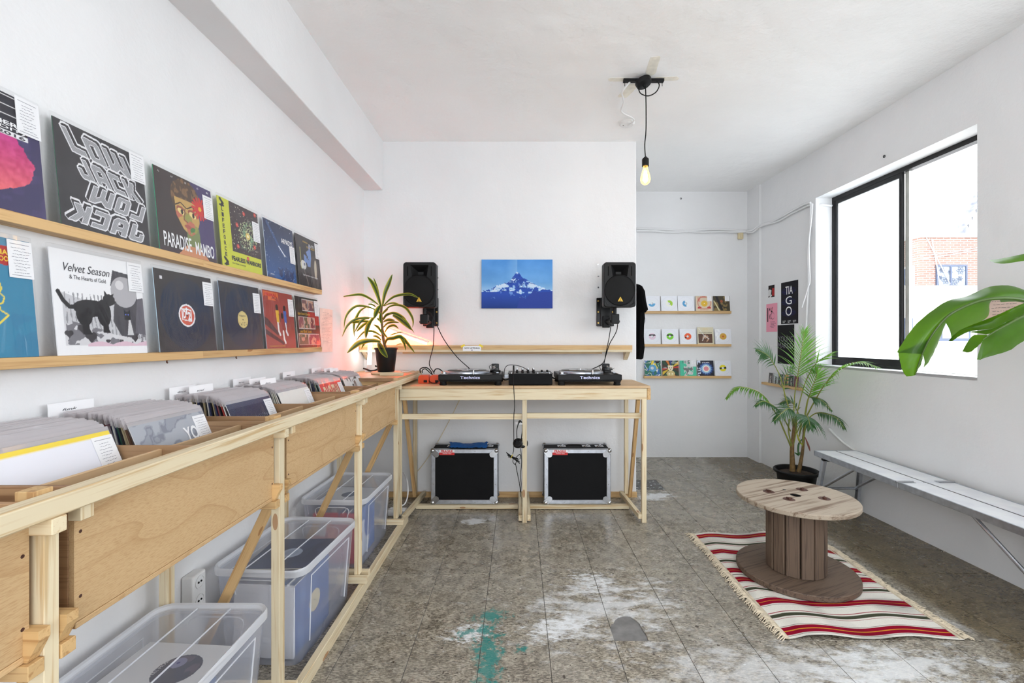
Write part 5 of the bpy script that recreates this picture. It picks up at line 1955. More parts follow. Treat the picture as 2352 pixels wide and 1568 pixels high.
ridge = np.abs(a.noise(9, 31, 4) - .5)
lim = np.interp(uu, [0, .3, .45, .62, .75, 1], [.33, .34, .36, .24, .34, .36])[None, :]
sn = below & (a.v > lim) & (snow > .47)
a.put(sn, (158, 198, 238)).put(sn & (snow > .56), (206, 224, 244)).put(below & (a.v > lim) & (ridge < .03), (46, 76, 160))
a.put(below & (a.v > .2) & (a.v < lim) & (snow > .62), (108, 150, 220))
dk = np.clip((.3 - a.v) / .3, 0, 1)
a.img = np.where(below[..., None], a.img * (1 - .25 * dk[..., None]), a.img)
a.put(a.poly([(.62, .2), (.74, .37), (.82, .33), (1, .34), (1, 0), (.5, 0), (.55, .26)]), (52, 72, 156), .85)
a.put(np.clip(1 - (.503 - a.u) / .16, 0, 1) * (a.u < .503) * ~below, (160, 200, 236), .4)
po = thing('mountain_poster', 'blue poster of a snowy mountain peak, folded once, on the wall between the speakers', 'poster', (P(1187, 0, 4).x, 3.999, 1.6))
a_, b_ = P(1106, 596, 3.985), P(1269, 708, 3.985)
a.grid('sheet', a_.x, b_.z, b_.x, a_.z, .0012, (240, 240, 240), 'printp', parent=po, world=True, mtx=Matrix.Translation((0, 3.985, 0)),
       warp=lambda u, v: .003 - .014 * np.abs(u - .5) * (1 - .4 * v) - .004 * (1 - v))

# ------------------------------------------------------------------ speakers
def speaker(px0, px1, py0, py1, label, side, Yf=3.62):
    a_, b_ = P(px0, py0, Yf), P(px1, py1, Yf)
    w_, h_ = b_.x - a_.x, a_.z - b_.z
    cx, cz = (a_.x + b_.x) / 2, (a_.z + b_.z) / 2
    o = thing('loudspeaker', label, 'speaker', (cx, Yf + .12, b_.z))

    def F3(x, z, y=0.0):
        return Vector((cx + x, Yf + y, cz + z))
    hw, hh = w_ / 2, h_ / 2
    bm = B()
    # rounded outline, tapering to the back
    def outline(sx, sz, y, r=.022):
        pts = []
        for qx, qz, st_ in ((1, 1, 0), (-1, 1, 90), (-1, -1, 180), (1, -1, 270)):
            for k_ in range(5):
                an = R(st_ + 22.5 * k_)
                z = qz * (sz - r) + r * math.sin(an)
                if qz > 0:
                    z += .006 * (1 - ((qx * (sx - r) + r * math.cos(an)) / sx) ** 2)
                pts.append(F3(qx * (sx - r) + r * math.cos(an), z, y))
        return [bm.verts.new(p) for p in pts]
    r0 = outline(hw - .004, hh - .004, 0)
    r1 = outline(hw, hh, .008)
    r2 = outline(hw, hh, .09)
    r3 = outline(hw * .72, hh * .9, .225)
    for A_, C_ in ((r0, r1), (r1, r2), (r2, r3)):
        for j in range(20):
            bm.faces.new((A_[j], A_[(j + 1) % 20], C_[(j + 1) % 20], C_[j]))
    bm.faces.new(r3)
    # front face with a horn mouth
    hx, hz0, hz1 = hw * .56, hh * .22, hh * .88
    hole = [bm.verts.new(F3(x, z, .0)) for x, z in ((hx, hz1), (-hx, hz1), (-hx * .75, hz0), (hx * .75, hz0))]
    idx = (2, 7, 12, 17)
    for q in range(4):
        i0, i1 = idx[q], idx[(q + 1) % 4]
        seg = []
        j = i0
        while True:
            seg.append(r0[j])
            if j == i1:
                break
            j = (j + 1) % 20
        bm.faces.new(seg + [hole[(q + 1) % 4], hole[q]])
    th = [bm.verts.new(F3(x, z, .055)) for x, z in ((.022, hh * .62), (-.022, hh * .62), (-.022, hh * .5), (.022, hh * .5))]
    for q in range(4):
        bm.faces.new((hole[q], hole[(q + 1) % 4], th[(q + 1) % 4], th[q]))
    bm.faces.new(th)
    obj('cabinet', bm, 'black', o)
    bm = B()
    wr = hw * .92
    lathe(bm, [(wr + .006, .004), (wr + .006, -.004), (wr + .001, -.009), (wr - .004, -.006), (wr - .008, -.006), (wr * .6, -.013), (0, -.016)], 56, F3(0, -hh * .25), mtx=Matrix.Rotation(R(-90), 4, 'X'))
    for v in bm.verts:
        v.co.y = 2 * Yf - v.co.y if v.co.y > Yf + .0045 else v.co.y
    obj('woofer_grille', bm, 'grille', o, smooth=True)
    for s_ in (-1, 1):
        bm = B()
        tube(bm, [F3(s_ * hw * .72, hh * .82, .0088), F3(s_ * hw * .72, hh * .40, .0088)], .0095, 10)
        obj('port_slot', bm, 'cloth', o)
        bm = B()
        for t_ in range(3):
            tube(bm, [F3(s_ * hw * (.92 - .16 * t_), -hh * .92, -.001), F3(s_ * hw * (.88), -hh * (.62 + .1 * t_), -.001)], .002, 5)
        obj('corner_ribs', bm, 'blackgloss', o)
    bm = B()
    tr = [(-.021, -.017), (.021, -.017), (.0, .021)]
    prism(bm, tr, .004, Matrix.Translation(F3(0, -hh * .66, -.012)) @ Matrix.Rotation(R(90), 4, 'X'))
    em = obj('triangle_emblem', bm, 'emblem', o)
    em['label'] = 'small yellow triangular maker emblem'
    bm = B()
    tube(bm, smooth_pts([F3(-.006, -hh * .66 - .012, -.0165), F3(.002, -hh * .66 - .004, -.0165), F3(-.003, -hh * .66 + .002, -.0165), F3(.005, -hh * .66 + .008, -.0165)], 4), .0014, 5)
    box(bm, F3(-.012, -hh * .66 - .0155, -.0168), F3(.012, -hh * .66 - .0125, -.016))
    obj('emblem_mark', bm, 'ink', em)
    # bracket: pole under the cabinet, swivel blocks, wall plate with bolts
    br = thing('speaker_bracket', 'black swivel wall bracket holding the ' + ('left' if side < 0 else 'right') + ' loudspeaker', 'bracket', (cx, 3.97, b_.z - .05))
    pxs = cx + .02 * -side
    zb = b_.z
    plx0, plx1 = (P(972, 0, 3.985).x, P(1007, 0, 3.985).x) if side < 0 else (P(1370, 0, 3.985).x, P(1410, 0, 3.985).x)
    pz1, pz0 = P(0, 684, 3.985).z, P(0, 749, 3.985).z
    bm = B()
    box(bm, (plx0, 3.975, pz0), (plx1, 3.998, pz1), 0, .004)
    box(bm, (plx0 + .03, 3.955, pz0), (plx1 - .03, 3.977, pz1), 0, .003)
    obj('wall_plate', bm, 'blackgloss', br)
    bo = None
    for x in (plx0 + .014, plx1 - .014):
        for z in (pz0 + .028, (pz0 + pz1) / 2, pz1 - .028):
            if bo is None:
                bm = B()
                lathe(bm, [(.0085, 0), (.0085, .003), (.006, .006), (0, .006)], 6, mtx=Matrix.Rotation(R(90), 4, 'X'))
                bo = obj('bolt', bm, 'brass', br, mtx=Matrix.Translation((x, 3.975, z))).data
            else:
                link('bolt', bo, br, True, Matrix.Translation((x, 3.975, z)))
    pm = (plx0 + plx1) / 2
    zc = zb - .085
    bm = B()
    tube(bm, [(pxs, Yf + .10, zb + .004), (pxs, Yf + .10, zb - .055)], .015, 16)
    obj('pole', bm, 'black', br)
    bm = B()
    box(bm, (pxs - .032, Yf + .07, zc - .045), (pxs + .032, Yf + .135, zc + .035), 0, .005)
    tube(bm, [(pxs - .04, Yf + .10, zc - .025), (pxs + .04, Yf + .10, zc - .025)], .009, 8)
    obj('swivel_block', bm, 'black', br)
    bm = B()
    d0, d1 = Vector((pxs, Yf + .12, zc - .012)), Vector((pm, 3.97, zc - .022))
    tube(bm, [d0, d1], .026, 4)
    box(bm, (pm - .03, 3.92, zc - .07), (pm + .03, 3.972, zc + .03), 0, .004)
    obj('arm', bm, 'black', br)
    hxp, ys = (1005, (612, 638, 665)) if side < 0 else (1374, (607, 634, 660))
    for k_, y in enumerate(ys):
        c = P(hxp, y, 3.999)
        bm = B()
        lathe(bm, [(.0075, 0), (.0075, .002), (.005, .0022), (.0045, .0006), (0, .0006)], 12, c, mtx=Matrix.Rotation(R(90), 4, 'X'))
        bm.faces.ensure_lookup_table()
        h = obj('wall_anchor', bm, ['chrome'], None)
        tag(h, ('top', 'middle', 'bottom')[k_] + ' metal wall anchor in the row beside the ' + ('left' if side < 0 else 'right') + ' speaker', 'anchor')
    return o


speaker(925.5, 1001, 602, 706, 'black loudspeaker above the spiky potted plant', -1)
speaker(1387, 1461, 602, 705, 'black loudspeaker at the right edge of the wall', 1)
cable([P(975, 712, 3.76), P(988, 718, 3.8), P(996, 738, 3.82), P(996, 780, 3.8), P(994, 800, 3.8), P(986, 835, 3.78), P(995, 853, 3.72), P(997, 858, 3.68)], .0036, 'black cable dropping from the left speaker to the orange boxes')
cable([P(985, 716, 3.8), P(1001, 742, 3.86), P(1020, 780, 3.85), P(1050, 820, 3.85), P(1082, 850, 3.90), P(1084, 862, 3.95)], .0036, 'black cable sloping from the left speaker to behind the left turntable')
cable([P(1419, 735, 3.75), P(1416, 760, 3.8), P(1400, 790, 3.82), P(1392, 815, 3.85), P(1386, 832, 3.86), P(1372, 842, 3.87), P(1352, 850, 3.89)], .0036, 'black cable curving from the right speaker to behind its turntable')
cable([P(1404, 742, 3.9), P(1399, 775, 3.85), P(1394, 800, 3.83), P(1390, 820, 3.86), P(1387, 846, 3.89), P(1387, 862, 3.93)], .0033, 'black cable dropping straight from the right speaker bracket')

# ------------------------------------------------------------------ spiky plant on the corner board
ld = thing('round_saucer', 'pale round wooden saucer under the black plant pot', 'saucer', (-1.03, 3.56, 1.109))
bm = B()
lathe(bm, [(0, 0), (.105, 0), (.112, .006), (.112, .020), (.104, .022), (.098, .018), (0, .018)], 40, (-1.035, 3.56, 1.109))
obj('dish', bm, 'terracing', ld, smooth=True)
tag(boardbox('wood_block', (-1.035, 3.40, 1.109), (-.865, 3.44, 1.132), 'pine', None, .002), 'short pine block in front of the plant saucer', 'block')
dp = thing('dracaena', 'spiky yellow-edged green houseplant in a black pot on the corner shelf', 'plant', (-1.03, 3.56, 1.131))
pc_ = Vector((-1.033, 3.56, 1.128))
bm = B()
lathe(bm, [(0, 0), (.060, 0), (.064, .004), (.083, .172), (.090, .174), (.091, .186), (.086, .188), (.082, .178), (.078, .168), (0, .166)], 40, pc_)
obj('pot', bm, 'black', dp, smooth=True)
bm = B()
lathe(bm, [(.079, .169), (.05, .174), (0, .176)], 24, pc_)
obj('soil', bm, 'soil', dp)


def Z4(x, y):
    return 780 + x / 6.27, 620 + y / 6.27


def leaf(pts, w_, parent, mats, cross=(0, .13, .34, .5, .66, .87, 1), mi=(2, 1, 0, 0, 1, 2), fold=.25, face=Vector((0, -1, .35)), taper=.35, name='leaf'):
    """a long strap leaf along pts: widest near the middle, folded along its rib"""
    sp = smooth_pts(pts, 5)
    n = len(sp)
    bm = B()
    rows = []
    for k_, p in enumerate(sp):
        t = k_ / (n - 1)
        d_ = (sp[min(k_ + 1, n - 1)] - sp[max(k_ - 1, 0)]).normalized()
        s_ = d_.cross(face)
        s_ = s_.normalized() if s_.length > 1e-3 else Vector((1, 0, 0))
        nn = s_.cross(d_).normalized()
        prof = min(1, taper + (1 - taper) * math.sin(min(1, t * 1.7) * math.pi / 2)) * (1 - max(0, (t - .5) / .5) ** 2.2)
        ww = max(w_ * prof, .0007)
        rows.append([bm.verts.new(p + s_ * ww * (c - .5) + nn * ww * fold * abs(c - .5) * 2) for c in cross])
    for A_, C_ in zip(rows, rows[1:]):
        for j in range(len(cross) - 1):
            f = bm.faces.new((A_[j], A_[j + 1], C_[j + 1], C_[j]))
            f.material_index = mi[j]
    return obj(name, bm, mats, parent, smooth=True)


DM = ['dgreen', 'mgreen', 'ygreen']
tk = [Vector((-1.033, 3.56, 1.30)), P(*Z4(632, 1000), 3.56), P(*Z4(612, 800), 3.56), P(*Z4(600, 620), 3.56), P(*Z4(605, 520), 3.56)]
bm = B()
tube(bm, smooth_pts(tk, 5), [.011] * 10 + [.009] * 11, 10)
obj('stem', bm, 'trunk', dp, smooth=True)
dl = [([(600, 540), (545, 350), (480, 200), (400, 95)], .036, .0), ([(590, 560), (560, 330), (520, 190), (487, 110)], .014, .05), ([(618, 520), (655, 340), (715, 190), (760, 60)], .036, .02),
      ([(560, 500), (450, 420), (320, 360), (180, 365), (15, 388)], .022, -.03), ([(630, 520), (720, 430), (820, 375), (980, 350), (1060, 365), (1150, 410)], .024, -.09),
      ([(520, 580), (420, 535), (260, 520), (150, 590), (85, 700), (65, 840)], .022, -.05), ([(640, 600), (720, 530), (830, 505), (950, 545), (1030, 650), (1060, 740), (1050, 830)], .022, -.11),
      ([(640, 520), (720, 485), (800, 480), (900, 520)], .018, .06), ([(520, 530), (470, 500), (410, 490)], .018, .04),
      ([(585, 510), (540, 600), (500, 700)], .042, -.10), ([(510, 670), (440, 760), (400, 860), (378, 985)], .04, -.14),
      ([(480, 690), (350, 690), (220, 720), (110, 810), (35, 965)], .024, -.06), ([(440, 740), (340, 740), (240, 750), (160, 762)], .026, .0),
      ([(430, 700), (360, 705), (290, 770), (215, 900)], .022, -.02), ([(420, 745), (340, 800), (240, 890)], .026, .03),
      ([(390, 530), (300, 590), (240, 700), (210, 800), (212, 965)], .024, .02), ([(620, 700), (700, 640), (790, 625), (900, 680), (970, 760), (1080, 912)], .026, -.12),
      ([(770, 650), (860, 700), (960, 780), (1042, 868)], .045, -.16), ([(630, 720), (680, 650), (760, 630)], .026, -.05), ([(630, 750), (700, 720), (800, 725)], .024, -.04),
      ([(630, 830), (690, 770), (780, 750), (860, 760)], .02, -.03), ([(650, 900), (710, 820), (790, 800), (850, 845)], .022, -.05), ([(610, 910), (560, 830), (490, 785)], .02, -.05),
      ([(600, 950), (520, 900), (440, 880), (340, 905), (230, 1025)], .02, -.03), ([(600, 1010), (540, 960), (480, 950)], .018, .0),
      ([(590, 1030), (460, 1020), (300, 1050), (200, 1120), (108, 1197)], .046, -.08), ([(470, 1020), (400, 1025), (350, 1070), (315, 1135)], .02, -.05),
      ([(650, 1085), (690, 1000), (780, 985), (880, 965), (930, 1050), (955, 1160)], .034, -.10), ([(780, 980), (890, 965), (980, 1060), (1085, 1195)], .026, -.13),
      ([(560, 1040), (590, 1100), (640, 1190), (695, 1265)], .046, -.16), ([(730, 940), (800, 915), (915, 890)], .012, -.02), ([(690, 980), (640, 920), (610, 880)], .018, -.02),
      ([(610, 660), (580, 720), (540, 690)], .02, -.04), ([(600, 600), (590, 690), (605, 780)], .026, -.05), ([(820, 1080), (870, 1065), (915, 1070)], .01, .0),
      ([(600, 640), (560, 600), (520, 560)], .02, .02), ([(620, 640), (650, 600), (700, 560)], .022, .03)]
for pts, w_, yy in dl:
    n_ = len(pts)
    leaf([P(*Z4(x, y), 3.56 + yy * (i / (n_ - 1)) ** .8) for i, (x, y) in enumerate(pts)], w_ * 1.0, dp, DM)

# corner lamps: upright white tube, leaning orange tube on the wall shelf
M['tubewhite'] = emit('lit_white_tube', (255, 250, 246), 6)
M['tubeorange'] = emit('lit_orange_tube', (255, 74, 36), 95)
tl_ = thing('tube_lamp', 'lit white tube lamp standing upright in the corner behind the plant', 'lamp', (-1.24, 3.80, 1.109))
p0, p1 = P(848, 846, 3.80), P(854, 692, 3.80)
bm = B()
tube(bm, [p0.lerp(p1, .06), p0.lerp(p1, .97)], .0165, 20)
obj('glass_tube', bm, 'tubewhite', tl_, smooth=True)
bm = B()
tube(bm, [p0, p0.lerp(p1, .06)], .017, 20)
box(bm, (p0.x - .028, 3.775, 1.109), (p0.x + .028, 3.825, 1.121), 0, .003)
obj('end_cap', bm, 'whiteplastic', tl_)
bm = B()
tube(bm, [p0.lerp(p1, .97), p1], .017, 20)
obj('end_cap', bm, 'whiteplastic', tl_)
ol = thing('orange_tube_light', 'orange tube light leaning along the wall shelf behind the plant', 'lamp', P(930, 780, 3.96))
p0, p1 = P(872, 752, 3.955), P(980, 789, 3.955)
bm = B()
tube(bm, [p0, p1], .010, 14)
obj('glass_tube', bm, 'tubeorange', ol, smooth=True)
ud = (p1 - p0).normalized()
nz = Vector((-ud.z, 0, ud.x))
bm = B()
mt = Matrix((ud, Vector((0, 1, 0)), nz)).transposed().to_4x4()
mt.translation = (p0 + p1) / 2 + nz * .019
L_ = (p1 - p0).length
box(bm, (-L_ / 2 - .02, -.026, -.006), (L_ / 2 + .01, .026, .006), 0, .002, mt)
obj('batten', bm, 'whiteplastic', ol)
cable([P(835, 846, 3.8), P(842, 848, 3.78), P(850, 851, 3.77), P(862, 850, 3.8), P(870, 844, 3.84), P(862, 840, 3.86)], .007, 'black flex curled at the foot of the upright tube lamp')
cable([P(918, 852, 3.66), P(935, 853, 3.7), P(950, 850, 3.8), P(960, 856, 3.86), P(975, 868, 3.88)], .0026, 'thin white lead running from the plant saucer to the orange boxes', 'whiteplastic')

# ------------------------------------------------------------------ storage boxes under the counter
def rrect(sx, sy, r, n=6):
    pts = []
    for qx, qy, st_ in ((1, 1, 0), (-1, 1, 90), (-1, -1, 180), (1, -1, 270)):
        for k_ in range(n):
            an = R(st_ + 90 * k_ / (n - 1))
            pts.append((qx * (sx - r) + r * math.cos(an), qy * (sy - r) + r * math.sin(an)))
    return pts


def skin(bm, rings, mi=0, cap0=False, cap1=False):
    vr = [[bm.verts.new(p) for p in r_] for r_ in rings]
    n = len(vr[0])
    for A_, C_ in zip(vr, vr[1:]):
        for j in range(n):
            f = bm.faces.new((A_[j], A_[(j + 1) % n], C_[(j + 1) % n], C_[j]))
            f.material_index = mi
    if cap0:
        bm.faces.new(vr[0])
    if cap1:
        bm.faces.new(vr[-1])


def flat_lp(o_loc, rot, label, art, group, edge=(228, 228, 226), lettering=()):
    o = thing('stored_record', label, 'record', o_loc, rot, group)
    art.grid('cover', -.152, -.152, .152, .152, .005, edge, parent=o)
    for (s, x0, z0, x1, z1, m, kw) in lettering:
        text(s, x0, z0, x1, z1, m, o, **kw)
    return o


def storage(cx, y0, y1, rz, label, x_half=.203):
    cy = (y0 + y1) / 2
    o = thing('storage_box', label, 'box', (cx, cy, .002), (0, 0, rz))
    o.scale = (1, 1, 1.03)
    hy = (y1 - y0) / 2

    def ring(sx, sy, z, r):
        return [Vector((x, y, z)) for x, y in rrect(sx, sy, r)]
    bm = B()
    skin(bm, [ring(x_half * .80, hy * .86, .0, .04), ring(x_half * .83, hy * .885, .02, .045), ring(x_half * .955, hy * .965, .385, .05)], 0, cap0=True)
    obj('tub', bm, 'tub', o, False, smooth=True)
    bm = B()
    skin(bm, [ring(x_half * .95, hy * .962, .375, .05), ring(x_half * 1.0, hy * 1.0, .378, .055), ring(x_half * 1.0, hy * 1.0, .40, .055), ring(x_half * .985, hy * .99, .408, .055), ring(x_half * .95, hy * .965, .404, .05), ring(x_half * .94, hy * .955, .392, .05)])
    obj('lid_rim', bm, 'rimplastic', o, False, smooth=True)
    bm = B()
    bm.faces.new([bm.verts.new(p) for p in ring(x_half * .94, hy * .955, .395, .05)])
    obj('lid', bm, 'lid', o, False)
    bm = B()
    for x in (-.06, .06):
        box(bm, (x - .0009, -hy * .93, .3955), (x + .0009, hy * .93, .4005))
    obj('lid_rib', bm, 'rimplastic', o, False)
    for s_ in (-1, 1):
        bm = B()
        q_ = smooth_pts([(-.09, s_ * hy * .955, .30), (-.095, s_ * hy * .965, .355), (0, s_ * hy * .97, .362), (.095, s_ * hy * .965, .355), (.09, s_ * hy * .955, .30)], 4)
        tube(bm, q_, .0022, 6)
        obj('grip', bm, 'rimplastic', o, False)
        bm = B()
        tube(bm, [(s_ * x_half * .86, -hy * .6, .06), (s_ * x_half * .945, -hy * .66, .345), (s_ * x_half * .945, hy * .66, .345), (s_ * x_half * .86, hy * .6, .06)], .003, 6)
        obj('side_rib', bm, 'rimplastic', o, False)
    return o


boxes = ((-1.090, 1.07, 1.652, 0.0, 'clear storage box nearest the camera with a white record lying on top'), (-1.075, 1.885, 2.452, -.06, 'middle clear storage box with a blue record against its side'),
         (-1.105, 2.71, 3.28, -.03, 'farthest clear storage box with a red record inside'))
for k_, (cx, y0, y1, rz, lab) in enumerate(boxes):
    storage(cx, y0, y1, rz, lab)
    cy = (y0 + y1) / 2
    gr = 'records stored in the ' + ('nearest', 'middle', 'farthest') + (None,) if False else 'records stored in the ' + ('nearest', 'middle', 'farthest')[k_] + ' clear box'
    loc = ('nearest', 'middle', 'farthest')[k_]
    cs = ((46, 76, 122), (232, 230, 228), (58, 70, 96), (226, 226, 230), (40, 44, 60), (214, 210, 200), (66, 96, 140), (236, 236, 236))
    # upright records facing the aisle
    for i in range(7):
        col = cs[(i + 3 * k_) % 8]
        aa = Art(40, 40, col)
        if i == 6:
            if k_ == 0:
                aa = Art(90, 90, (232, 232, 238))
                aa.put(aa.v > .82, (70, 96, 140)).put(aa.rect(.1, .1, .4, .5) & (aa.noise(6, 3) > .5), (80, 90, 120))
            elif k_ == 1:
                aa = Art(90, 90, (56, 86, 148))
                aa.put(aa.noise(4, 5, 3) > .55, (66, 100, 160)).put(aa.ell(.55, .5, .16), (222, 206, 160)).put(aa.ell(.55, .5, .015), (40, 40, 50))
            else:
                aa = Art(90, 90, (60, 104, 176))
                aa.put(aa.ell(.35, .35, .3, .4, .4), (206, 214, 226)).put(aa.ell(.6, .6, .2, .3), (50, 84, 160))
        lab = ('white record with a blue band standing against the aisle side of the nearest clear box', 'blue record with a pale label standing against the aisle side of the middle clear box', 'blue and white record against the aisle side of the farthest clear box')[k_] if i == 6 else 'record standing in the row inside the ' + loc + ' clear box'
        flat_lp((cx + .125 - .018 * (6 - i), cy + .01 * (i % 3) - .06, .012 + .152), (0, 0, R(90) + rz), lab, aa, gr if i < 6 else None, edge=col)
    # a pile lying flat
    zt = .02
    for i in range(4):
        top = i == 3
        aa = Art(40, 40, cs[(i + 2) % 8])
        letters = ()
        if top:
            if k_ == 0:
                aa = Art(130, 130, (228, 230, 234))
                aa.put(aa.ell(.62, .36, .22), (74, 76, 96)).put(aa.ell(.62, .36, .2) & (aa.noise(6, 3) > .54), (104, 96, 112)).put(aa.ell(.71, .42, .075), (140, 142, 176)).put(aa.ell(.71, .42, .015), (60, 60, 130))
                aa.put(aa.ell(.3, .52, .03) | aa.ell(.34, .56, .03) | aa.ell(.3, .6, .035) | aa.ell(.35, .64, .03), (66, 76, 104))
                letters = (("DON'T TELL IT", -.1, .055, -.03, .06, 'ink', {}), ('FEEL MUSIC', .0, .01, .08, .02, 'white', {}))
            elif k_ == 1:
                aa = Art(110, 110, (44, 58, 92))
                aa.put(aa.noise(4, 6) > .55, (54, 68, 104)).put(aa.ell(.5, .5, .16), (170, 184, 206)).put(aa.ell(.5, .5, .1), (150, 164, 190))
            else:
                aa = Art(110, 110, (216, 222, 232))
                aa.put(aa.ell(.5, .5, .16), (86, 104, 130)).put(aa.ell(.5, .5, .02), (216, 222, 232)).put(~aa.rect(.02, .03, .98, .98), (80, 92, 120))
        lab = ('white record with a dark disc lying on the pile in the nearest clear box', 'dark blue record with a pale disc lying on the pile in the middle clear box', 'white record with a dark disc lying on the pile in the farthest clear box')[k_] if top else 'record lying in the flat pile in the ' + loc + ' clear box'
        zz = .335 + .0065 * i
        flat_lp((cx - .012, cy + .015, zz), (R(-90), 0, R(86) if k_ != 1 else R(92)), lab, aa, None if top else 'flat pile in the ' + loc + ' clear box', edge=cs[(i + 2) % 8], lettering=letters)
    # a block of paper mailers fills the far half of each box
    ma = thing('record_mailer', ('white cardboard mailer standing at the near end of the nearest clear box', 'white cardboard mailer with a label at the near end of the middle clear box', 'red record cover standing at the near end of the farthest clear box')[k_], 'record', (cx - .02, y0 + .07, .01), (R(-2), 0, rz))
    bm = B()
    box(bm, (-.135, -.004, 0), (.135, .02, .30), 0, .002)
    obj('cover', bm, ('white', 'white', 'red')[k_], ma, False)
    link('price_card', cards[k_], ma, False, Matrix.Translation((-.10, -.006, .27)) @ Matrix.Rotation(.15, 4, 'Y'))

# wall socket low on the left wall
so = thing('wall_socket', 'white double wall socket low on the left wall under the counter', 'socket', (XL + .03, 1.87, .36))
bm = B()
box(bm, (XL + .001, 1.825, .27), (XL + .05, 1.905, .42), 0, .008)
obj('housing', bm, 'whiteplastic', so)
for z in (.385, .31):
    bm = B()
    lathe(bm, [(.026, 0), (.026, .002), (.022, .002), (.020, -.012), (0, -.012)], 20, (XL + .051, 1.865, z), mtx=Matrix.Rotation(R(90), 4, 'Y'))
    obj('socket_ring', bm, 'whiteplastic', so, smooth=True)
    bm = B()
    for dy in (-.008, .008):
        tube(bm, [(XL + .040, 1.865 + dy, z), (XL + .053, 1.865 + dy, z)], .004, 8)
    obj('contact', bm, 'rubber', so)

# ------------------------------------------------------------------ alcove and right wall
ts = thing('t_shirt', 'black t-shirt on a hanger at the corner of the wall beside the right speaker', 'shirt', (1.11, 4.35, 1.2))
base, dirv = Vector((1.150, 4.10, 0)), Vector((-.105, .48, 0))
dn = dirv.normalized()
nm = Vector((dn.y, -dn.x, 0))
ol_ = [(.13, 1.197), (.13, 1.30), (.125, 1.45), (.118, 1.575), (.10, 1.65), (.05, 1.625), (.0, 1.655), (.03, 1.735), (.10, 1.83), (.22, 1.885), (.36, 1.905), (.42, 1.90), (.46, 1.875), (.5, 1.868)]
full = ol_ + [(1 - t, z) for t, z in ol_[::-1][1:]]
bm = B()
ctr = [base + dirv * t + Vector((0, 0, z)) for t, z in full]
cen = base + dirv * .5 + Vector((0, 0, 1.55))
rings = []
for off, sc_ in ((.012, .93), (.026, .97), (.030, 1.0), (.034, .97), (.05, .92)):
    rr_ = []
    for i, p in enumerate(ctr):
        q = cen + (p - cen) * (1 - (1 - sc_) * .35)
        fold_ = .008 * math.sin(i * 1.9 + p.z * 9)
        rr_.append(q + nm * (off + fold_ - .03))
    rings.append(rr_)
skin(bm, rings)
vl = len(ctr)
bm.verts.ensure_lookup_table()
for st0 in (0, 4 * vl):
    f = bm.faces.new([bm.verts[st0 + i] for i in range(vl)])
    bmesh.ops.triangulate(bm, faces=[f])
obj('jersey', bm, 'cloth', ts, smooth=True)
bm = B()
hc_ = cen.copy()
hc_.z = 1.88
tube(bm, smooth_pts([hc_, hc_ + Vector((0, 0, .05)), hc_ + Vector((-.02, 0, .075)), hc_ + Vector((-.045, 0, .07))], 5), .003, 6)
obj('hanger_hook', bm, 'chrome', ts)
oh = thing('wall_hook', 'small clear wall hook beside the hem of the t-shirt sleeve', 'hook', (1.2, 5.33, 1.57))
bm = B()
c = P(1476, 730, 5.33)
tube(bm, smooth_pts([c + Vector((-.02, 0, .0)), c + Vector((.01, -.02, 0.01)), c + Vector((.03, -.03, -.02)), c + Vector((.015, -.02, -.06))], 5), .004, 6)
box(bm, (c.x - .03, 5.335, c.z - .03), (c.x, 5.349, c.z + .02), 0, .003)
obj('hook_body', bm, 'rimplastic', oh)

wc = lambda px, py: P(px, py, 5.325)
def rw(px, py, t=.02):
    """point on the right wall, t in front of it"""
    u = px - CX
    y = (2.851 - t) / (u / F + .0246)
    return Vector((u * y / F, y, CZ - (py - CY) * y / F))


cable([wc(1462, 530), wc(1500, 530), wc(1540, 533), wc(1580, 531), wc(1620, 527), wc(1665, 527), wc(1700, 530), wc(1716, 530)], .013, 'upper white painted cable along the alcove wall', 'wall', 8)
cable([wc(1462, 524), wc(1510, 526), wc(1560, 529), wc(1600, 533), wc(1650, 532), wc(1690, 533), wc(1716, 532)], .011, 'lower white painted cable along the alcove wall', 'wall', 8)
cable([wc(1714, 531), rw(1728, 529, .05), rw(1745, 517, .03), rw(1775, 508), rw(1805, 492), rw(1845, 470), rw(1862, 466)], .012, 'upper white painted cable climbing the right wall to the window', 'wall', 8)
cable([wc(1714, 533), rw(1730, 533, .05), rw(1748, 519, .03), rw(1785, 509), rw(1815, 492), rw(1850, 475), rw(1864, 470)], .009, 'lower white painted cable climbing the right wall to the window', 'wall', 8)
cable([rw(1862, 467), rw(1861, 520), rw(1856, 580), rw(1857, 640), rw(1853, 720), rw(1850, 800), rw(1849, 900)], .009, 'thick white cable hanging down the wall left of the window', 'wall', 8)
cable([rw(1866, 468, .03), rw(1864, 500, .03), rw(1858, 560, .03), rw(1860, 640, .03), rw(1856, 660, .03), rw(1842, 706, .05)], .006, 'thin white cable hanging beside the thick one, its cut end sticking out', 'wall', 8)
pv = wc(1862, 466)
cable([rw(1862, 468, .015), Vector((xr(4.2) + .02, 4.23, rw(1866, 470).z)), Vector((xr(4.2) + .06, 4.19, rw(1870, 470).z)), Vector((xr(4.2) + .14, 4.19, rw(1872, 472).z))], .012, 'short white pipe entering the window reveal from the wall cables', 'wall', 8)
cable([rw(1905, 985, .012), rw(1920, 1000, .012), rw(1945, 1022, .012), rw(1985, 1045, .012), rw(2060, 1078, .012)], .010, 'cream hose running down the right wall behind the bench', 'wall', 8)
sw = thing('wall_switch', 'small cream switch box below the cables in the alcove corner', 'switch', P(1701, 540, 5.34))
a_, b_ = P(1695.5, 534, 5.33), P(1707, 549, 5.33)
bm = B()
box(bm, (a_.x, 5.32, b_.z), (b_.x, 5.349, a_.z), 0, .004)
obj('cover_plate', bm, 'cream', sw)
bm = B()
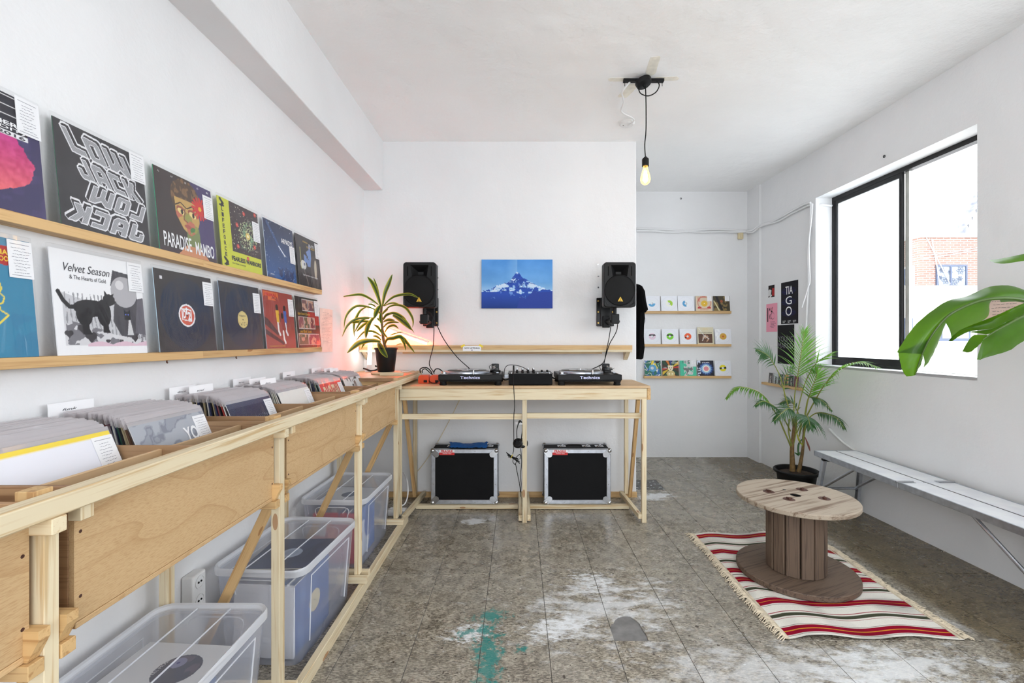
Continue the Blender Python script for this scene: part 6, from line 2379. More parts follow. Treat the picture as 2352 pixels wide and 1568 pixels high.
box(bm, (a_.x + .018, 5.314, b_.z + .02), (b_.x - .018, 5.321, a_.z - .02), 0, .002)
obj('rocker', bm, 'cream', sw)

# right wall frame: local x runs towards the camera (-Y), front faces the room (-X)
def rwall(name, label, cat, px0, py0, px1, py1, t=.004, group=None):
    A_, C_ = rw(px0, py0, t), rw(px1, py1, t)
    o = thing(name, label, cat, (A_ + C_) / 2, (0, 0, R(-90 + 1.41)), group)
    return o, abs(A_.y - C_.y) / 2, abs(A_.z - C_.z) / 2


def pan(px0, px1, pyc, hz_px, *a_, **k_):
    pass


o, hw, hh = rwall('small_picture', 'small photo print of a figure in white on the right wall', 'picture', 1765, 655, 1779, 684)
hh = .068
a = Art(60, 90, (38, 28, 30))
a.put(a.poly([(.0, .15), (.4, .2), (.5, .6), (.2, .7), (.0, .6)]), (214, 214, 214)).put(a.rect(.6, .15, .98, .75), (166, 44, 44)).put(a.ell(.35, .78, .12, .08), (70, 48, 40)).put(a.rect(0, 0, 1, .05), (240, 240, 240)).put(a.line([(.2, .05), (.5, .2)], .06), (225, 225, 225))
a.grid('sheet', -hw, -hh, hw, hh, .001, m='printp', parent=o)
o, hw, hh = rwall('pink_flyer', 'pink flyer with black ink drawing on the right wall', 'poster', 1760, 700, 1785.5, 760)
hh = .152
a = Art(90, 126, (236, 158, 178))
a.put(a.rect(.1, .36, .18, .86), (36, 32, 36)).put(a.line([(.28, .76), (.32, .84), (.36, .76)], .02) | a.line([(.45, .78), (.45, .84)], .022) | a.line([(.55, .8), (.56, .86)], .02), (36, 32, 36))
a.put(a.ell(.5, .72, .07, .035), (36, 32, 36)).put(a.ell(.58, .56, .18, .12) & ~a.ell(.6, .56, .155, .105), (70, 50, 60)).put(a.ell(.38, .54, .09, .09) & ~a.ell(.43, .54, .09, .09), (30, 28, 32))
a.grid('sheet', -hw, -hh, hw, hh, .001, m='printp', parent=o)
bm = B()
scrib_into(bm, -hw * .3, -hh * .75, hw * .7, -hh * .25, 5, 3, -.0015, 0, .004)
obj('printed_lines', bm, 'ink', o, False)
o, hw, hh = rwall('gig_poster', 'black poster with tall white letters, topmost on the right wall beside the window', 'poster', 1794, 650, 1833.5, 742)
hh = .213
a = Art(80, 120, (26, 24, 30))
for zz in (.78, .52, .26):
    a.put(a.ell(.45, zz, .42, .09) & (np.sin(a.v * 160) > -.2), (30, 32, 72))
a.grid('sheet', -hw, -hh, hw, hh, .0012, m='printp', parent=o, edge=(235, 235, 235))
for s_, z0, z1, x0, x1 in (('TIA', .40, .78, -.45, .40), ('G', .02 - .1, .30, -.42, .30), ('O', -.62, -.18, -.42, .30)):
    text(s_, x0 * hw, z0 * hh, x1 * hw, z1 * hh, 'white', o, y=-.002)
for x in (-.6, .0, .6):
    text('LIVE\nSET', (x - .18) * hw, -.95 * hh, (x + .18) * hw, -.84 * hh, 'white', o, y=-.002)
o, hw, hh = rwall('gig_poster', 'black poster with faint grey lettering, partly behind the palm', 'poster', 1786, 748, 1824.5, 836)
hh = .20
Art(20, 20, (24, 23, 26)).grid('sheet', -hw, -hh, hw, hh, .0012, m='printp', parent=o)
M['greyink'] = mat('grey_ink', (120, 116, 128), 0.6)
for s_, z0, z1 in (('YOUNG', .14, .42), ('MARCO', -.2, .08)):
    text(s_, -.88 * hw, z0 * hh, .88 * hw, z1 * hh, 'greyink', o, y=-.002)
A_, C_ = rw(1755, 887), rw(1842, 894)
t = thing('small_ledge', 'short pine ledge holding cassettes low on the right wall behind the palm', 'shelf', (A_ + C_) / 2)
board('ledge_board', (xr(A_.y) - .026, A_.y, .903), (xr(C_.y) - .026, C_.y, .903), .05, .026, 'pine2', t)
cc = (((60, 58, 64), 'dark grey', 1767.5), ((196, 204, 204), 'pale grey', 1779.5), ((40, 40, 44), 'black and white', 1791), ((206, 160, 84), 'mustard', 1803.5), ((48, 46, 50), 'black', 1815), ((110, 40, 50), 'dark red', 1827))
for c_, nm_, px in cc:
    y = rw(px + 5, 870).y
    o = thing('cassette_case', nm_ + ' cassette case on the small ledge behind the palm', 'cassette', (xr(y) - .036, y, .9165), (R(-5), 0, R(-90 + 1.41)))
    a = Art(40, 60, c_)
    lum = sum(c_) > 330
    a.put(a.poly([(.3, 0), (.3, .5), (.5, .7), (.7, .5), (.7, 0)]) & (a.noise(5, px.__hash__() % 90) > .35), (60, 60, 64) if lum else (190, 186, 180)).put(a.ell(.5, .62, .14, .12), (50, 46, 46) if lum else (206, 190, 176))
    a.grid('inlay', -.034, .002, .034, .108, .002, parent=o)
    bm = B()
    box(bm, (-.036, -.002, 0), (.036, .014, .11), 0, .001)
    obj('case', bm, 'sleeve', o, False)

# pale note right of the window
o = thing('wall_note', 'pale peach note on the wall right of the window behind the big leaves', 'paper', rw(2306, 707, .004), (0, 0, R(-90 + 1.41)))
bm = B()
box(bm, (-.098, -.0006, -.062), (.098, .0006, .062))
obj('sheet', bm, 'peach', o, False)
bm = B()
scrib_into(bm, -.08, -.045, .08, .05, 5, 9, -.0012, 0, .0018)
obj('printed_lines', bm, 'ink', o, False)

# small holes in the plaster
def hole(p, nrm, label):
    bm = B()
    lathe(bm, [(.011, 0), (.011, .002), (.007, .0026), (.006, -.006), (0, -.006)], 10, p, mtx=Vector((0, 0, 1)).rotation_difference(nrm).to_matrix().to_4x4())
    tag(obj('wall_plug', bm, 'rubber'), label, 'plug')


hole(P(1564, 456, 5.348), Vector((0, -1, 0)), 'dark wall plug high on the alcove wall under the ceiling')
hole(rw(2031, 359, .002), Vector((-1, 0, 0)), 'dark wall plug above the window')

# ------------------------------------------------------------------ bare bulb pendant
pl = thing('pendant_lamp', 'bare glowing bulb on a black cord from the ceiling', 'lamp', (CP.x, CP.y, ZC))
bz = lambda y: CZ - (y - CY) * CP.y / F
bx = P(1480.5, 0, CP.y).x
bm = B()
box(bm, (CP.x - .135, CP.y - .014, ZC - .022), (CP.x + .135, CP.y + .014, ZC - .004), 0, .001)
for s_ in (-1, 1):
    tube(bm, [(CP.x + s_ * .125, CP.y, ZC - .003), (CP.x + s_ * .125, CP.y, ZC - .05)], .002, 6)
obj('mounting_bar', bm, 'black', pl)
bm = B()
mt = Matrix.Translation((bx - .01, CP.y - .02, ZC - .045)) @ Matrix.Rotation(R(-14), 4, 'Y') @ Matrix.Rotation(R(-10), 4, 'X')
lathe(bm, [(0, .024), (.052, .024), (.054, .018), (.048, -.006), (.012, -.012), (.009, -.03), (0, -.03)], 28, mtx=mt)
obj('ceiling_rose', bm, 'black', pl, smooth=True)
bm = B()
tube(bm, smooth_pts([(bx, CP.y - .02, ZC - .06), (bx + .004, CP.y - .02, bz(240)), (bx + .004, CP.y - .02, bz(300)), (bx - .004, CP.y - .02, bz(335)), (bx, CP.y - .02, bz(362))], 6), .0036, 8)
obj('cord', bm, 'rubber', pl, smooth=True)
bm = B()
tube(bm, smooth_pts([(bx - .03, CP.y - .01, ZC - .045), (bx - .045, CP.y - .02, ZC - .075), (bx - .03, CP.y - .02, ZC - .11), (bx + .02, CP.y - .02, ZC - .125), (bx + .07, CP.y - .02, ZC - .10), (bx + .092, CP.y - .02, ZC - .055), (bx + .075, CP.y - .01, ZC - .02), (bx + .04, CP.y, ZC - .014)], 6), .0036, 8)
obj('cord_loop', bm, 'rubber', pl, smooth=True)
by = CP.y - .02
bm = B()
lathe(bm, [(0, 0), (.009, 0), (.010, -.004), (.020, -.012), (.0225, -.018), (.0225, -.062), (.019, -.064), (.017, -.058), (0, -.058)], 28, (bx, by, bz(363)))
obj('socket', bm, 'black', pl, smooth=True)
zb = bz(363) - .058
k = N('bulb_glass')
t_ = k.n('ShaderNodeBsdfTransparent')
e_ = k.n('ShaderNodeEmission', i={'Strength': 5.0})
e_.inputs[0].default_value = lin((255, 190, 84))
g_ = k.n('ShaderNodeBsdfGlossy', i={'Roughness': .03})
lw_ = k.n('ShaderNodeLayerWeight', i={'Blend': .55})
m1 = k.n('ShaderNodeMixShader')
k.l(k.math('MULTIPLY', lw_.outputs['Facing'], .45), m1.inputs[0])
k.l(t_.outputs[0], m1.inputs[1])
k.l(e_.outputs[0], m1.inputs[2])
m2 = k.n('ShaderNodeMixShader')
m2.inputs[0].default_value = .06
k.l(m1.outputs[0], m2.inputs[1])
k.l(g_.outputs[0], m2.inputs[2])
k.l(m2.outputs[0], k.out.inputs[0])
M['bulb'] = k.m
M['filament'] = emit('hot_filament', (255, 196, 96), 60)
bm = B()
lathe(bm, [(.013, 0), (.014, -.014), (.022, -.042), (.031, -.075), (.033, -.092), (.028, -.112), (.015, -.124), (0, -.127)], 32, (bx, by, zb))
obj('glass_bulb', bm, 'bulb', pl, smooth=True)
bm = B()
for j in range(6):
    a0 = j * math.pi / 3
    tube(bm, [(bx + .006 * math.cos(a0), by + .006 * math.sin(a0), zb - .035), (bx + .015 * math.cos(a0), by + .015 * math.sin(a0), zb - .10)], .0032, 6)
obj('filament', bm, 'filament', pl)
cp2 = P(1440, 282, 3.656)
cc_ = thing('ceiling_cap', 'white round junction cap on the ceiling near the bulb', 'cap', (cp2.x, cp2.y, ZC))
bm = B()
lathe(bm, [(0, -.022), (.050, -.020), (.062, -.006), (.062, 0)], 28, (cp2.x, cp2.y, ZC))
obj('cover', bm, 'whiteplastic', cc_, smooth=True)
bm = B()
lathe(bm, [(0, 0), (.004, 0), (.004, -.002), (0, -.002)], 8, (cp2.x - .03, cp2.y, ZC - .021))
obj('screw', bm, 'rust', cc_)
cable([(CP.x - .09, CP.y, ZC - .02), (CP.x - .13, CP.y + .05, ZC - .06), (CP.x - .11, CP.y + .13, ZC - .05), (CP.x - .075, CP.y + .25, ZC - .03), (CP.x - .06, CP.y + .38, ZC - .03), (cp2.x + .03, cp2.y - .1, ZC - .02), (cp2.x + .01, cp2.y, ZC - .024)], .0055, 'white cable from the bulb fitting to the white ceiling cap', 'whiteplastic')

# ------------------------------------------------------------------ rug
X0, X1, Y0, Y1 = 1.235, 2.035, 2.085, 3.215
NX, NY = 70, 420
ru = thing('rug', 'white cotton rug with red, yellow and green stripes and fringed ends', 'rug', (1.63, 2.65, 0))
yy = np.linspace(Y0, Y1, NY)
col = np.tile(np.array((238, 235, 228)) / 255.0, (NY, 1))


def band(c, w_, rgb):
    col[np.abs(yy - c) <= w_] = np.array(rgb) / 255.0


RED, GRN, YEL, DRK = (150, 14, 46), (74, 78, 62), (226, 160, 52), (88, 62, 60)
for c in (2.135, 2.365, 2.595, 2.703, 2.935, 3.165):
    band(c, .036, DRK)
    band(c, .0335, (236, 232, 224))
    band(c, .026, RED)
    band(c, .0021, YEL)
for c in (2.247, 2.49, 2.65, 2.818, 3.05):
    wd = .011 if c != 2.65 else .003
    band(c, .027, (160, 40, 60))
    band(c, .0235, (236, 232, 224))
    band(c, wd, GRN)
    band(c - wd - .001, .0014, DRK)
uu, vv = np.meshgrid(np.linspace(0, 1, NX), yy)
rugx = X0 + uu * (X1 - X0) + .008 * np.sin(vv * 7)
under = np.clip((np.hypot(rugx - 1.633, vv - 2.678) - .30) / .1, 0, 1)
wave = (.5 + .5 * np.sin(uu * 13 + 1.5 * np.sin(vv * 5))) * .010 + (.5 + .5 * np.sin(uu * 5 + vv * 3 + 1)) * .008
zz = .005 + wave * under * np.clip(np.minimum(uu, 1 - uu) * 10, .15, 1)
dirt = vnoise(NY, NX, 9, 3)
cimg = np.repeat(col[:, None, :], NX, 1)
cimg = cimg * (1 - .18 * np.clip((dirt - .5) * 2, 0, 1))[..., None] * np.array((1, .995, .98))
ydist = vv + .006 * np.sin(uu * 11) * under
co = np.stack([rugx, ydist, zz], 2).reshape(-1, 3)
ii = np.arange(NX * NY).reshape(NY, NX)
q = np.stack([ii[:-1, :-1], ii[:-1, 1:], ii[1:, 1:], ii[1:, :-1]], 2).reshape(-1, 4)
me = bpy.data.meshes.new('woven_body')
me.from_pydata(co.tolist(), [], q.tolist())
at = me.color_attributes.new('print', 'FLOAT_COLOR', 'POINT')
cs = np.where(cimg <= .04045, cimg / 12.92, ((cimg + .055) / 1.055) ** 2.4).reshape(-1, 3)
at.data.foreach_set('color', np.concatenate([cs, np.ones((len(cs), 1))], 1).astype(np.float32).ravel())
me.materials.append(M['weave'])
for p in me.polygons:
    p.use_smooth = True
wb_ = link('woven_body', me, ru, True)
M['fringe'] = mat('cotton_fringe', (208, 194, 170), 0.95, var=0.15, vs=40)
for x, s_ in ((X0, -1), (X1, 1)):
    rg = random.Random(4 + s_)
    bm = B()
    y = Y0
    while y < Y1:
        L_ = (.035 + .02 * rg.random())
        a_ = (rg.random() - .5) * .9
        x_ = x + .008 * math.sin(y * 7)
        pts = [(x_, y, .007), (x_ + s_ * L_ * .5, y + .3 * a_ * L_, .009 + .004 * rg.random()), (x_ + s_ * L_, y + a_ * L_ + (-.015 if s_ < 0 else -.012), .003)]
        tube(bm, pts, [.0036, .0032, .0016], 4)
        y += .0052
    obj('fringe', bm, 'fringe', ru, kind='stuff')
    o_ = boardbox('selvedge', (x - .009 * (s_ > 0) - .003, Y0, .005), (x + .009 * (s_ < 0) + .003, Y1, .008), 'fringe', ru, 0)

# ------------------------------------------------------------------ cable spool table
sp = thing('cable_spool', 'wooden cable spool used as a low table on the striped rug', 'table', (1.633, 2.678, .007))
SX, SY, SR = 1.633, 2.678, .316


def disc_top(name, z0, z1, m, rh, bolts=False):
    bm = B()
    n = 64
    r2 = random.Random(int(z0 * 100))
    wob = [1 + .004 * r2.random() for _ in range(n)]
    lathe(bm, [(rh, 0), (rh, z1 - z0), (SR - .004, z1 - z0), (SR, z1 - z0 - .004), (SR, .004), (SR - .004, 0), (rh, 0)], n)
    mt = Matrix.Rotation(R(25), 4, 'Z')
    mt.translation = (SX, SY, z0)
    return obj(name, bm, m, sp, mtx=mt)


disc_top('bottom_disc', .008, .040, 'oldwood', .028)
disc_top('top_disc', .436, .463, 'oldtop', .029)
ns = 13
for k_ in range(ns):
    an = 2 * math.pi * k_ / ns + .21
    c = Vector((SX + .143 * math.cos(an), SY + .143 * math.sin(an), 0))
    d_ = Vector((math.cos(an), math.sin(an), 0))
    gap = (.066, .0655, .061, .066, .063)[k_ % 5]
    board('stave', (c.x, c.y, .0405), (c.x, c.y, .4355), gap, .022, 'oldwood', sp, up=d_, bev=.003)
bm = B()
lathe(bm, [(.0285, 0), (.0285, .42), (.0265, .42), (.0265, 0)], 24, (SX, SY, .0405))
obj('hole_darkener', bm, 'rubber', sp, smooth=True)
for dx, dy in ((-.125, .06), (.10, .10), (-.08, -.07), (.13, -.06)):
    an = 0
    bm = B()
    lathe(bm, [(0, .003), (.011, .003), (.011, .001), (.030, .0015), (.032, 0), (0, 0)], 24, (SX + dx, SY + dy, .4632))
    lathe(bm, [(0, .010), (.010, .010), (.011, .003), (0, .003)], 6, (SX + dx, SY + dy, .4632))
    box(bm, (-.014, -.003, .003), (.014, .003, .0115), 0, .001, Matrix.Translation((SX + dx, SY + dy, .4632)) @ Matrix.Rotation(.8 * dx * 10, 4, 'Z'))
    obj('bolt', bm, 'rust', sp)
bm = B()
lathe(bm, [(0, 0), (.010, 0), (.010, .0006), (0, .0006)], 12, (SX - .01, SY + .095, .4631))
obj('small_hole', bm, 'rubber', sp)

# ------------------------------------------------------------------ folding aluminium bench
be = thing('folding_bench', 'long folding aluminium bench along the right wall', 'bench', (2.57, 2.8, 0))
BZ = .48
for h_, (y0, y1) in enumerate(((2.872, 3.68), (2.05, 2.862))):
    for s_, (x0, x1) in enumerate(((2.404, 2.560), (2.578, 2.733))):
        bm = B()
        box(bm, (x0, y0, BZ - .010), (x1, y1, BZ), 0, .002)
        obj('seat_plank', bm, 'alubench', be)
    for x0, x1 in ((2.396, 2.405), (2.733, 2.742), (2.559, 2.579)):
        bm = B()
        box(bm, (x0, y0, BZ - .038), (x1, y1, BZ + (.002 if x0 != 2.559 else -.003)), 0, .0015)
        obj('rail_and_groove', bm, 'alu' if x0 != 2.559 else 'frame', be)
    ye = y1 if h_ == 0 else y0
    bm = B()
    box(bm, (2.396, ye - .006, BZ - .038), (2.742, ye + .006, BZ + .002), 0, .0015)
    obj('end_rail', bm, 'alu', be)
for x in (2.44, 2.70):
    bm = B()
    tube(bm, [(x - .06, 2.867, BZ + .003), (x + .05, 2.867, BZ + .003)], .005, 8)
    box(bm, (x - .06, 2.845, BZ), (x + .05, 2.889, BZ + .002))
    obj('hinge', bm, 'chrome', be)
for ye, dy in ((3.60, .07), (2.12, -.07)):
    bm = B()
    tube(bm, [(2.41, ye, BZ - .05), (2.73, ye, BZ - .05)], .017, 12)
    obj('pivot_tube', bm, 'rubber', be)
    for x, xo in ((2.425, -.03), (2.715, .015)):
        bm = B()
        p0, p1 = Vector((x, ye, BZ - .045)), Vector((x + xo, ye + dy, .005))
        d_ = (p1 - p0).normalized()
        mt = Matrix((Vector((1, 0, 0)), d_.cross(Vector((1, 0, 0))).normalized() * -1, d_)).transposed().to_4x4()
        mt.translation = p0
        box(bm, (-.014, -.016, 0), (.014, .016, (p1 - p0).length), 0, .003, mt)
        obj('leg', bm, 'alu', be)
    bm = B()
    tube(bm, [(2.40, ye + dy * .6, .19), (2.725, ye + dy * .6, .19)], .011, 10)
    obj('leg_crossbar', bm, 'alu', be)
    sg_ = -1 if dy > 0 else 1
    for x in (2.43, 2.70):
        bm = B()
        tube(bm, [(x, ye + dy * .6, .19), (x, ye + sg_ * .34, BZ - .02)], .010, 10)
        obj('brace', bm, 'alu', be)

# ------------------------------------------------------------------ palm in the corner
pa = thing('potted_palm', 'feathery palm in a black pot in the corner by the window', 'plant', (2.446, 4.0, 0))
PC = Vector((2.446, 4.0, .0))
bm = B()
lathe(bm, [(0, 0), (.125, 0), (.13, .006), (.155, .205), (.158, .21), (.178, .215), (.181, .232), (.172, .24), (.160, .236), (.152, .215), (.148, .20), (0, .195)], 44, PC)
obj('pot', bm, 'black', pa, smooth=True)
bm = B()
lathe(bm, [(.149, .202), (.1, .212), (0, .218)], 28, PC)
obj('soil', bm, 'soil', pa)


def Z3(x, y, Y=4.0):
    return P(1660 + x / 4.239, 730 + y / 4.239, Y)


for pts, r_ in (([(680, 1490), (678, 1400), (675, 1270), (690, 1100), (700, 950)], [.024, .021, .017, .012, .010]), ([(738, 1500), (760, 1400), (780, 1270), (790, 1120), (815, 950)], [.019, .015, .012, .010, .008])):
    bm = B()
    sp_ = smooth_pts([Z3(*p) for p in pts], 5)
    tube(bm, sp_, list(np.interp(np.linspace(0, 1, len(sp_)), np.linspace(0, 1, len(r_)), r_)), 10)
    obj('trunk', bm, 'trunk', pa, smooth=True)


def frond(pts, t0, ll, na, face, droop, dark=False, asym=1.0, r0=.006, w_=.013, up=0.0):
    """rachis through pts (px,py,depth), leaflets from t0 to the tip"""
    sp = smooth_pts(pts, 7)
    n = len(sp)
    fr_ = thing('frond', None, None, sp[0])
    fr_.parent = pa
    fr_.matrix_parent_inverse = W(pa).inverted()
    bm = B()
    tube(bm, sp, [r0 * (1 - .75 * k_ / (n - 1)) for k_ in range(n)], 6)
    me_ = obj('rachis', bm, 'stem', fr_, smooth=True)
    face = Vector(face).normalized()
    bm = B()
    r2 = random.Random(int(abs(pts[0][0] * 1e4)) % 977 + na)
    for k_ in range(na):
        t = t0 + (1 - t0) * (k_ + .3) / na
        f_ = t * (n - 1)
        i0 = min(int(f_), n - 2)
        p = sp[i0].lerp(sp[i0 + 1], f_ - i0)
        d_ = (sp[i0 + 1] - sp[i0]).normalized()
        sd = d_.cross(face)
        if sd.length < .05:
            sd = d_.cross(Vector((1, 0, 0)))
        sd.normalize()
        s01 = (t - t0) / (1 - t0)
        L_ = ll * (.55 + .45 * math.sin(math.pi * min(1, s01 * 1.1 + .15))) * (1 - .55 * s01 ** 3)
        for s_ in (-1, 1):
            L2 = L_ * (asym if s_ > 0 else 1) * (.85 + .3 * r2.random())
            an = R(58 - 34 * s01 + 8 * (r2.random() - .5))
            dr = (d_ * math.cos(an) + sd * s_ * math.sin(an) + Vector((0, 0, up))).normalized()
            wv = dr.cross(face.lerp(Vector((0, 0, 1)), .4)).normalized()
            rows = []
            m_ = 6
            q = p.copy()
            dd = dr.copy()
            for j in range(m_ + 1):
                u = j / m_
                ww = w_ * (.35 + .65 * math.sin(math.pi * min(1, u * 1.25 + .12))) * (1 - u ** 3) + .0006
                rows.append([bm.verts.new(q - wv * ww * .5), bm.verts.new(q - face * ww * .15), bm.verts.new(q + wv * ww * .5)])
                dd = (dd + Vector((0, 0, -droop * (.5 + u) / m_))).normalized()
                q = q + dd * (L2 / m_)
            for A_, C_ in zip(rows, rows[1:]):
                for j in (0, 1):
                    bm.faces.new((A_[j], A_[j + 1], C_[j + 1], C_[j]))
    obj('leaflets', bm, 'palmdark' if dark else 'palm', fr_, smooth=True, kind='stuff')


ZZ = lambda *q: [Z3(*p) for p in q]
frond(ZZ((690, 1000, 4.0), (700, 760, 3.98), (735, 530, 3.96), (765, 330, 3.93), (795, 130, 3.92)), .44, .30, 20, (.1, -1, .1), .5, w_=.011, up=.12)
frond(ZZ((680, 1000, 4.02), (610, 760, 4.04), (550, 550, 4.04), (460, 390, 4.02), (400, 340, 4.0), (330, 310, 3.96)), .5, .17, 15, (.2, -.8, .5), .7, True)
frond(ZZ((660, 1250, 4.0), (570, 1030, 3.98), (480, 870, 3.96), (400, 760, 3.94), (280, 690, 3.92), (130, 680, 3.9), (35, 780, 3.88)), .42, .14, 24, (0, -.35, 1), 1.4, w_=.013)
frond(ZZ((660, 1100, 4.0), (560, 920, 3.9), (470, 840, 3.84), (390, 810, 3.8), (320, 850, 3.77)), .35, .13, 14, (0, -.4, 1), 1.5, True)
frond(ZZ((815, 960, 4.0), (900, 800, 3.92), (1000, 640, 3.80), (1130, 510, 3.68), (1300, 430, 3.52), (1500, 475, 3.34)), .34, .20, 24, (0, -.6, .9), .8, w_=.012, up=.05)
frond(ZZ((805, 950, 3.98), (830, 800, 3.95), (870, 680, 3.92), (915, 560, 3.9), (900, 500, 3.88)), .3, .20, 15, (.1, -1, .2), .4, w_=.014)
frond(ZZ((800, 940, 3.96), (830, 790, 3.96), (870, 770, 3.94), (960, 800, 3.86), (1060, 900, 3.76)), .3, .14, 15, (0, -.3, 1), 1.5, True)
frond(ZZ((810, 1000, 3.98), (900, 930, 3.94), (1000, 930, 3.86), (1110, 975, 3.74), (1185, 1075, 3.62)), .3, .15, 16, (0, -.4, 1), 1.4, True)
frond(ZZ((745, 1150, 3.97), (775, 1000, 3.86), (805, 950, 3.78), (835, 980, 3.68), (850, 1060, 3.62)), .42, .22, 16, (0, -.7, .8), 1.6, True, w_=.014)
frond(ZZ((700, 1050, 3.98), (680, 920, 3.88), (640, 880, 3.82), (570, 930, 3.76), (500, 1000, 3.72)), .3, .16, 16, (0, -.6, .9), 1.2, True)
frond(ZZ((700, 1100, 4.0), (730, 900, 4.05), (800, 640, 4.05), (880, 480, 3.98), (960, 400, 3.88), (1080, 330, 3.74)), .5, .16, 14, (0, -.8, .6), .7)
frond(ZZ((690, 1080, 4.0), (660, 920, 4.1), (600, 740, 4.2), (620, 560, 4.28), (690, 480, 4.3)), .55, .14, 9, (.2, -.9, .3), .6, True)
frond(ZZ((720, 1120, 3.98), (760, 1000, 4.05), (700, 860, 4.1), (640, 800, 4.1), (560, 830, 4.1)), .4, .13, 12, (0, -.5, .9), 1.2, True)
for k_, (pts, m) in enumerate((([(720, 1120), (740, 1190), (775, 1240)], 'ygreen'), ([(800, 1160), (830, 1240), (850, 1300)], 'dryedge'), ([(700, 1310), (735, 1330), (755, 1300)], 'palmdark'), ([(770, 1180), (735, 1240), (735, 1350)], 'palmdark'))):
    leaf([Z3(x, y, 3.95) for x, y in pts], .018, pa, [m], (0, .5, 1), (0, 0), name='loose_leaf')
for pts in ([(665, 1250), (590, 1080), (560, 1000)], [(672, 1240), (640, 1100), (650, 980)], [(690, 1230), (720, 1060), (715, 960)], [(775, 1250), (800, 1090), (835, 960)]):
    bm = B()
    tube(bm, smooth_pts([Z3(x, y, 3.99) for x, y in pts], 4), .006, 6)
    obj('petiole', bm, 'stem', pa, smooth=True)

# ------------------------------------------------------------------ banana plant reaching in from the right
ba = thing('banana_plant', 'broad glossy banana leaves reaching in front of the window', 'plant', (2.55, 1.72, 0))
BC = Vector((2.55, 1.70, 0))
bm = B()
lathe(bm, [(0, 0), (.12, 0), (.125, .006), (.16, .26), (.17, .262), (.17, .28), (.155, .28), (.15, .25), (0, .245)], 36, BC)
obj('pot', bm, 'black', ba, smooth=True)
bm = B()
tube(bm, smooth_pts([BC + Vector((0, 0, .245)), BC + Vector((.01, .02, .7)), BC + Vector((.02, .08, 1.15))], 6), [.036 - .0014 * q for q in range(13)], 14)
obj('stalk', bm, 'bananarib', ba, smooth=True)


def Zb(x, y, Y):
    return P(2050 + x / 4.9, 560 + y / 4.9, Y)


def resample(pts, n):
    sp = smooth_pts(pts, 8)
    d_ = [0]
    for a_, b_ in zip(sp, sp[1:]):
        d_.append(d_[-1] + (b_ - a_).length)
    out = []
    for k_ in range(n):
        s_ = d_[-1] * k_ / (n - 1)
        i = min(max(np.searchsorted(d_, s_) - 1, 0), len(sp) - 2)
        out.append(sp[i].lerp(sp[i + 1], (s_ - d_[i]) / max(d_[i + 1] - d_[i], 1e-9)))
    return out


def loft(bm, A_, C_, n=26, m=7, bulge=.012, mi=0, rip=.0015):
    a_, c_ = resample(A_, n), resample(C_, n)
    rows = []
    for k_ in range(n):
        row = []
        for j in range(m + 1):
            t = j / m
            p = a_[k_].lerp(c_[k_], t)
            p.y -= bulge * math.sin(math.pi * t) + rip * math.sin(k_ * 2.1) * t
            row.append(bm.verts.new(p))
        rows.append(row)
    for r0, r1 in zip(rows, rows[1:]):
        for j in range(m):
            f = bm.faces.new((r0[j], r0[j + 1], r1[j + 1], r1[j]))
            f.material_index = mi


def zb(pts, ya, yb):
    n = len(pts)
    return [Zb(x, y, ya + (yb - ya) * k_ / max(1, n - 1)) for k_, (x, y) in enumerate(pts)]


bm = B()
mid = [(1800, 760), (1480, 635), (1200, 612), (950, 652), (700, 762), (565, 870), (430, 1050), (335, 1240), (255, 1475)]
upe = [(1800, 640), (1480, 515), (1330, 470), (1230, 465), (1060, 490), (830, 590), (620, 640), (420, 770), (250, 920), (120, 1100), (48, 1222)]
loft(bm, zb(mid[:8], 2.18, 2.36), zb(upe, 2.26, 2.42), 34, 8, .03)
loft(bm, zb(mid[6:], 2.33, 2.38), zb([(60, 1215), (80, 1300), (110, 1420), (155, 1490)], 2.42, 2.40), 14, 6, .01)
loft(bm, zb([(1800, 770), (1480, 640), (1200, 616)], 2.18, 2.22), zb([(1800, 800), (1480, 660), (1215, 655)], 2.24, 2.26), 8, 3, .0)
loft(bm, zb([(1130, 618), (950, 655), (700, 765), (580, 860)], 2.23, 2.32), zb([(1060, 640), (1090, 770), (1040, 845), (870, 950), (660, 1090)], 2.33, 2.42), 20, 6, .012)
loft(bm, zb([(578, 866), (430, 1055), (335, 1240)], 2.32, 2.36), zb([(586, 905), (545, 1040), (470, 1215), (400, 1340), (345, 1398)], 2.40, 2.43), 16, 5, .01)
loft(bm, zb([(330, 1245), (290, 1350), (255, 1475)], 2.36, 2.38), zb([(340, 1275), (320, 1360), (240, 1480)], 2.39, 2.39), 10, 3, .004)
la = obj('leaf', bm, 'banana', ba, smooth=True)
bm = B()
mp = [BC + Vector((.02, .08, 1.15))] + zb(mid, 2.17, 2.375)
sp_ = smooth_pts(mp, 6)
tube(bm, sp_, [.012 * (1 - .8 * k_ / (len(sp_) - 1)) for k_ in range(len(sp_))], 8)
obj('midrib', bm, 'bananarib', la, smooth=True)
bm = B()
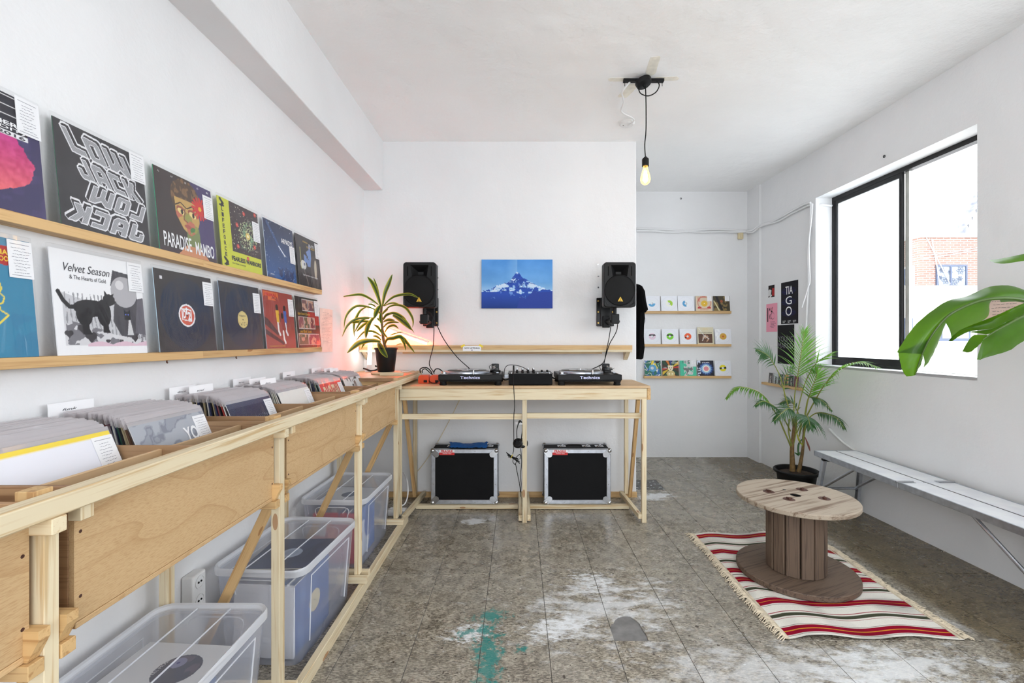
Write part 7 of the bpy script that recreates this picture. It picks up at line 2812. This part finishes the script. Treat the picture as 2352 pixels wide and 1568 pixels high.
loft(bm, zb([(1800, 560), (1480, 665), (1200, 790), (1000, 870), (760, 970), (668, 1095)], 2.10, 2.26), zb([(1800, 700), (1480, 800), (1300, 870), (1130, 950), (850, 990), (668, 1095)], 2.06, 2.26), 26, 5, -.02)
loft(bm, zb([(1800, 700), (1480, 800), (1300, 870), (1130, 950), (850, 990)], 2.06, 2.2), zb([(1800, 700), (1480, 815), (1300, 905), (1130, 1000), (1050, 1018)], 2.07, 2.12), 16, 4, .004)
loft(bm, zb([(1800, 700), (1480, 812), (1300, 905), (1130, 1000), (1020, 1078), (948, 1300)], 2.06, 2.16), zb([(1800, 960), (1480, 1092), (1390, 1150), (1300, 1205), (1080, 1270), (960, 1308)], 2.14, 2.17), 24, 7, .015)
loft(bm, zb([(1060, 1022), (980, 1022), (905, 1030), (840, 1110), (785, 1210)], 2.11, 2.2), zb([(1045, 1060), (1000, 1110), (950, 1160), (880, 1215), (825, 1222)], 2.12, 2.2), 14, 4, .006)
lb = obj('leaf', bm, 'banana', ba, smooth=True)
bm = B()
mp = [BC + Vector((.02, .08, 1.15))] + zb([(1800, 690), (1480, 810), (1300, 903), (1130, 998), (1020, 1076)], 2.05, 2.12)
sp_ = smooth_pts(mp, 6)
tube(bm, sp_, [.010 * (1 - .8 * k_ / (len(sp_) - 1)) for k_ in range(len(sp_))], 8)
obj('midrib', bm, 'bananarib', lb, smooth=True)
bm = B()
loft(bm, zb([(1800, 60), (1480, 112), (1260, 158), (1090, 183)], 2.0, 2.25), zb([(1800, 150), (1480, 190), (1250, 222), (1130, 205), (1090, 183)], 1.98, 2.25), 18, 5, .012)
lc = obj('leaf', bm, 'banana', ba, smooth=True)
bm = B()
mp = [BC + Vector((.02, .08, 1.15))] + zb([(1800, 110), (1480, 155), (1250, 190)], 1.98, 2.2)
sp_ = smooth_pts(mp, 6)
tube(bm, sp_, [.008 * (1 - .7 * k_ / (len(sp_) - 1)) for k_ in range(len(sp_))], 8)
obj('midrib', bm, 'bananarib', lc, smooth=True)
